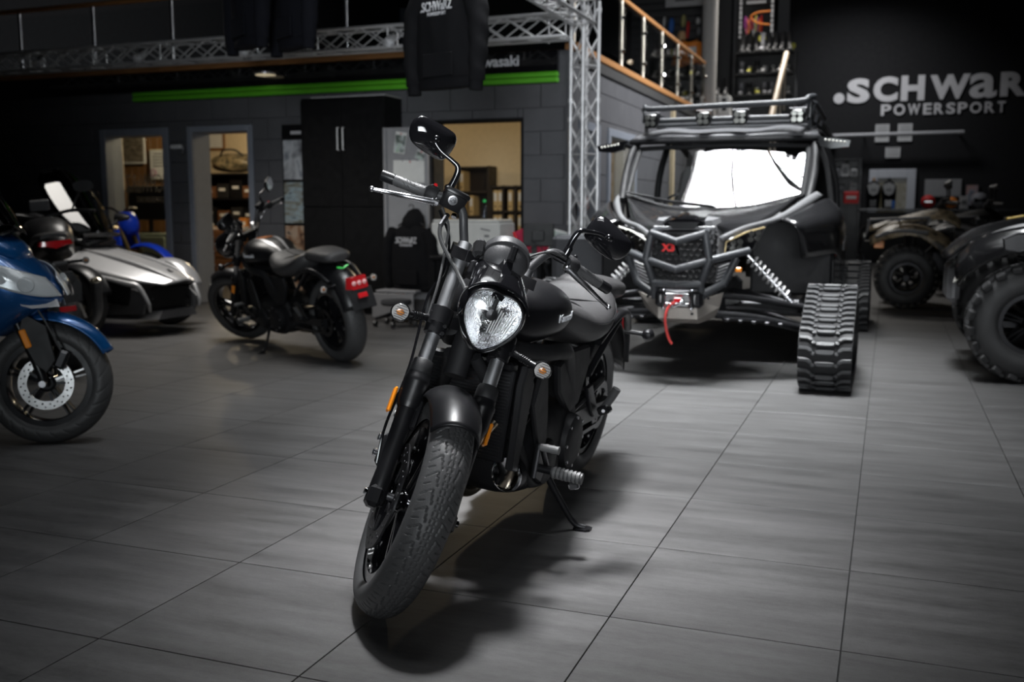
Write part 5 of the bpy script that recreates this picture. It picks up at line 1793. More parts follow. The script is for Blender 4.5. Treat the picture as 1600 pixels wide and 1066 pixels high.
cruiser('cruiser_motorcycle', 'large satin black cruiser motorcycle with round-bottomed headlight standing in front', (-1.237, 3.945), -0.015, 0.13, 0.62)
cruiser('cruiser_motorcycle', 'black cruiser with silver tank stripes and red tail light, parked before the tall cabinet', (-3.70, 6.34), math.radians(-119.5), 0.17, 0.5, detail=False, stripes=True)


# ================================================================== OTHER VEHICLES
def simple_wheel(root, c, r, hw, rim, nsp, name='front_wheel', tread=None, nu=160, nv=24, m=GLB, square=0.0, T=None, pair=0.1):
    w = alloy(name, root, T, c, rim - 0.004, hw * 0.75, nsp, m, hub=rim * 0.2, pair=pair, spoke_w=rim * 0.09)
    t = MB(T)
    tyre(t, c, r, hw, rim, nu=nu, nv=nv, tread=tread, square=square)
    t.build('tyre', RUB, w, smooth=50)
    return w


def coarse_tread(s, w, P=0.075):
    aw = abs(w)
    q = (s + aw * 0.9 + (P / 2 if w < 0 else 0)) % P
    if aw < 0.004:
        return 0.004
    return 0.004 if (q < 0.006 and aw > 0.012) else 0.0


# --- blue scooter, nose to the right
sc_ = thing('scooter', 'blue large-wheeled scooter with white disc brake, cut off by the left edge', 'scooter', (-4.97, 3.17, 0), (0, 0, 0.30))
ST_ = Matrix.Translation((1.34, 0, 0)) @ Matrix.Rotation(0.24, 4, V((-0.4, 0, 0.92))) @ Matrix.Translation((-1.34, 0, 0))
FWc = (1.34, 0, 0.288)
BLK2 = mat('scooter_rim', (0.014, 0.014, 0.016), 0.2, coat=0.4)
fwl = simple_wheel(sc_, FWc, 0.288, 0.058, 0.205, 5, tread=coarse_tread, nu=360, nv=40, m=BLK2, T=ST_, pair=0.13)
simple_wheel(sc_, (0, 0, 0.27), 0.27, 0.062, 0.195, 5, name='rear_wheel', m=BLK2)
disc(fwl, ST_, FWc, -0.05, 0.085, 0.125, mat('bright_disc', (0.8, 0.8, 0.8), 0.25, metal=0.85))
for s in (-1, 1):
    b = MB(ST_)
    b.tube([(1.34, s * .085, .288), (1.32, s * .085, .36), (1.20, s * .085, .64)], [0.018, 0.022, 0.02], n=14)
    f_ = b.build('fork_leg', BLK, sc_)
    MB(ST_).tube([(1.265, s * .085, .50), (1.18, s * .085, .70)], .0165, n=12).build('stanchion', CHR, f_)
    MB(ST_).box((1.27, s * .112, .50), (.03, .012, .09), rot(0, -.36, 0), b=.005).build('side_reflector', AMB, f_)
    MB(ST_).cyl((1.34, s * .08, .288), (1.34, s * .115, .288), .016, n=12).build('axle_nut', ALU, f_)
    MB(ST_).prism([(1.26, .62), (1.36, .56), (1.40, .40), (1.36, .34), (1.31, .38), (1.24, .52)], (0, s * .098 + (.012 if s > 0 else 0), 0), (1, 0, 0), (0, 0, 1), .012, .004).build('fork_cover', PLA, f_)
MB(ST_).box((1.42, -.085, .40), (.05, .035, .09), rot(0, .4, 0), b=.012).build('brake_caliper', BLM, sc_)
MB(ST_).tube([(1.42, -.09, .44), (1.35, -.12, .60), (1.25, -.10, .75)], .005, n=8).build('brake_hose', RUB, sc_)
def sfend(u, v):
    th, ph = math.radians(28 + 98 * u), -1.15 + 2.3 * v
    rr = 0.335 - 0.07 * (1 - math.cos(ph)) + 0.015 * (u - .5)
    return V((1.34 + rr * math.cos(th), .082 * math.sin(ph) * (0.55 + 0.45 * min(1, u * 2.2)), .288 + rr * math.sin(th)))
MB(ST_).grid(sfend, 24, 14).build('front_fender', BLU, sc_, smooth=60, solid=.005)
# apron with the lamp in it
def section(rows):
    return MB().loft([[V(p) for p in r] for r in rows])
def oval(x, z, w, h, tilt=0.0, n=20, sq=0.8):
    o = []
    for i in range(n):
        a = 2 * PI * i / n
        dy, dz = w * math.copysign(abs(math.cos(a)) ** sq, math.cos(a)), h * math.copysign(abs(math.sin(a)) ** sq, math.sin(a))
        o.append(V((x - dz * tilt, dy, z + dz)))
    return o
MB().loft([oval(1.42, .705, .05, .03, .2), oval(1.39, .72, .11, .06, .25), oval(1.33, .75, .17, .11, .3), oval(1.24, .77, .20, .17, .3), oval(1.14, .78, .21, .24, .3), oval(1.08, .78, .20, .27, .3)]).build('apron', BLU, sc_, smooth=60)
MB().loft([oval(1.27, .90, .05, .02, .3), oval(1.25, .91, .10, .05, .5), oval(1.18, .95, .14, .08, .5), oval(1.08, 1.0, .16, .11, .5), oval(1.0, 1.03, .14, .1, .4)]).build('upper_cowl', BLU, sc_, smooth=60)
for s in (-1, 1):
    hl_ = patch([[(1.462, s * .03, .70), (1.425, s * .135, .705), (1.335, s * .20, .73), (1.22, s * .235, .775)], [(1.445, s * .04, .745), (1.40, s * .15, .765), (1.31, s * .212, .80), (1.17, s * .24, .835)], [(1.40, s * .05, .795), (1.35, s * .14, .825), (1.27, s * .20, .86), (1.12, s * .225, .885)]], 5).build('headlamp', thin_glass('lamp_glass', boost=1.25), sc_, smooth=60)
    patch([[(1.452, s * .03, .703), (1.412, s * .13, .708), (1.322, s * .192, .733), (1.205, s * .228, .778)], [(1.425, s * .04, .745), (1.38, s * .142, .765), (1.29, s * .20, .80), (1.15, s * .23, .835)], [(1.39, s * .05, .79), (1.338, s * .135, .82), (1.255, s * .192, .855), (1.105, s * .218, .88)]], 5).build('lamp_reflector', mat('pale_chrome', (0.6, 0.61, 0.63), 0.3, metal=0.25), hl_, smooth=60, solid=.004)
    for x, y, z, r in ((1.36, .165, .765, .036), (1.27, .215, .80, .03)):
        MB().lathe([(0, -.02), (r * .5, -.02), (r, .004), (r * .92, .008)], (x, s * y, z), (.6, s * .8, .15), 20).build('lamp_bowl', MATS['pale_chrome'], hl_)
    MB().loft([[V(p) for p in r] for r in ([(1.44, s * .03, .655), (1.40, s * .09, .66), (1.38, s * .085, .69), (1.43, s * .03, .69)], [(1.36, s * .13, .655), (1.33, s * .16, .67), (1.31, s * .15, .69), (1.34, s * .12, .69)])]).build('marker_lamp', mat('frosted_lens', (0.6, 0.6, 0.62), 0.25), sc_)
MB().loft([[V((x, y * w, z)) for y, z in ((-1, .30), (1, .30), (1, .34), (-1, .34))] for x, w in ((1.05, .16), (.8, .18), (.4, .17))]).build('footboard', PLA, sc_)
MB().loft([oval(.52, .55, .13, .2), oval(.3, .58, .17, .22), oval(.0, .62, .17, .18), oval(-.3, .68, .1, .1)]).build('rear_body', BLU, sc_, smooth=60)
MB().loft(side_loft(smooth_secs([(.58, .06, .74, .79), (.45, .13, .72, .82), (.1, .16, .74, .86), (-.3, .12, .78, .88), (-.36, .06, .80, .86)], 4), 24)).build('seat', SEA, sc_, smooth=60)
b = MB()
b.tube([(1.0, -.36, 1.06), (1.06, -.2, 1.06), (1.08, 0, 1.04), (1.06, .2, 1.06), (1.0, .36, 1.06)], .014, n=10)
b.cyl((1.2, 0, .66), (1.07, 0, 1.03), .03)
b.build('handlebar', BLK, sc_)
patch([[(1.22, -.13, .98), (1.25, 0, 1.0), (1.22, .13, .98)], [(1.12, -.15, 1.13), (1.14, 0, 1.16), (1.12, .15, 1.13)], [(1.05, -.1, 1.24), (1.06, 0, 1.27), (1.05, .1, 1.24)]], 4).build('flyscreen', thin_glass('smoked_screen', (0.12, 0.13, 0.15)), sc_, smooth=60, solid=.003)

# --- naked motorcycle seen from behind its tail, between scooter and trike
mo_ = thing('naked_motorcycle', 'black motorcycle seen from behind with empty plate bracket and stubby silencer, beside blue scooter', 'motorcycle', (-5.28, 5.35, 0), (-0.10, 0, math.radians(138)))
simple_wheel(mo_, (0, 0, .315), .315, .085, .216, 5, name='rear_wheel', tread=coarse_tread, nu=260, nv=36)
simple_wheel(mo_, (1.42, 0, .30), .30, .06, .216, 5)
MB().loft(side_loft(smooth_secs([(-.36, .05, .86, .91), (-.3, .085, .82, .93), (-.05, .12, .78, .93), (.25, .14, .74, .88), (.5, .12, .74, .84)], 4), 24)).build('tail_fairing', BLK, mo_, smooth=60)
MB().loft(side_loft(smooth_secs([(-.25, .08, .90, .95), (.0, .13, .88, .955), (.3, .14, .82, .89), (.52, .09, .80, .87)], 4), 24)).build('seat', SEA, mo_, smooth=60)
MB().loft(side_loft(smooth_secs([(.46, .09, .80, .90), (.6, .16, .74, 1.0), (.82, .18, .72, 1.05), (1.0, .12, .78, 1.0)], 4), 28)).build('fuel_tank', BLK, mo_, smooth=60)
tl_ = MB().loft([[V((x, y * w, z)) for y, z in ((-1, .875), (-.9, .905), (.9, .905), (1, .875), (0, .855))] for x, w in ((-.3, .11), (-.365, .10), (-.375, .06))]).build('tail_light', RED, mo_)
b = MB()
b.prism([(-.095, -.10), (.095, -.10), (.105, .02), (.06, .11), (-.06, .11), (-.105, .02)], (-.50, 0, .60), (0, 1, 0), (-.25, 0, 1), .012, .003)
b.box((-.42, 0, .73), (.16, .09, .03), rot(0, .5, 0), b=.008)
for q in ((-1, 1), (1, 1), (-1, -1), (1, -1)):
    b.tube([(-.515, q[0] * .02, .60 + q[1] * .02), (-.515 + .02 * -q[1], q[0] * .085, .60 + q[1] * .075)], .006, n=6)
pb = b.build('plate_bracket', mat('bracket_plastic', (0.06, 0.06, 0.062), 0.5), mo_)
for z in (.625, .575):
    MB().lathe([(0, 0), (.012, 0), (.012, .006), (0, .008)], (-.515, 0, z), (-1, 0, 0), 12).build('bracket_bolt', CHR, pb)
MB().box((-.53, 0, .47), (.02, .10, .035), b=.004).build('rear_reflector', RED, pb)
b = MB()
b.tube([(.45, -.16, .25), (.2, -.19, .30), (-.02, -.21, .40), (-.16, -.215, .58)], [.025, .036, .038, .036], n=20)
b.lathe([(.036, 0), (.039, .01), (.035, .025), (.02, .03), (.02, .0)], (-.16, -.215, .58), (-.55, 0, .83), 24)
ex_ = b.build('silencer', mat('silencer_grey', (0.16, 0.16, 0.165), 0.4, metal=0.6), mo_)
MB().lathe([(.032, .024), (.036, .03), (.022, .034), (.018, .024)], (-.16, -.215, .58), (-.55, 0, .83), 24).build('silencer_tip', mat('tip_steel', (0.6, 0.55, 0.45), 0.25, metal=1.0), ex_)
MB().box((.65, 0, .45), (.5, .32, .4), b=.08).build('engine', BLM, mo_)
for s in (-1, 1):
    MB().tube([(.5, s * .12, .40), (.0, s * .12, .32)], .025).build('swingarm', BLK, mo_)
    MB().tube([(1.42, s * .09, .30), (1.14, s * .09, .98)], .027).build('fork_leg', BLK, mo_)
hb2 = MB().tube([(.98, -.38, 1.06), (1.05, -.2, 1.08), (1.1, 0, 1.04), (1.05, .2, 1.08), (.98, .38, 1.06)], .014, n=10).build('handlebar', BLK, mo_)
MB().lathe([(0, .07), (.08, .06), (.1, 0), (0, -.01)], (1.18, 0, .92), (1, 0, 0), 24).build('headlight', BLK, mo_)
for s in (-1, 1):
    m_ = MB().loft([oval(1.06, 1.26, .075, .045), oval(1.085, 1.26, .06, .035), oval(1.1, 1.26, .02, .01)])
    m_.v = [(p[0], p[1] + s * .33, p[2]) for p in m_.v]
    q = m_.build('mirror', BLK, mo_)
    MB().tube([(1.05, s * .22, 1.08), (1.06, s * .27, 1.18), (1.075, s * .32, 1.25)], .008).build('mirror_stem', BLK, q)
    signal(mo_, None, (-.38, s * .04, .76), (-.40, s * .16, .76), BLK, r=.022, name='rear_turn_signal', fwd=(-1, 0, 0))
MB().box((1.12, 0, 1.14), (.02, .14, .09), rot(0, -.5, 0), b=.006).build('dial_cover', GRP, mo_)

# --- silver three-wheeler, nose to the right
tr_ = thing('three_wheeler', 'silver and black three-wheeled roadster with tall tinted windscreen, parked left of the doorway', 'trike', (-6.50, 7.25, 0))
for s in (-1, 1):
    simple_wheel(tr_, (0, s * .60, .295), .295, .09, .19, 5, tread=coarse_tread, nu=160, nv=24, square=.25)
    b = MB(); b.tube([(-.02, s * .2, .32), (0, s * .55, .30)], .03); b.tube([(-.1, s * .2, .45), (0, s * .52, .40)], .022)
    b.build('wishbone', BLM, tr_)
    # cycle fender over each wheel
    def cf(u, v, s=s):
        th, ph = math.radians(15 + 130 * u), -1.1 + 2.2 * v
        rr = .345 - .06 * (1 - math.cos(ph))
        return V((rr * math.cos(th), s * .60 + .11 * math.sin(ph), .295 + rr * math.sin(th)))
    MB().grid(cf, 18, 10).build('wheel_fender', BLK if s < 0 else SIL, tr_, smooth=60, solid=.006)
simple_wheel(tr_, (-1.68, 0, .30), .30, .11, .19, 5, name='rear_wheel', square=.3)
patch([[(.62, -.20, .455), (.66, -.09, .475), (.67, 0, .485), (.66, .09, .475), (.62, .20, .455)],
       [(.42, -.34, .49), (.45, -.14, .56), (.46, 0, .575), (.45, .14, .56), (.42, .34, .49)],
       [(.10, -.42, .56), (.10, -.16, .655), (.10, 0, .668), (.10, .16, .655), (.10, .42, .56)],
       [(-.25, -.46, .63), (-.25, -.18, .735), (-.25, 0, .745), (-.25, .18, .735), (-.25, .46, .63)],
       [(-.50, -.42, .67), (-.50, -.18, .775), (-.50, 0, .785), (-.50, .18, .775), (-.50, .42, .67)]], 5).build('bonnet', SIL, tr_, smooth=60, solid=.012)
for s in (-1, 1):
    MB().tube([(.64, s * .10, .485), (.45, s * .15, .572), (.1, s * .17, .668), (-.5, s * .19, .785)], [.006, .012, .014, .012], n=8).build('bonnet_crease', SIL, tr_)
    patch([[(.60, s * .20, .45), (.40, s * .35, .485), (.08, s * .43, .555)], [(.50, s * .24, .40), (.36, s * .37, .40), (.05, s * .45, .46)], [(.52, s * .22, .30), (.40, s * .34, .27), (.1, s * .42, .30)]], 4).build('cheek_panel', BLK, tr_, smooth=60, solid=.01)
    MB().tube([(.10, s * .44, .53), (.36, s * .40, .47), (.46, s * .36, .44), (.54, s * .34, .30), (.55, s * .33, .22)], [.018, .024, .024, .02, .01], n=8, k=3).build('grille_trim', SIL, tr_)
    MB().prism([(.10, .18), (.5, .20), (.54, .32), (.42, .42), (.2, .45)], (0, s * .33 + (.015 if s > 0 else 0), 0), (1, 0, 0), (0, 0, 1), .03, .008).build('side_duct', GRP, tr_)
MB().box((.45, 0, .33), (.10, .56, .22), b=.02).build('grille', BLK, tr_)
MB().loft([[V((x, y * w, z)) for y, z in ((-1, .15), (1, .15), (.8, .22), (-.8, .22))] for x, w in ((.58, .26), (.3, .36), (-.2, .36))]).build('chin_spoiler', GRP, tr_)
MB().tube([(.56, -.24, .445), (.63, -.09, .455), (.64, 0, .46), (.63, .09, .455), (.56, .24, .445)], .012, n=8).build('bumper_strip', BLK, tr_)
MB().prism([(-.03, -.02), (.0, -.035), (.03, -.02), (.012, .0), (.03, .03), (-.01, .03), (-.012, .01)], (.50, .0, .555), (0, 1, 0), (-.92, 0, .38), .008).build('bonnet_emblem', GLB, tr_, smooth=0)
MB().loft(side_loft(smooth_secs([(-.30, .38, .60, .78), (-.55, .42, .45, .86), (-.9, .38, .35, .92), (-1.3, .30, .40, .80), (-1.7, .28, .5, .80), (-2.0, .18, .62, .80)], 4), 32, .7)).build('body_shell', BLK, tr_, smooth=60)
MB().loft([oval(-.25, .80, .20, .03), oval(-.42, .85, .30, .07), oval(-.62, .92, .34, .10), oval(-.85, .96, .30, .10)]).build('dash_cowl', GLB, tr_, smooth=60)
sc2 = patch([[(-.30, -.24, .87), (-.22, 0, .88), (-.30, .24, .87)], [(-.48, -.32, 1.10), (-.40, 0, 1.13), (-.48, .32, 1.10)], [(-.66, -.29, 1.34), (-.60, 0, 1.38), (-.66, .29, 1.34)], [(-.73, -.2, 1.44), (-.70, 0, 1.48), (-.73, .2, 1.44)]], 5).build('windscreen', thin_glass('trike_screen', (0.10, 0.105, 0.11), boost=1.1), tr_, smooth=60, solid=.004)
MB().tube([(-.25, -.22, .87), (-.18, 0, .875), (-.25, .22, .87)], .02, n=8).build('screen_mount', BLK, sc2)
MB().loft(side_loft(smooth_secs([(-.95, .12, .78, .84), (-1.1, .2, .74, .84), (-1.4, .21, .78, .90), (-1.75, .18, .86, .98), (-1.9, .12, .9, .98)], 4), 24)).build('seat', SEA, tr_, smooth=60)
b = MB(); b.tube([(-.95, -.40, 1.05), (-.85, -.2, 1.05), (-.8, 0, 1.0), (-.85, .2, 1.05), (-.95, .40, 1.05)], .015)
b.build('handlebar', BLK, tr_)
for s in (-1, 1):
    m_ = MB().loft([oval(-.55, 1.02, .02, .02), oval(-.50, 1.03, .07, .045), oval(-.42, 1.03, .05, .03), oval(-.38, 1.03, .015, .01)])
    m_.v = [(p[0], p[1] + s * .52, p[2]) for p in m_.v]
    q = m_.build('mirror', BLK, tr_)
    MB().tube([(-.45, s * .30, .90), (-.47, s * .42, .97), (-.49, s * .5, 1.02)], .014).build('mirror_arm', BLK, q)
    MB().ell((-.44, s * .40, .93), (.03, .02, .02)).build('marker_lamp', mat('warm_lamp_lens', (0.8, 0.6, 0.3), 0.2), q)

# --- blue trail bike behind the three-wheeler
bt = thing('trail_bike', 'bright blue trail motorcycle half hidden behind the silver three-wheeler', 'motorcycle', (-9.0, 8.75, 0), (0, 0, 0.05))
BL2 = mat('racing_blue', (0.01, 0.05, 0.55), 0.35)
simple_wheel(bt, (1.40, 0, .32), .32, .05, .25, 6, pair=0)
simple_wheel(bt, (0, 0, .31), .31, .06, .24, 6, name='rear_wheel', pair=0)
for s in (-1, 1):
    MB().tube([(1.40, s * .09, .32), (1.1, s * .09, 1.0)], .024).build('fork_leg', mat('gold_fork', (0.6, 0.42, 0.16), 0.3, metal=1.0), bt)
    MB().prism([(.5, .62), (.95, .60), (1.22, .72), (1.18, .92), (.8, .88), (.55, .80)], (0, s * .14 + (.02 if s > 0 else 0), 0), (1, 0, 0), (0, 0, 1), .03, .01).build('tank_shroud', BL2, bt)
MB().grid(lambda u, v: V((1.40 + .40 * math.cos(.5 + 1.6 * u), .08 * math.sin(-1.2 + 2.4 * v), .32 + (.42 - .05 * (1 - math.cos(-1.2 + 2.4 * v))) * math.sin(.5 + 1.6 * u))), 16, 8).build('front_fender', BL2, bt, smooth=60, solid=.006)
MB().loft([oval(1.30, .93, .04, .06), oval(1.22, .95, .12, .13), oval(1.1, .98, .10, .10)]).build('headlight_cowl', BL2, bt, smooth=60)
MB().loft(side_loft(smooth_secs([(.8, .1, .80, .90), (.5, .12, .78, .88), (0, .12, .80, .90), (-.3, .08, .84, .90)], 4), 20)).build('seat', SEA, bt, smooth=60)
MB().box((.7, 0, .42), (.45, .26, .36), b=.06).build('engine', BLM, bt)
MB().tube([(.5, .1, .36), (.0, .1, .31)], .025).build('swingarm', ALU, bt)
MB().tube([(1.0, -.38, 1.12), (1.08, -.15, 1.12), (1.1, 0, 1.06), (1.08, .15, 1.12), (1.0, .38, 1.12)], .013).build('handlebar', BLK, bt)
MB().tube([(1.05, -.28, 1.12), (1.08, -.32, 1.25), (1.08, -.34, 1.30)], .008).build('mirror_stem', BLK, bt)
MB().tube([(.55, .13, .45), (.6, .2, .2), (.62, .30, .005)], .012).build('side_stand', BLK, bt)

# ------------------------------------------------------------------ quads and buggies at the right
def knobby(root, c, r, hw, rim, name, lugs=True, rows=22, sub=True):
    w = alloy(name, root, None, c, rim, hw * .8, 6, BLM, hub=rim * .3, pair=.16, spoke_w=rim * .14)
    t = MB()
    tyre(t, c, r * .955, hw, rim + .006, nu=96, nv=20, square=.3)
    ty = t.build('tyre', RUB, root, smooth=50)
    l0 = {}
    st = MB()
    for k in range(rows):
        a = 2 * PI * k / rows
        for j, (yy, w_, l_, da, tilt) in enumerate(((-.80, .42, .55, 0, .25), (-.28, .40, .5, .5, -.2), (.28, .40, .5, 0, .2), (.80, .42, .55, .5, -.25))):
            aa = a + da * 2 * PI / rows
            L = 2 * PI * r / rows
            rr = r - (0.010 if abs(yy) < .5 else 0.018)
            M = Matrix.Translation(c) @ Matrix.Rotation(-aa, 4, 'Y') @ Matrix.Translation((rr - .008, yy * hw, 0)) @ Matrix.Rotation((.35 if yy > 0 else -.35) if abs(yy) > .5 else 0, 4, 'Z') @ Matrix.Rotation(tilt, 4, 'X')
            if sub:
                key = (abs(yy) > .5)
                if key not in l0:
                    l0[key] = MB().box((0, 0, 0), (.036, hw * w_ * 1.05, L * l_), b=.006).build('tread_block', RUB, ty, at=M)
                else:
                    link_copy(l0[key], ty, M)
            else:
                st.T = M
                st.box((0, 0, 0), (.036, hw * w_ * 1.05, L * l_), b=.006)
    if not sub:
        q = st.build('tread_blocks', RUB, ty)
        q['kind'] = 'stuff'
    return w


# front wheel faces the camera; heading -x, so local x = forward after a half turn
bu = thing('sport_buggy', 'black sport buggy with big knobbly tyres, cut off by the right edge', 'buggy', (0.87, 7.72, 0), (0, 0, PI))
for yy in (.64, -.70):
    knobby(bu, (0, yy, .385), .385, .135, .19, 'front_wheel', sub=True)
for yy in (.66, -.66):
    knobby(bu, (-2.2, yy, .385), .385, .14, .19, 'rear_wheel', sub=False)
for s in (-1, 1):
    b = MB(); b.tube([(.05, s * .2, .45), (0, s * .55, .42)], .025); b.tube([(.05, s * .2, .33), (0, s * .55, .33)], .028); b.tube([(-.1, s * .25, .85), (0, s * .5, .45)], .03)
    b.build('wishbone', BLM, bu)
    f = lambda pts: [V((p[0], s * p[1], p[2])) for p in pts]
    patch([f([(.42, .45, .80), (.30, .58, .92), (.0, .66, 1.0), (-.5, .68, 1.05), (-.9, .66, 1.0)]), f([(.44, .52, .70), (.32, .68, .84), (.0, .76, .90), (-.5, .76, .92), (-.9, .72, .9)]), f([(.42, .55, .60), (.34, .70, .72), (.05, .76, .84), (-.45, .77, .70), (-.9, .72, .6)])], 5).build('front_wing', BODY, bu, smooth=60, solid=.015)
    MB().tube(f([(.36, .50, .88), (.1, .60, .99), (-.4, .62, 1.06), (-1.0, .60, 1.13)]), [.012, .02, .022, .02], n=8).build('wing_ridge', SIL, bu)
    hl_ = MB().loft([f(r) for r in ([(.47, .30, .70), (.42, .52, .74), (.38, .56, .84), (.45, .30, .80)], [(.40, .28, .70), (.36, .50, .73), (.32, .54, .83), (.38, .28, .80)])]).build('head_lamp', thin_glass('lamp_glass', boost=1.25), bu)
    for q in range(2):
        MB().lathe([(0, -.02), (.02, -.02), (.04, .01)], f([(.42, .36 + .1 * q, .76)])[0], (1, 0, 0), 16).build('lamp_bowl', CHR, hl_)
    MB().loft([f(r) for r in ([(.46, .50, .62), (.44, .56, .64), (.40, .57, .74), (.43, .50, .72)], [(.41, .48, .62), (.39, .54, .64), (.36, .55, .74), (.38, .48, .72)])]).build('marker_lamp', LEDG, bu)
    po = [(.20, .92), (.12, .955), (.02, .955), (-.02, .93), (.03, .865), (.10, .84), (.19, .85)]
    d_ = MB().prism(po, (0, s * .775, 0), (1, 0, 0), (0, 0, 1), .012 * s, .002).build('vent_panel', GRP, bu)
    MB().tube([(x, s * .79, z) for x, z in po], .008, n=6, closed=True, raw=True).build('vent_rim', STE, d_)
    MB().prism([(-.55, .42), (-1.6, .42), (-1.6, .95), (-.7, 1.0)], (0, s * .74 - (.03 if s > 0 else 0), 0), (1, 0, 0), (0, 0, 1), .03, .01).build('door', BODY, bu)
    b = MB()
    b.tube(f([(-.35, .58, 1.06), (-.75, .62, 1.45), (-1.0, .60, 1.70), (-2.0, .58, 1.72), (-2.5, .56, 1.1)]), .03, n=10, k=4)
    b.build('cage_side', BLK, bu)
    MB().loft([[V((-1.35 + a, s * .3 + c_ * k, z)) for a, c_ in ((-.1, -.2), (.1, -.2), (.12, 0), (.1, .2), (-.1, .2))] for k, z in ((1, .5), (1, 1.0), (.7, 1.3))]).build('seat_shell', SEA, bu)
patch([[(.50, -.32, .76), (.52, 0, .80), (.50, .32, .76)], [(.30, -.5, .93), (.30, 0, .98), (.30, .5, .93)], [(-.1, -.6, 1.02), (-.1, 0, 1.07), (-.1, .6, 1.02)], [(-.5, -.62, 1.07), (-.5, 0, 1.12), (-.5, .62, 1.07)]], 5).build('bonnet', BODY, bu, smooth=60, solid=.02)
MB().box((.44, 0, .60), (.08, .6, .26), b=.03).build('front_bumper', GREY, bu)
MB().box((-1.0, 0, .36), (2.6, 1.1, .1), b=.03).build('floor_pan', BLM, bu)
MB().box((-1.9, 0, .8), (.9, 1.2, .4), b=.06).build('cargo_bed', BODY, bu)
MB().tube([(-.75, -.62, 1.45), (-.75, .62, 1.45)], .026).build('cage_bar', BLK, bu)
MB().box((.02, -.35, 1.045), (.12, .1, .02), rot(0, .2, 0), b=.006).build('yellow_decal', mat('yellow_vinyl', (0.65, 0.42, 0.02), 0.4), bu)

CAM2 = photo_mat('camo_plastic', [(0.02, 0.018, 0.014), (0.14, 0.11, 0.065), (0.34, 0.26, 0.16), (0.05, 0.04, 0.03)], 11)


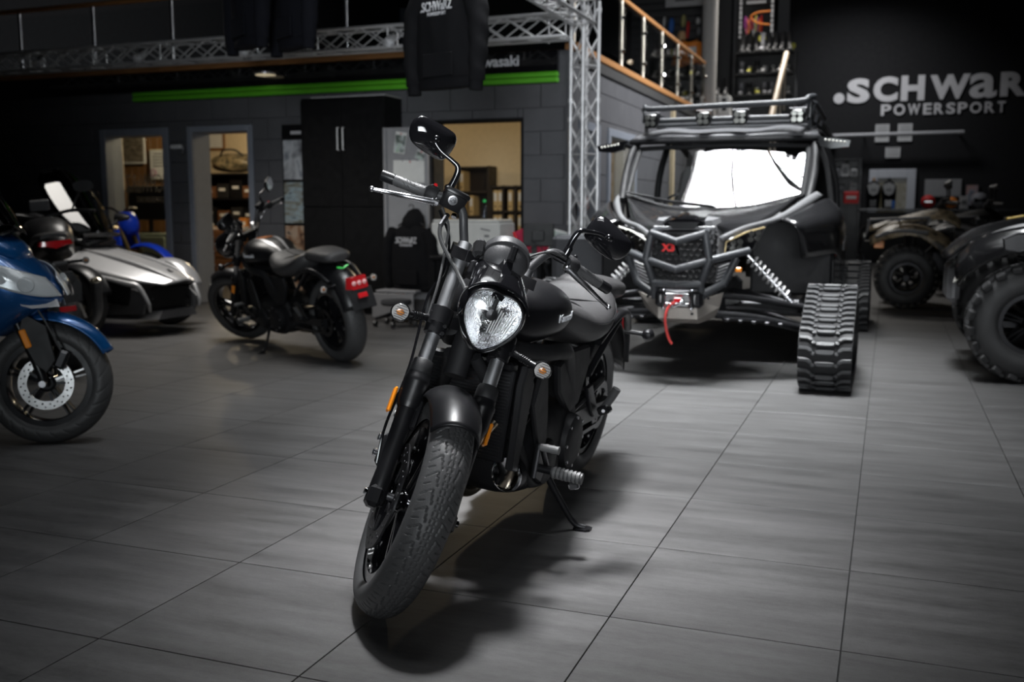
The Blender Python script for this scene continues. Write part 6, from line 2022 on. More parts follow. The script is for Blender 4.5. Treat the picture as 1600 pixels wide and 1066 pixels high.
def quad(name, label, loc, rz, skin, group=None):
    q = thing(name, label, 'quad bike', loc, (0, 0, rz), group)
    for yy in (.45, -.45):
        knobby(q, (0, yy, .345), .345, .12, .17, 'front_wheel', sub=False, rows=26)
        knobby(q, (-1.35, yy, .345), .345, .13, .17, 'rear_wheel', sub=False, rows=26)
    for s in (-1, 1):
        f = lambda pts: [V((p[0], s * p[1], p[2])) for p in pts]
        patch([f([(.40, .22, .80), (.20, .36, .92), (-.1, .42, .93), (-.42, .40, .80)]), f([(.40, .36, .76), (.22, .56, .84), (-.12, .58, .86), (-.44, .56, .70)]), f([(.38, .40, .70), (.20, .58, .78), (-.12, .60, .80), (-.46, .58, .52)])], 4).build('front_fender', skin, q, smooth=60, solid=.012)
        patch([f([(-.9, .30, .82), (-1.2, .38, .92), (-1.6, .36, .88)]), f([(-.88, .56, .70), (-1.2, .58, .84), (-1.65, .54, .78)])], 4).build('rear_fender', skin, q, smooth=60, solid=.012)
        MB().tube(f([(.34, .54, .80), (.1, .60, .87), (-.2, .61, .85)]), .022, n=8).build('fender_flare', GREY, q)
        MB().box((-.65, s * .40, .40), (.7, .26, .05), b=.015).build('footwell', PLA, q)
        MB().box((.30, s * .585, .70), (.10, .012, .045), b=.004).build('side_marker', AMB, q)
        hl_ = MB().loft([f(r) for r in ([(.46, .14, .74), (.46, .30, .76), (.42, .33, .86), (.44, .14, .86)], [(.36, .14, .74), (.36, .30, .76), (.33, .33, .86), (.35, .14, .86)])]).build('headlight', GLB, q)
        for k in range(2):
            MB().lathe([(0, -.01), (.02, -.01), (.032, .008)], f([(.465, .19 + .07 * k, .805)])[0], (1, 0, 0), 14).build('lamp_bowl', LEDG, hl_)
        b = MB(); b.tube(f([(.05, .12, .42), (0, .38, .36)]), .025); b.tube(f([(0, .16, .8), (0, .36, .42)]), .03)
        b.build('suspension_arm', BLM, q)
    patch([[(.44, -.2, .86), (.46, 0, .90), (.44, .2, .86)], [(.1, -.3, .96), (.1, 0, 1.02), (.1, .3, .96)], [(-.35, -.22, 1.0), (-.35, 0, 1.12), (-.35, .22, 1.0)], [(-.55, -.16, .9), (-.55, 0, 1.0), (-.55, .16, .9)]], 4).build('body_cowl', skin, q, smooth=60, solid=.015)
    r_ = MB()
    for yy in (-.42, -.14, .14, .42):
        r_.tube([(.42, yy, .985), (-.22, yy * .9, 1.015)], .014, n=8)
    for x in (.42, .1, -.22):
        r_.tube([(x, -.44, .985), (x, .44, .985)], .016, n=8)
    for s in (-1, 1):
        r_.tube([(.42, s * .30, .985), (.44, s * .30, .8)], .014, n=8)
        r_.tube([(-.2, s * .28, 1.01), (-.2, s * .26, .9)], .014, n=8)
    r_.build('front_rack', GRP, q)
    r_ = MB()
    for yy in (-.40, -.14, .14, .40):
        r_.tube([(-1.05, yy, 1.0), (-1.75, yy, 1.0)], .014, n=8)
    for x in (-1.05, -1.75):
        r_.tube([(x, -.42, 1.0), (x, .42, 1.0)], .016, n=8)
        r_.tube([(x, .2, 1.0), (x, .2, .85)], .014, n=8)
    r_.build('rear_rack', GRP, q)
    MB().loft(side_loft(smooth_secs([(-.5, .10, .78, .90), (-.75, .16, .74, .88), (-1.1, .17, .76, .92), (-1.4, .14, .8, .98)], 4), 24)).build('seat', SEA, q, smooth=60)
    MB().box((-.6, 0, .5), (.8, .4, .4), b=.08).build('engine', BLM, q)
    b = MB()
    b.tube([(-.50, -.42, 1.17), (-.40, -.2, 1.19), (-.36, 0, 1.12), (-.40, .2, 1.19), (-.50, .42, 1.17)], .015)
    b.cyl((-.34, 0, .95), (-.37, 0, 1.13), .03)
    h_ = b.build('handlebar', BLK, q)
    MB().loft([oval(-.30, 1.14, .06, .02), oval(-.34, 1.18, .1, .05), oval(-.42, 1.2, .08, .04)]).build('dash_pod', BLK, h_)
    for s in (-1, 1):
        MB().tube([(-.41, s * .24, 1.18), (-.5, s * .42, 1.17)], .02).build('grip', RUB, h_)
        m_ = MB().loft([oval(-.43, 1.38, .055, .05), oval(-.40, 1.38, .05, .045), oval(-.37, 1.38, .015, .015)])
        m_.v = [(p[0], p[1] + s * .30, p[2]) for p in m_.v]
        mm_ = m_.build('mirror', BLK, q)
        MB().tube([(-.41, s * .24, 1.19), (-.41, s * .27, 1.30), (-.40, s * .3, 1.37)], .009).build('mirror_stem', BLK, mm_)
    b = MB()
    for s in (-1, 1):
        b.tube([(.42, s * .18, .45), (.52, s * .2, .62), (.50, s * .24, .86), (.44, s * .26, .92)], .02)
    b.tube([(.52, -.2, .62), (.52, .2, .62)], .018)
    b.build('front_guard', BLM, q)
    return q


quad('quad_bike', 'camouflage quad bike with grey front rack, standing behind the tracked buggy', (.20, 12.45, 0), PI, CAM2)
quad('quad_bike', 'dark quad bike in the shadow behind the camouflage one', (.85, 14.6, 0), PI, BLK)


# ================================================================== SHOP FITTINGS
def rod(mb_mesh, parent, a, b, r, name='brace'):
    a, b = V(a), V(b)
    u, w, d = frame_of(b - a)
    M = Matrix((u * r, w * r, d * (b - a).length)).transposed().to_4x4()
    M.translation = a
    o = bpy.data.objects.new(name, mb_mesh)
    COL.objects.link(o)
    o.parent = parent
    o.matrix_basis = M
    return o


TRA = mat('truss_aluminium', (0.62, 0.62, 0.63), 0.4, metal=0.55)
_o = MB().cyl((0, 0, 0), (0, 0, 1), 1.0, n=10).build('brace', TRA)
BRACE = _o.data
bpy.data.objects.remove(_o)


def truss(root, corners, d, L, pitch, rc=.017, rb=.0075):
    """four chords with zigzag braces on every face"""
    d = V(d).normalized()
    for c in corners:
        MB().cyl(V(c), V(c) + d * L, rc, n=14).build('chord', TRA, root)
    n = int(L / pitch)
    for i in range(len(corners)):
        a, b = V(corners[i]), V(corners[(i + 1) % len(corners)])
        for k in range(n):
            p, q = d * (k * pitch), d * ((k + 1) * pitch)
            rod(BRACE, root, a + p, b + q, rb)
            rod(BRACE, root, b + p, a + q, rb)
            if k % 3 == 0:
                rod(BRACE, root, a + p, b + p, rb)


rv, fv = V((math.cos(AZ), math.sin(AZ), 0)), V((-math.sin(AZ), math.cos(AZ), 0))
tb = atY(909, 300, 8.9)
tb.z = 0
cor = [tb, tb + rv * .15 + fv * .10, tb + rv * .05 + fv * .25, tb - rv * .10 + fv * .15]
tw = thing('truss_tower', 'upright silver lattice truss post standing in front of the office corner', 'truss', tb)
off = [c - tb for c in cor]
truss(tw, [o + V((0, 0, .02)) for o in off], (0, 0, 1), 2.96, .265)
MB().box((off[1] + off[3]) / 2 + V((0, 0, .01)), (.34, .34, .02), rot(0, 0, AZ + .59), b=.003).build('base_plate', TRA, tw)
for c in off:
    for z in (.98, 1.93, 2.1, 2.9):
        MB().lathe([(.0, -.02), (.024, -.02), (.024, .02), (0, .02)], c + V((0, 0, z)), (0, 0, 1), 12).build('coupler', TRA, tw)
tx, ty = tb.x + .02, tb.y + .05
h = .10
be = thing('truss_beam', 'horizontal lattice truss running left above the office front', 'truss', (tx - .17, ty, 2.76))
truss(be, [V((0, -h, -h)), V((0, h, -h)), V((0, h, h)), V((0, -h, h))], (-1, 0, 0), 7.4, .30)
be2 = thing('truss_beam', 'lattice truss running from the post top towards the viewer at top centre', 'truss', (tx + .02, ty - .17, 2.84))
truss(be2, [V((-h, 0, -h)), V((h, 0, -h)), V((h, 0, h)), V((-h, 0, h))], (0, -1, 0), 6.2, .30)
# clamp lights on the truss
for px, py in ((62, 70), (220, 60), (385, 55), (612, 40)):
    p = atY(px, py, ty - .12)
    sp = thing('spot_lamp', 'silver clamp spotlight hanging on the left truss, %s from the left' % {62: 'first', 220: 'second', 385: 'third', 612: 'last'}[px], 'lamp', (p.x, ty - .14, 2.72), (0, .3, 0), 'clamp lights on the truss')
    MB().lathe([(0, -.08), (.035, -.08), (.045, 0), (.055, .07), (.05, .07), (.04, .0)], (0, 0, 0), (.3, -.8, -.4), 18).build('housing', TRA, sp)
    MB().tube([(0, .06, .08), (0, -.01, .07), (0, -.02, .03)], .01).build('clamp', BLM, sp)
# hooded sweatshirts on hangers
CLO = mat('black_jersey_cloth', (0.006, 0.006, 0.007), 0.95, bump=0.25, bscale=180, spec=0.15)
CLN = mat('navy_jersey_cloth', (0.008, 0.0085, 0.012), 0.95, bump=0.25, bscale=180, spec=0.15)
PRN = mat('pale_print', (0.5, 0.5, 0.52), 0.7)


def hoodie(label, loc, rz, m, prnt=True, hang=True):
    t = thing('hooded_sweatshirt', label, 'sweatshirt', loc, (0, 0, rz), 'black sweatshirts on hangers')
    rings = []
    S_ = [(.00, .225, .055), (.015, .235, .062), (.06, .236, .066), (.075, .252, .075), (.2, .250, .088), (.38, .245, .095), (.52, .245, .085), (.60, .215, .07), (.645, .15, .055), (.67, .085, .05)]
    P = spline([V(s) for s in S_], 3)
    for p in P:
        ring = []
        for i in range(40):
            a = 2 * PI * i / 40
            wv = 1 + .05 * math.sin(5 * a + p.x * 9) * min(1, p.x * 6) + .03 * math.sin(11 * a + 4 * p.x)
            dr = .02 * math.sin(3 * a + 1) * max(0, .2 - p.x)
            ring.append(V((p.y * math.cos(a), p.z * wv * math.sin(a), p.x + dr)))
        rings.append(ring)
    MB().loft(rings).build('torso', m, t, smooth=70)
    MB().loft([[V((k * .238 * math.cos(2 * PI * i / 40), k * .068 * math.sin(2 * PI * i / 40), z)) for i in range(40)] for z, k in ((-.004, .97), (.0, 1.01), (.055, 1.01), (.06, .98))]).build('hem_band', m, t, smooth=70)
    for s in (-1, 1):
        sl = MB().tube([(s * .20, .0, .60), (s * .265, -.005, .50), (s * .29, -.012, .32), (s * .285, -.02, .12), (s * .275, -.02, .03)], [.075, .075, .066, .058, .052], n=18, k=6)
        sl.v = [(x + .006 * math.sin(z * 40 + y * 30), y, z) for x, y, z in sl.v]
        o = sl.build('sleeve', m, t, smooth=70)
        MB().tube([(s * .274, -.02, .035), (s * .27, -.02, -.035)], [.047, .046], n=18).build('cuff', m, o, smooth=70)
    hd = MB().loft([[V((w * math.cos(2 * PI * i / 24), .03 + d * math.sin(2 * PI * i / 24), z + .03 * math.sin(2 * PI * i / 24))) for i in range(24)] for z, w, d in ((.60, .12, .04), (.66, .14, .09), (.74, .12, .085), (.80, .07, .05))])
    hd.build('hood', m, t, smooth=70)
    MB().box((0, -.088, .14), (.26, .012, .15), b=.005).build('pouch_pocket', m, t)
    if hang:
        MB().tube([(-.17, 0, .655), (0, 0, .73), (.17, 0, .655)], .008).build('hanger', BLM, t)
        MB().tube([(0, 0, .73), (0, 0, .80), (.03, 0, .84), (0, 0, .875), (-.03, 0, .85)], .004).build('hanger_hook', CHR, t)
    if prnt:
        pr = MB()
        fit_text('.SCHWaRZ', upright((-.135, -.096, .482)), .27, .062, PRN, 'chest_print', t, .004, .012)
        fit_text('POWERSPORT', upright((-.075, -.097, .452)), .16, .022, PRN, 'chest_print', t, .004, .008)
    return t


hoodie('black hoodie with pale chest print hanging at top centre before the fascia', (-2.80, 6.2, 1.905), -.30, CLO)
hoodie('dark navy hoodie hanging high at top left, right one of two', (-4.22, 6.6, 2.30), -.55, CLN, False)
hoodie('dark navy hoodie hanging high at top left, left one of two', (-4.62, 6.6, 2.33), -.55, CLN, False)
ra = thing('hanging_rail', 'long steel hanging rail overhead carrying the hoodies', 'rail', (-3.9, 6.6, 3.20))
MB().tube([(-1.6, 0, 0), (1.55, 0, 0)], .016, n=12).build('tube', ALU, ra)
for x in (-1.4, 1.3):
    MB().tube([(x, 0, 0), (x, 0, 3.28)], .004, n=6).build('suspension_wire', STE, ra)
ra2 = thing('hanger_strap', 'short strap holding the printed hoodie under the truss', 'strap', (-2.80, 6.2, 2.76))
MB().tube([(0, 0, .0), (.1, 0, .06), (.19, 0, .06)], .006, n=6).build('wire', STE, ra2)
MB().cyl((.19, -.02, .06), (.19, .02, .06), .012, n=8).build('eyelet', STE, ra2)

# tall black cabinet
cx0, cx1 = atY(478, 480, 9.28).x, atY(604, 480, 9.28).x
ztop = atY(540, 152, 9.28).z
CAB = mat('cabinet_black', (0.004, 0.004, 0.0045), 0.5, spec=0.25)
cb_ = thing('tall_cabinet', 'tall plain black double-door cabinet against the office wall', 'cabinet', ((cx0 + cx1) / 2, 9.49, 0.004))
cw = cx1 - cx0
MB().box((0, 0, ztop / 2), (cw, .40, ztop), b=.004).build('body', CAB, cb_)
for s in (-1, 1):
    for z0, z1, nm in ((.06, 1.12, 'lower_door'), (1.13, ztop - .02, 'upper_door')):
        d_ = MB().box((s * cw * .25, -.21, (z0 + z1) / 2), (cw * .5 - .006, .02, z1 - z0), b=.003).build(nm, CAB, cb_)
        hz = 1.83 if z0 > 1 else 1.0
        hx_ = s * .032
        hh = MB().tube([(hx_, -.22, hz - .115), (hx_, -.25, hz - .115), (hx_, -.25, hz + .115), (hx_, -.22, hz + .115)], .008, n=8, raw=True)
        if z0 > 1:
            hh.build('handle', mat('pale_handle', (0.5, 0.5, 0.5), 0.4, metal=0.3), d_)
pt = atY(552, 148, 9.28)
MB().box((.06, .0, ztop + .008), (cw - .1, .38, .014), b=.003).build('top_panel', mat('pale_board', (0.4, 0.4, 0.4), 0.5), cb_)

# poster stand between door and cabinet
px0, px1 = atY(442, 300, 9.62).x, atY(476, 300, 9.62).x
pw_ = px1 - px0
ps_ = thing('poster_stand', 'tall narrow poster board with stacked motorsport pictures left of the cabinet', 'poster', ((px0 + px1) / 2 + .05, 9.64, .004))
MB().box((0, 0, 1.02), (pw_ + .1, .03, 2.02), b=.004).build('board', BLM, ps_)
for z0, z1, m_ in ((1.43, 1.86, photo_mat('snow_picture', [(0.10, 0.12, 0.15), (0.5, 0.52, 0.55), (0.25, 0.26, 0.28), (0.05, 0.05, 0.06)], 5)), (.95, 1.40, photo_mat('track_picture', [(0.05, 0.06, 0.05), (0.2, 0.2, 0.17), (0.30, 0.38, 0.42), (0.04, 0.04, 0.04)], 6, (1, 1, 3))), (.2, .92, photo_mat('brown_picture', [(0.04, 0.02, 0.015), (0.25, 0.14, 0.08), (0.4, 0.3, 0.22), (0.05, 0.03, 0.03)], 9))):
    MB().box((0, -.018, (z0 + z1) / 2), (pw_ + .06, .006, z1 - z0)).build('picture', m_, ps_, smooth=0)
MB().box((0, -.018, 1.94), (pw_ + .06, .006, .12)).build('header', BLK, ps_, smooth=0)
MB().box((0, -.022, 1.94), (.14, .003, .035)).build('text_line', PRN, ps_, smooth=0)

# grey pin-up stand right of the cabinet with leaflets, and the sweatshirt in front
Yd = 9.05
gx0, gx1 = atY(604, 300, Yd).x, atY(668, 300, Yd).x
gz1, gz0 = atY(620, 200, Yd).z, .02
gw = gx1 - gx0
gs = thing('display_stand', 'grey pin-up display stand with leaflets, right beside the tall cabinet', 'display stand', ((gx0 + gx1) / 2, Yd, .004))
GPB = mat('grey_board', (0.24, 0.24, 0.25), 0.55)
MB().box((0, 0, gz1 / 2 + .1), (gw, .03, gz1 - .2), b=.004).build('board', GPB, gs)
for s in (-1, 1):
    MB().box((s * gw / 2, -.01, gz1 / 2), (.035, .05, gz1), b=.005).build('upright', GPB, gs)
MB().box((.03, -.17, .30), (gw - .02, .34, .025), b=.004).build('shelf', GPB, gs)
MB().box((0, -.34, .16), (gw, .012, .24), b=.004).build('front_panel', GPB, gs)
def leaflet(name, label, x0, y0, x1, y1, Y, m, ry, cat='leaflet'):
    a, b = atY(x0, y1, Y), atY(x1, y0, Y)
    t = thing(name, label, cat, ((a.x + b.x) / 2, Y, (a.z + b.z) / 2), (0, ry, 0))
    w, h = b.x - a.x, b.z - a.z
    MB().box((0, 0, 0), (w, .006, h), b=.001).build('sheet', PAP, t, smooth=0)
    MB().box((0, -.004, -h * .05), (w * .9, .003, h * .8)).build('print', m, t, smooth=0)
    MB().ell((0, -.006, h * .42), (.008, .006, .008), nu=8, nv=6).build('pin', RED, t)
    return t
GP1 = photo_mat('rider_print', [(0.3, 0.35, 0.4), (0.06, 0.08, 0.06), (0.5, 0.55, 0.55), (0.10, 0.3, 0.05)], 9)
leaflet('leaflet', 'tilted rider leaflet pinned high on the grey display stand', 617, 206, 634, 240, Yd - .02, GP1, .15)
leaflet('leaflet', 'tilted leaflet with green edge behind the front mirror on the grey stand', 650, 236, 664, 250, Yd - .02, GP1, .4)
w_ = leaflet('wall_calendar', 'white ring-bound sheet hanging low on the grey display stand', 615, 250, 667, 286, Yd - .02, PAP, .02, 'calendar')
for x in (-.08, 0, .08):
    MB().cyl((x, -.008, .10), (x, -.008, .13), .004, n=6).build('ring', STE, w_)
leaflet('leaflet', 'brown magazine page standing on the low shelf of the grey stand', 618, 438, 634, 474, Yd - .05, photo_mat('magazine_print', [(0.06, 0.02, 0.015), (0.4, 0.2, 0.12), (0.5, 0.45, 0.4)], 14), .05)
ho = atY(640, 452, Yd - .2)
hoodie('black hoodie with pale print hung on the grey display stand', (ho.x, Yd - .14, ho.z - .02), -.2, CLO, True).scale = (.98, .98, .98)
# desk, printer box, bottle, cloth, monitor, papers
Dk = 8.75
dz = .66
dx0, dx1 = atY(674, 440, Dk).x, atY(848, 400, Dk).x
de = thing('service_desk', 'black service desk with solid front standing before the office hatch', 'desk', ((dx0 + dx1) / 2, Dk + .35, .004))
dw_ = dx1 - dx0
MB().box((0, 0, dz - .02), (dw_, .8, .035), b=.005).build('desk_top', BLK, de)
MB().box((-.16, -.33, dz / 2 - .02), (dw_ - .4, .03, dz - .05), b=.004).build('front_panel', CAB, de)
for s in (-1, 1):
    MB().box((s * (dw_ / 2 - .03), .0, dz / 2 - .02), (.04, .76, dz - .05), b=.004).build('side_panel', CAB, de)
zt = dz + .003
a, b = atY(676, 405, Dk + .1), atY(782, 405, Dk + .1)
WHC = mat('off_white_casing', (0.52, 0.52, 0.5), 0.5)
pr_ = thing('printer', 'off-white office printer on the service desk behind the front motorcycle', 'printer', ((a.x + b.x) / 2, Dk + .28, zt))
pw2 = b.x - a.x
MB().box((0, 0, .16), (pw2, .42, .31), b=.012).build('casing', WHC, pr_)
MB().box((0, -.005, .33), (pw2 - .03, .40, .03), b=.01).build('lid', WHC, pr_)
q = MB()
for k in range(6):
    q.box((-pw2 * .26, -.212, .15 + .014 * k), (.08, .006, .006))
q.build('vent_slots', GRP, pr_, smooth=0)
MB().box((pw2 * .3, -.212, .25), (.10, .006, .012), rot(0, .2, 0)).build('button_strip', GRP, pr_, smooth=0)
MB().box((pw2 * .32, -.213, .19), (.05, .006, .02)).build('badge', GRP, pr_, smooth=0)
p = atY(757, 350, Dk + .3)
bo = thing('water_bottle', 'clear plastic bottle with bright green cap standing on the printer', 'bottle', (p.x, Dk + .3, zt + .347))
MB().lathe([(0, 0), (.03, 0), (.032, .01), (.032, .09), (.028, .11), (.012, .15), (.012, .165), (0, .166)], (0, 0, 0), (0, 0, 1), 20).build('bottle_body', thin_glass('bottle_plastic', (0.75, 0.82, 0.85)), bo)
MB().lathe([(0, .163), (.016, .163), (.016, .188), (0, .19)], (0, 0, 0), (0, 0, 1), 16).build('cap', mat('bright_green_cap', (0.02, 0.55, 0.12), 0.4), bo)
p = atY(805, 372, Dk + .5)
rc_ = thing('red_cloth', 'crumpled crimson cloth lying on the desk right of the printer', 'cloth', (p.x + .11, Dk + .55, zt))
MB().grid(lambda u, v: V((.22 * math.cos(2 * PI * u) * math.sin(PI / 2 * v + .001) * (1 + .12 * math.sin(7 * u * 2 * PI)), .14 * math.sin(2 * PI * u) * math.sin(PI / 2 * v + .001) * (1 + .1 * math.sin(5 * u * 2 * PI)), (.20 + .05 * math.sin(9 * u * 2 * PI)) * math.cos(PI / 2 * v) + .012)), 48, 12).build('folds', mat('crimson_cloth', (0.42, 0.02, 0.06), 0.8), rc_, smooth=70)
MB().tube([(-.2, -.05, .02), (-.05, -.14, .05), (.12, -.12, .04), (.2, -.02, .02)], .014).build('hem', mat('crimson_cloth', (0.42, 0.02, 0.06), 0.8), rc_)
p = atY(806, 365, Dk + .1)
mk = thing('marker_pen', 'red marker leaning upright in front of the dark monitor', 'pen', (p.x + .05, Dk + .12, zt + .012), (0, -.35, 0))
MB().lathe([(0, 0), (.014, 0), (.014, .16), (0, .165)], (0, 0, 0), (0, 0, 1), 12).build('barrel', mat('red_pen', (0.65, 0.04, 0.02), 0.35), mk)
MB().lathe([(0, .165), (.015, .165), (.015, .23), (0, .235)], (0, 0, 0), (0, 0, 1), 12).build('pen_cap', RED, mk)
p = atY(835, 360, Dk + .3)
mo2 = thing('monitor', 'black computer monitor seen from behind on the service desk', 'monitor', (p.x, Dk + .3, zt), (0, 0, .2))
MB().box((.04, 0, .2), (.30, .03, .22), b=.008).build('screen_back', PLA, mo2)
MB().box((.04, -.025, .19), (.12, .03, .1), b=.008).build('rear_hump', PLA, mo2)
MB().box((0, 0, .09), (.05, .03, .18)).build('stem', PLA, mo2)
MB().box((0, 0, .008), (.24, .18, .014), b=.004).build('foot', PLA, mo2)
p = atY(823, 398, Dk)
kb = thing('paper_stack', 'pale papers and pad lying on the desk edge below the monitor', 'papers', (p.x + .02, Dk + .05, zt))
for k in range(4):
    MB().box((.01 * (k % 2), .01 * k, .004 + .006 * k), (.24, .17, .005), rot(0, 0, .08 * k)).build('sheet', [PAP, GRP, PAP, mat('mint_paper', (0.3, 0.5, 0.45), 0.7)][k], kb, smooth=0)
MB().tube([(-.05, -.02, .03), (.06, .03, .11), (.12, .06, .03)], .006).build('spectacle_frame', BLK, kb)
# office chair
p = atY(908, 420, 8.0)
oc = thing('office_chair', 'dark upholstered office chair with broad backrest in front of the truss post', 'chair', (p.x, 8.02, .004), (0, 0, .35))
UPH = mat('chair_fabric', (0.035, 0.036, 0.04), 0.85, bump=.3, bscale=350)
MB().box((0, 0, .70), (.50, .09, .38), b=.035).build('backrest', UPH, oc)
MB().box((0, .27, .46), (.52, .5, .09), b=.035).build('seat', UPH, oc)
MB().tube([(0, .06, .62), (0, .14, .46), (0, .25, .41)], .022).build('back_stay', BLM, oc)
MB().cyl((0, .25, .12), (0, .25, .42), .028).build('gas_post', BLM, oc)
for k in range(5):
    a = 2 * PI * k / 5 + .3
    lg = MB().tube([(0, .25, .13), (.16 * math.cos(a), .25 + .16 * math.sin(a), .11), (.30 * math.cos(a), .25 + .30 * math.sin(a), .075)], [.025, .02, .016]).build('leg', BLM, oc)
    MB().cyl((.30 * math.cos(a) - .015, .25 + .30 * math.sin(a), .03), (.30 * math.cos(a) + .015, .25 + .30 * math.sin(a), .03), .03, n=14).build('castor', RUB, lg)
for s in (-1, 1):
    MB().tube([(s * .26, .42, .47), (s * .30, .35, .62), (s * .30, .15, .66), (s * .28, .04, .66)], .018).build('armrest', BLM, oc)
p = atY(640, 500, 8.7)
st2 = thing('castor_stool', 'low stool on black castors under the grey display stand', 'stool', (p.x, 8.42, .004))
for k in range(5):
    a = 2 * PI * k / 5
    lg = MB().tube([(0, 0, .13), (.2 * math.cos(a), .2 * math.sin(a), .075)], [.02, .014]).build('leg', BLM, st2)
    MB().cyl((.2 * math.cos(a) - .014, .2 * math.sin(a), .03), (.2 * math.cos(a) + .014, .2 * math.sin(a), .03), .03, n=14).build('castor', RUB, lg)
MB().cyl((0, 0, .1), (0, 0, .22), .022).build('post', BLM, st2)
MB().lathe([(0, .2), (.13, .2), (.15, .22), (.14, .25), (0, .26)], (0, 0, 0), (0, 0, 1), 24).build('seat', UPH, st2)
# leaflet holders at the office corner
p = atX(884, 320, WX + .03)
br = thing('red_leaflet_holder', 'small red tilted leaflet holder on the side wall by the truss post', 'holder', (WX + .055, WY + .35, p.z), (.4, 0, 0))
MB().box((0, 0, 0), (.06, .16, .13), b=.008).build('tray', mat('brick_red', (0.35, 0.07, 0.05), 0.5), br)
MB().box((0.005, 0, .06), (.02, .13, .08)).build('leaflets', PAP, br, smooth=0)
for px, py, y0, lab, ma in ((868, 368, 9.2, 'pale brochure standing on the ledge left of the truss post', GP1), (898, 372, 9.3, 'blue-grey brochure leaning beside the truss post', photo_mat('blue_brochure', [(0.1, 0.13, 0.18), (0.3, 0.35, 0.4), (0.5, 0.5, 0.5)], 8)), (925, 378, 9.5, 'framed bright picture leaning behind the truss post', photo_mat('teal_picture', [(0.08, 0.25, 0.28), (0.4, 0.5, 0.5), (0.45, 0.3, 0.3), (0.6, 0.62, 0.6)], 7))):
    p = atY(px, py, y0)
    t = thing('brochure', lab, 'brochure', (p.x, y0, .668 if px < 880 else .697), (-.12, .25, 0))
    MB().box((0, 0, .12), (.17, .008, .24)).build('cover', PAP, t, smooth=0)
    MB().box((0, -.006, .12), (.15, .003, .20)).build('print', ma, t, smooth=0)
lg_ = thing('side_ledge', 'low dark ledge cabinet along the wall behind the truss post', 'cabinet', (-2.62, 9.47, .004))
MB().box((0, 0, .34), (.55, .28, .66), b=.006).build('body', CAB, lg_)
MB().box((0, 0, .68), (.58, .30, .025), b=.004).build('top', BLK, lg_)

# ------------------------------------------------------------------ upper shop: railing of posts, glass and oak handrail
ys = [yx(968, 60), yx(1005, 90), yx(1036, 110), yx(1063, 120), yx(1087, 130)]
ys = [9.78] + [ys[0] + i * (17.15 - ys[0]) / 5 for i in range(6)]
rl = thing('stair_railing', 'glass railing with steel posts and oak handrail along the upper floor edge', 'railing', (WX + .02, ys[0], 2.757))
RP = mat('beige_steel', (0.50, 0.45, 0.38), 0.35, metal=.4)
for i, y in enumerate(ys):
    po = MB().cyl((0, y - ys[0], 0), (0, y - ys[0], .76), .022, n=12).build('post', RP, rl)
    for z in (.18, .56):
        MB().box((.03, y - ys[0], z), (.05, .05, .035), b=.006).build('glass_clip', CHR, po)
    if i:
        y0, y1 = ys[i - 1] - ys[0] + .06, y - ys[0] - .06
        MB().box((.03, (y0 + y1) / 2, .38), (.010, y1 - y0, .62)).build('glass_panel', PANE, rl, smooth=0)
MB().box((0, (ys[-1] - ys[0]) / 2, .78), (.06, ys[-1] - ys[0] + .1, .05), b=.012).build('handrail', WOO, rl)
rl2 = thing('front_railing', 'glass railing along the upper floor above the fascia, behind the truss', 'railing', (WX, WY + .06, 2.757))
for i in range(8):
    po = MB().cyl((-.25 - 1.15 * i, 0, 0), (-.25 - 1.15 * i, 0, .76), .022, n=12).build('post', STE, rl2)
    if i:
        MB().box((.325 - 1.15 * i, 0, .38), (1.04, .01, .62)).build('glass_panel', PANE, rl2, smooth=0)
MB().box((-4.2, 0, .78), (8.4, .06, .05), b=.012).build('handrail', WOO, rl2)

# round pillar, dark panels, slat wall, shoe shelves
UP = 2.675
p = atY(1108, 100, 17.75)
pi_ = MB()
struct(MB().lathe([(0, 0), (.13, 0), (.13, 3.9), (0, 3.9)], (p.x, 17.75, UP), (0, 0, 1), 32).build('trim_7', mat('pale_pillar', (0.42, 0.41, 0.40), 0.6)))
DP = mat('upper_dark_panel', (0.025, 0.025, 0.027), 0.6)
Yb = 20.2
def bk(px, py, Y=Yb):
    return atY(px, py, Y)
a, b = bk(985, 100), bk(1118, 100)
sw_ = thing('slat_wall', 'black slatted display wall on the upper floor left of the round pillar', 'display wall', ((a.x + b.x) / 2, Yb, UP))
MB().box((0, .03, 1.5), (b.x - a.x, .04, 3.0)).build('backing', BLK, sw_, smooth=0)
sl0 = None
for k in range(20):
    M = Matrix.Translation((0, 0, .1 + .145 * k))
    if sl0 is None:
        sl0 = MB().box((0, 0, 0), (b.x - a.x, .022, .125), b=.004).build('slat', DP, sw_, at=M)
    else:
        link_copy(sl0, sw_, M)
ITEM = {'blue': (0.03, 0.12, 0.4), 'olive': (0.3, 0.28, 0.12), 'red': (0.6, 0.03, 0.03), 'tan': (0.6, 0.38, 0.2), 'orange': (0.75, 0.22, 0.02), 'white': (0.6, 0.6, 0.6), 'grey': (0.25, 0.25, 0.27), 'yellow': (0.7, 0.65, 0.1), 'purple': (0.35, 0.06, 0.3), 'pink': (0.6, 0.12, 0.2)}
def im(c):
    return mat('goods_' + c, ITEM[c], 0.6)
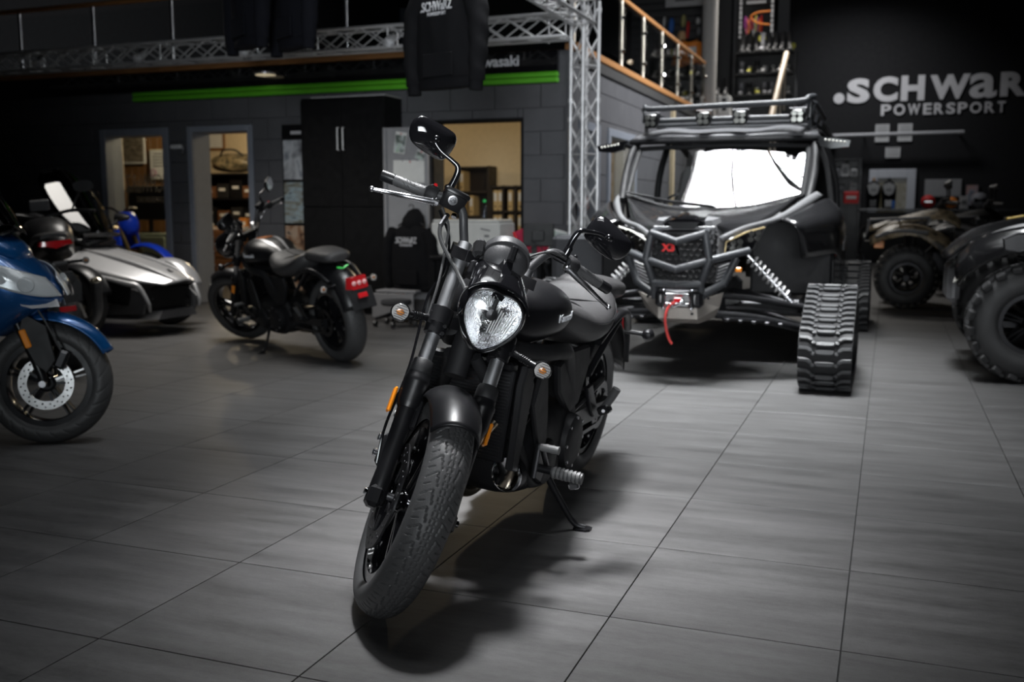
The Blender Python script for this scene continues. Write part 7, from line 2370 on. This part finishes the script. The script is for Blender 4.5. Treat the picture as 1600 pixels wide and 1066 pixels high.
for px, py, w, h, c, lab in ((1037, 34, .05, .22, 'white', 'thin white glove pair hanging highest left on the slatted wall'), (1048, 40, .11, .30, 'blue', 'blue garment hanging on the slatted wall'), (1067, 32, .10, .24, 'olive', 'olive patterned glove hanging on the slatted wall'), (1074, 46, .06, .34, 'red', 'narrow red garment hanging on the slatted wall'), (1064, 58, .16, .26, 'tan', 'tan leather bag hanging on the slatted wall near the handrail'), (1090, 32, .09, .14, 'white', 'white buckle pack hanging at right on the slatted wall'), (1091, 48, .08, .16, 'grey', 'grey pack hanging below the white one on the slatted wall')):
    p = bk(px, py, Yb - .12)
    t = thing('hanging_goods', lab, 'garment', (p.x, Yb - .08, p.z), (0, .06, 0), 'goods on the slatted wall')
    def gd(u, v, w=w, h=h):
        an, ph = 2 * PI * u, PI * v
        return V((w * .5 * math.cos(an) * math.sin(ph) ** .6 * (1 + .2 * math.sin(3 * an)), .05 * math.sin(an) * math.sin(ph), h * .5 * math.cos(ph)))
    MB().grid(gd, 18, 10).build('bag_body', im(c), t, smooth=60)
    MB().tube([(0, .05, h * .5), (0, 0, h * .55), (0, 0, h * .45)], .006).build('hook', CHR, t)
p = bk(1080, 80, Yb - .4)
oj = thing('orange_jacket', 'bright orange and black jacket draped over a low stand on the upper floor', 'jacket', (p.x, Yb - .42, p.z - .25))
MB().grid(lambda u, v: V(((.38 - .1 * v) * math.cos(2 * PI * u), .18 * math.sin(2 * PI * u), .42 * v + .03 * math.sin(10 * PI * u))), 30, 8).build('shell', im('orange'), oj, smooth=70, solid=.01)
MB().tube([(-.34, 0, .36), (-.2, -.1, .42), (.0, -.14, .40), (.2, -.1, .42), (.34, 0, .36)], .04).build('collar', BLK, oj)
MB().box((.06, -.2, .2), (.16, .02, .2), b=.01).build('chest_panel', im('white'), oj)
st3 = thing('garment_stand', 'low black stand under the orange jacket', 'stand', (p.x, Yb - .42, UP))
MB().cyl((0, 0, .02), (0, 0, max(.1, p.z - .25 - UP)), .03).build('post', BLM, st3)
MB().lathe([(0, 0), (.2, 0), (.2, .02), (0, .02)], (0, 0, 0), (0, 0, 1), 20).build('base', BLM, st3)
a, b = bk(1040, 12, Yb - .3), bk(1101, -30, Yb - .3)
hs = thing('hanging_sign', 'pale hanging sign board at the top edge above the slatted wall', 'sign', ((a.x + b.x) / 2, Yb - .3, a.z))
MB().box((0, 0, .3), (b.x - a.x, .03, .6), b=.004).build('board', mat('pale_sign', (0.33, 0.33, 0.34), 0.6), hs)
for k in range(2):
    MB().box((0, -.018, .12 + .11 * k), ((b.x - a.x) * (.5 + .2 * k), .004, .035)).build('text_line', BLK, hs, smooth=0)
# dark partition panels behind the pillar
for px0, px1 in ((1120, 1142), (1143, 1152), (1212, 1232)):
    a, b = bk(px0, 100, 19.9), bk(px1, 100, 19.9)
    struct(MB().box(((a.x + b.x) / 2, 19.95, UP + 1.9), (b.x - a.x - .02, .05, 3.8), b=.006).build('trim_8', mat('charcoal_panel', (0.06, 0.06, 0.065), 0.6) if px0 > 1140 else DP))
# shoe shelf with boots
Ys = 18.6
a, b = atY(1146, 160, Ys), atY(1240, 160, Ys)
shw = b.x - a.x
zt_ = atY(1190, 81, Ys).z
ss = thing('shoe_shelf', 'black open shelf unit full of shoes on the upper floor', 'shelf', ((a.x + b.x) / 2, Ys, UP))
shelfz = [atY(1190, y, Ys).z - UP for y in (81, 115, 149)] + [.05]
hh_ = zt_ - UP
for s in (-1, 1):
    MB().box((s * shw / 2, .16, hh_ / 2), (.04, .34, hh_)).build('side', BLK, ss, smooth=0)
for z in shelfz:
    MB().box((0, .16, z), (shw, .34, .03)).build('shelf_board', DP, ss, smooth=0)
MB().box((0, .33, hh_ / 2), (shw, .01, hh_)).build('back_panel', BLK, ss, smooth=0)


def shoe(name, label, loc, rz, c, tall, sole, group):
    t = thing(name, label, 'boot' if tall > .15 else 'shoe', loc, (0, 0, rz), group)
    MB().loft([[V((x, w * y, z)) for y, z in ((-1, 0), (1, 0), (.9, .03), (-.9, .03))] for x, w in ((-.09, .03), (-.05, .04), (.1, .045), (.17, .035), (.19, .01))]).build('sole', sole, t)
    rings = []
    for z, x0, x1, w in ((.025, -.085, .18, .042), (.06, -.08, .15, .042), (.09, -.075, .06, .04), (.13, -.07, .03, .038), (tall, -.075, .04, .042)):
        rings.append([V(((x0 + x1) / 2 + (x1 - x0) / 2 * math.cos(2 * PI * i / 14), w * math.sin(2 * PI * i / 14), z)) for i in range(14)])
    MB().loft(rings).build('upper', c, t, smooth=60)
    for k in range(3):
        MB().tube([(.05 - .012 * k, -.03, .08 + .02 * k), (.065 - .012 * k, 0, .09 + .02 * k), (.05 - .012 * k, .03, .08 + .02 * k)], .006, n=6).build('lace' if tall < .15 else 'buckle', GRP if tall > .15 else PAP, t)
    return t


SO = mat('grey_sole', (0.2, 0.2, 0.2), 0.6)
X0 = (a.x + b.x) / 2
rown = ['top of the shoe shelf', 'upper shelf of the shoe unit', 'lower shelf of the shoe unit']
for r in range(3):
    n = 8 if r == 0 else 7
    for k in range(n):
        x = X0 - shw / 2 + .12 + k * (shw - .24) / (n - 1)
        tall = .33 if r == 0 else (.13 if R.random() < .6 else .22)
        c = [BLK, BLK, im('grey'), BLK, im('yellow') if r else BLK, im('white') if r else PLA, BLK][R.randrange(7)]
        z = UP + shelfz[r] + .017
        shoe('riding_boot' if r == 0 else 'shoe', '%s, %s from the left on the %s' % ('tall black riding boot' if r == 0 else 'small shoe', ordn[k], rown[r]), (x, Ys + .12, z), -PI / 2 + R.uniform(-.3, .3), c, tall, SO, ['boots on top of the shoe unit', 'shoes on the upper shelf', 'shoes on the lower shelf'][r])
for px, py in ((1189, 57), (1229, 57)):
    p = atY(px, py, Ys + .2)
    t = thing('hanging_tag', 'round yellow price tag above the boots, %s one' % ('left' if px < 1200 else 'right'), 'tag', (p.x, Ys + .39 if px < 1200 else 19.91, p.z))
    MB().cyl((0, 0, 0), (0, -.008, 0), .065, n=20).build('disc', im('yellow'), t)
    MB().tube([(0, 0, .06), (0, .012, .2), (0, .012, .9)], .003, n=6).build('string', STE, t)
# lanyard stand with colourful straps
a, b = atY(1156, 62, 18.95), atY(1205, 62, 18.95)
ls = thing('lanyard_rack', 'tall black rack with white-lettered sides above the boots', 'rack', ((a.x + b.x) / 2, 19.0, UP))
lz = a.z - UP
wd_ = b.x - a.x
for s in (-1, 1):
    c_ = MB().box((s * wd_ / 2, 0, lz / 2 + .7), (.07, .05, lz + 1.4), b=.006).build('side_panel', BLK, ls)
    for k in range(9):
        MB().box((s * wd_ / 2, -.028, lz + .05 + .085 * k), (.045, .006, .05 + .015 * (k % 3)), b=.002).build('text_line', PRN, ls)
MB().box((0, .02, lz + .66), (wd_, .04, .1), b=.006).build('top_bar', BLK, ls)
MB().box((0, .05, lz + .3), (wd_, .02, .9)).build('back_board', BLK, ls, smooth=0)
for k in range(7):
    MB().box((-.16 + .05 * k, -.005, lz + .65), (.034, .004, .05)).build('text_line', PRN, ls, smooth=0)
for k, c in enumerate(('purple', 'pink', 'orange', 'pink', 'red', 'white', 'yellow', 'purple', 'orange', 'red')):
    x = -.2 + .032 * k
    zz = lz + .42 - .03 * (k % 3)
    t = thing('lanyard', '%s strap, %s from the left on the lanyard rack' % (c, ordn[k]), 'strap', ((a.x + b.x) / 2 + x, 19.025, UP + zz), group='straps on the lanyard rack')
    L = .22 + .1 * ((k * 7) % 4) / 4
    MB().tube([(0, 0, 0), (.012, -.01, -L * .5), (.0, 0, -L), (-.02, 0, -L * .5), (0, 0, .002)], .011, n=6).build('band', im(c), t)
    MB().ell((0, 0, -L - .02), (.012, .01, .02), nu=8, nv=6).build('clasp', CHR, t)
ob_ = thing('orange_strap', 'long orange strap looped sideways across the lanyard rack', 'strap', ((a.x + b.x) / 2 + .02, 19.0, UP + lz + .36))
MB().tube([(.24, 0, .12), (.0, -.02, .1), (-.12, -.02, .03), (.0, -.02, -.08), (.22, 0, -.12)], .016, n=8).build('band', im('orange'), ob_)
MB().box((.23, 0, .12), (.03, .02, .05), b=.004).build('buckle', CHR, ob_)
# stacked white cartons with black boots
a = atY(1116, 185, 18.3)
k = 0
for px, py, w in ((1118, 158, .08), (1133, 158, .2), (1118, 172, .08), (1133, 172, .2), (1120, 186, .1), (1134, 186, .2), (1061, 160, .16), (1075, 160, .12)):
    p = atY(px, py, 18.3)
    t = thing('white_carton', ['thin white carton at upper left of the carton pile', 'wide white carton at upper right of the carton pile', 'thin white carton at mid left of the carton pile', 'wide white carton at mid right of the carton pile', 'thin white carton at lower left of the carton pile', 'wide white carton at lower right of the carton pile', 'white carton behind the glass railing, left one', 'white carton behind the glass railing, right one'][k], 'box', (p.x, 18.3, p.z - .07), group='white cartons on the upper floor')
    MB().box((0, 0, .075), (w, .25, .15), b=.004).build('carton', WHT, t)
    MB().box((0, -.127, .075), (w * .4, .004, .06)).build('sticker', BLK, t, smooth=0)
    k += 1
p = atY(1068, 180, 18.3)
ct = thing('carton_stand', 'dark low bench under the two cartons behind the glass railing', 'bench', (p.x, 18.3, UP))
MB().box((0, 0, .255), (.4, .3, .05)).build('bench_top', BLK, ct, smooth=0)
for s in (-1, 1):
    MB().box((s * .17, 0, .115), (.04, .28, .23)).build('bench_leg', BLK, ct, smooth=0)
for s in (0, 1):
    p = atY(1122 + 12 * s, 146, 18.3)
    shoe('riding_boot', 'black riding boot standing on the white cartons, %s one' % ('left' if s == 0 else 'right'), (p.x, 18.3, atY(1120, 150, 18.3).z + .005), -PI / 2, BLK, .3, SO, 'boots on the white cartons')
# pale stair handrail going down at the far right of the upper floor
a, b = atY(1229, 84, 17.2), atY(1203, 190, 15.0)
sr = thing('stair_handrail', 'pale wooden stair handrail sloping down behind the roof rack', 'handrail', b)
MB().tube([V((0, 0, 0)), a - b], .045, n=10).build('rail', mat('pale_ash', (0.62, 0.48, 0.33), 0.5), sr)
for t_ in (.05, .35, .65, .95):
    q = (a - b) * t_
    MB().cyl(q, V((q.x, q.y, -b.z if t_ < .1 else q.z - .85)), .016, n=8).build('baluster', RP, sr)

# ------------------------------------------------------------------ far wall: sign, notices, door, goods
Yf = 23.97
sg = thing('wall_sign', 'two lines of big pale capital lettering on the dark far wall', 'sign', (0, Yf, 0))
SGN_ = mat('sign_grey', (0.50, 0.49, 0.50), 0.5)
for ch, x0, x1, y0, y1 in (('S', 1323, 1360, 122, 162), ('C', 1364, 1404, 119, 160), ('H', 1407, 1446, 117, 158), ('W', 1452, 1517, 115, 156), ('a', 1514, 1559, 113, 154), ('R', 1562, 1606, 111, 151), ('Z', 1609, 1650, 109, 149)):
    p, q = atY(x0, y1, Yf), atY(x1, y0, Yf)
    fit_text(ch, upright((p.x, -.005, p.z)), q.x - p.x, q.z - p.z, SGN_, 'letter', sg, .012, .022 if ch == 'a' else .05)
p = atY(1311, 154, Yf)
MB().cyl((p.x, -.005, p.z), (p.x, -.02, p.z), .115, n=28).build('letter', SGN_, sg)
w0, w1 = 1376, 1574
for k, ch in enumerate('POWERSPORT'):
    ws_ = [20, 22, 24, 17, 19, 18, 19, 23, 20, 16]
    t0_ = w0 + (w1 - w0) * sum(ws_[:k]) / sum(ws_)
    t1_ = w0 + (w1 - w0) * (sum(ws_[:k]) + ws_[k] * .84) / sum(ws_)
    sl_ = -(t0_ - w0) * .028
    p, q = atY(t0_, 181 + sl_, Yf), atY(t1_, 163 + sl_, Yf)
    fit_text(ch, upright((p.x, -.005, p.z)), q.x - p.x, q.z - p.z, SGN_, 'letter', sg, .012, .025)


def notice(label, x0, y0, x1, y1, lines):
    a, b = atY(x0, y1, Yf), atY(x1, y0, Yf)
    t = thing('wall_notice', label, 'notice', ((a.x + b.x) / 2, Yf - .012, a.z))
    w, h = b.x - a.x, b.z - a.z
    MB().box((0, 0, h / 2), (w, .012, h)).build('sheet', mat('notice_paper', (0.42, 0.42, 0.42), 0.7), t, smooth=0)
    for k in range(lines):
        MB().box((0, -.008, h * (.9 - .8 * k / lines)), (w * .8, .003, h * .25 / lines)).build('text_line', GRP, t, smooth=0)


notice('left of two tall pale notices below the wall lettering', 1367, 194, 1390, 222, 8)
notice('right of two tall pale notices below the wall lettering', 1402, 193, 1426, 221, 8)
notice('small wide notice centred below the two tall notices', 1383, 230, 1407, 247, 3)
a, b = atY(1300, 212, Yf - .5), atY(1507, 206, Yf - .5)
wr = thing('wall_rail', 'long thin grey rail standing off the far wall across the notices', 'rail', (a.x, Yf - .42, a.z))
MB().tube([(0, 0, 0), (b.x - a.x, 0, b.z - a.z)], .045, n=10).build('tube', mat('rail_grey', (0.3, 0.3, 0.31), 0.5), wr)
for t_ in (.25, .97):
    MB().tube([((b.x - a.x) * t_, 0, (b.z - a.z) * t_), ((b.x - a.x) * t_, .42, (b.z - a.z) * t_)], .02).build('bracket', BLM, wr)
# reception window frame
a, b = atY(1355, 345, Yf), atY(1432, 264, Yf)
f = MB()
w = b.x - a.x
LF = mat('pale_frame', (0.36, 0.37, 0.40), 0.6)
for s in (a.x + .09, b.x - .09):
    f.box((s, Yf - .04, (a.z + b.z) / 2), (.18, .08, b.z - a.z), b=.01)
f.box(((a.x + b.x) / 2, Yf - .04, b.z - .1), (w - .36, .08, .2), b=.01)
f.box(((a.x + b.x) / 2, Yf - .04, a.z + .05), (w - .36, .08, .1), b=.01)
w6 = struct(f.build('window_6', LF))
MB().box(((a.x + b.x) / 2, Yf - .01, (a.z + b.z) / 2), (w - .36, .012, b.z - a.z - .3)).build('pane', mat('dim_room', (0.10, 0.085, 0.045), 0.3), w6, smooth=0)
# helmet display jerseys on torsos
def torso(label, px, cap):
    p = atY(px, 318, 22.2)
    t = thing('display_torso', label, 'mannequin', (p.x, 22.2, p.z - .1))
    rings = []
    for z, w_, d_ in ((.0, .20, .1), (.15, .21, .12), (.32, .23, .12), (.46, .22, .1), (.54, .12, .08), (.56, .06, .06)):
        rings.append([V((w_ * math.cos(2 * PI * i / 24), d_ * math.sin(2 * PI * i / 24), z)) for i in range(24)])
    MB().loft(rings).build('jersey', CLO, t, smooth=70)
    MB().loft([[V((x, -.125 + dy, z)) for x, z in ((-.19, .47), (-.12, .30), (0, .26), (.12, .30), (.19, .47), (0, .53))] for dy in (0, .02)]).build('yoke', im('white'), t)
    for k in range(3):
        MB().box((-.06 + .06 * k, -.128, .38), (.035, .006, .05), b=.002).build('text_line', BLK, t)
    MB().lathe([(0, .55), (.05, .55), (.05, .62), (0, .63)], (0, 0, 0), (0, 0, 1), 16).build('neck_block', im('tan') if cap else BLK, t)
    MB().box((0, -.11, .1), (.2, .02, .14), b=.01).build('waist_print', im('white') if not cap else GRP, t)
    t.scale = (.64, 1, 1)
    return t
torso('black jersey with white yoke and wooden neck on a torso stand, left one', 1364, True)
torso('black jersey with white yoke on a torso stand, right one', 1388, False)
cn = thing('far_counter', 'long dark counter in front of the far wall below the jerseys', 'counter', (1.45, 22.3, .004))
cz = atY(1364, 318, 22.2).z - .1 - .01
MB().box((0, 0, cz - .03), (4.1, .7, .05), b=.006).build('counter_top', BLK, cn)
MB().box((0, .05, cz / 2 - .03), (4.0, .55, cz - .08), b=.006).build('counter_base', DP, cn)
for px, w_, h_, c, lab in ((1396, .07, .14, 'blue', 'small blue bottle on the far counter beside the jerseys'), (1450, .26, .26, 'red', 'red crash helmet on the far counter'), (1486, .24, .22, 'orange', 'orange crash helmet on the far counter'), (1506, .16, .25, 'white', 'white box on the far counter below the grey panel'), (1530, .3, .3, 'grey', 'grey patterned helmet at right on the far counter')):
    p = atY(px, 318, 22.1)
    if 'helmet' in lab:
        t = thing('crash_helmet', lab, 'helmet', (p.x, 22.1, cz))
        MB().ell((0, 0, h_ * .55), (w_ * .52, w_ * .58, h_ * .53)).build('shell', im(c), t)
        MB().box((0, -w_ * .42, h_ * .55), (w_ * .75, w_ * .35, h_ * .3), b=.03).build('visor', GLB, t)
    elif 'bottle' in lab:
        t = thing('oil_bottle', lab, 'bottle', (p.x, 22.1, cz))
        MB().lathe([(0, 0), (w_ / 2, 0), (w_ / 2, h_), (w_ / 4, h_ * 1.2), (0, h_ * 1.2)], (0, 0, 0), (0, 0, 1), 16).build('bottle_body', im(c), t)
        MB().lathe([(0, h_ * 1.2), (w_ * .3, h_ * 1.2), (w_ * .3, h_ * 1.4), (0, h_ * 1.4)], (0, 0, 0), (0, 0, 1), 12).build('cap', BLK, t)
    else:
        t = thing('white_box', lab, 'box', (p.x, 22.1, cz))
        MB().box((0, 0, h_ / 2), (w_, .14, h_), b=.005).build('carton', im(c), t)
        MB().box((0, -.073, h_ / 2), (w_ * .6, .004, h_ * .3)).build('sticker', GRP, t, smooth=0)
a, b = atY(1444, 308, Yf), atY(1503, 280, Yf)
gp = thing('grey_panel', 'plain grey panel on the far wall behind the helmets', 'panel', ((a.x + b.x) / 2, Yf - .015, a.z))
MB().box((0, 0, (b.z - a.z) / 2), (b.x - a.x, .025, b.z - a.z), b=.006).build('board', mat('panel_grey', (0.20, 0.20, 0.205), 0.6), gp)
MB().box((0, -.016, .02), (b.x - a.x, .01, .03)).build('rail', GRP, gp, smooth=0)
a, b = atY(1507, 318, Yf), atY(1528, 290, Yf)
picture('wall_poster', 'dark blue-grey action poster on the far wall right of the grey panel', 'poster', 1507, 288, 1530, 322, Yf - .02, photo_mat('action_poster', [(0.03, 0.04, 0.06), (0.18, 0.2, 0.24), (0.3, 0.15, 0.12), (0.4, 0.42, 0.45)], 5), .02, BLM)
# dark shelf with white bottles and a red case
a, b = atY(1300, 330, 22.5), atY(1345, 248, 22.5)
bs = thing('oil_shelf', 'dark shelf unit with white cans at the far wall behind the buggy', 'shelf', ((a.x + b.x) / 2, 22.6, .004))
bw_ = b.x - a.x
for s in (-1, 1):
    MB().box((s * bw_ / 2, 0, b.z / 2), (.04, .4, b.z)).build('side', BLK, bs, smooth=0)
zz = [atY(1320, y, 22.5).z for y in (276, 297, 318)]
for z in zz + [b.z]:
    MB().box((0, 0, z - .02), (bw_, .4, .03)).build('shelf_board', BLK, bs, smooth=0)
MB().box((0, .2, b.z / 2), (bw_, .012, b.z)).build('back_panel', BLK, bs, smooth=0)
for px, r, w_, h_, lab in ((1308, 0, .12, .22, 'grey can at left on the upper oil shelf'), (1320, 0, .17, .33, 'tall white can on the upper oil shelf'), (1334, 0, .14, .2, 'short white can at right on the upper oil shelf'), (1310, 1, .12, .14, 'small grey can at left on the middle oil shelf'), (1316, 1, .08, .12, 'slim grey can on the middle oil shelf'), (1334, 1, .15, .2, 'white canister at right on the middle oil shelf')):
    p = atY(px, 280, 22.45)
    t = thing('oil_can', lab, 'can', (p.x, 22.5, zz[r] - .004), group='cans on the oil shelf')
    c = im('white') if 'white' in lab else im('grey')
    MB().box((0, 0, h_ * .42), (w_, .12, h_ * .84), b=.02).build('body', c, t)
    MB().cyl((w_ * .2, 0, h_ * .84), (w_ * .2, 0, h_), .03, n=12).build('cap', BLK, t)
    MB().box((0, -.062, h_ * .4), (w_ * .7, .004, h_ * .4)).build('sticker', GRP, t, smooth=0)
p = atY(1330, 316, 22.4)
t = thing('red_case', 'red carton standing on the lowest oil shelf board', 'case', (p.x, 22.48, zz[2] - .004))
MB().box((0, 0, .125), (.3, .24, .25), b=.015).build('case_body', im('red'), t)
MB().box((0, -.122, .13), (.2, .006, .06)).build('sticker', PAP, t, smooth=0)
# things behind the side windows of the office
p = atX(957, 362, WX - .25)
pl_ = thing('potted_plant', 'yellow-green bushy pot plant on the sill of the right side window', 'plant', (WX - .56, p.y, p.z - .22))
MB().lathe([(0, 0), (.07, 0), (.09, .14), (0, .14)], (0, 0, 0), (0, 0, 1), 20).build('pot', im('orange'), pl_)
LEAF = mat('plant_leaf', (0.28, 0.38, 0.05), 0.5)
lm = MB().add([(0, -.0, 0), (.05, -.022, .01), (.11, 0, .0), (.05, .022, .01), (.05, 0, -.006)], [(0, 1, 4), (1, 2, 4), (2, 3, 4), (3, 0, 4)])
l0 = None
for k in range(70):
    M = Matrix.Translation((0, 0, .18)) @ rot(0, R.uniform(-1.3, .3), R.uniform(0, 6.3)) @ Matrix.Translation((R.uniform(.02, .12), 0, 0))
    if l0 is None:
        l0 = lm.build('leaf', LEAF, pl_, at=M, smooth=0)
    else:
        link_copy(l0, pl_, M)
sh_ = thing('sill_shelf', 'plain pale shelf inside the office beneath the plant', 'shelf', (WX - .56, p.y, .02))
MB().box((0, 0, p.z - .26), (.4, 1.2, .03)).build('shelf_board', WHC, sh_, smooth=0)
for s in (-1, 1):
    MB().box((0, s * .55, (p.z - .28) / 2), (.36, .03, p.z - .28)).build('leg', WHC, sh_, smooth=0)
p = atX(918, 300, WX - .3)
jk = thing('white_jacket', 'white jacket on a dark stand behind the left side window', 'jacket', (WX - .62, p.y, .9))
MB().loft([[V((.1 * math.sin(2 * PI * i / 20), .2 * k_ * math.cos(2 * PI * i / 20), z)) for i in range(20)] for z, k_ in ((0, .9), (.25, 1), (.5, 1.1), (.62, .6), (.66, .3))]).build('jacket_body', im('white'), jk, smooth=70)
for s in (-1, 1):
    MB().tube([(0, s * .2, .55), (.02, s * .26, .3), (.02, s * .24, .08)], [.06, .055, .045]).build('sleeve', im('white'), jk)
js = thing('jacket_stand', 'dark pole stand carrying the white jacket', 'stand', (WX - .62, p.y, .02))
MB().cyl((0, 0, .01), (0, 0, .9), .02).build('pole', BLM, js)
MB().lathe([(0, 0), (.2, 0), (.2, .02), (0, .02)], (0, 0, 0), (0, 0, 1), 20).build('base', BLM, js)
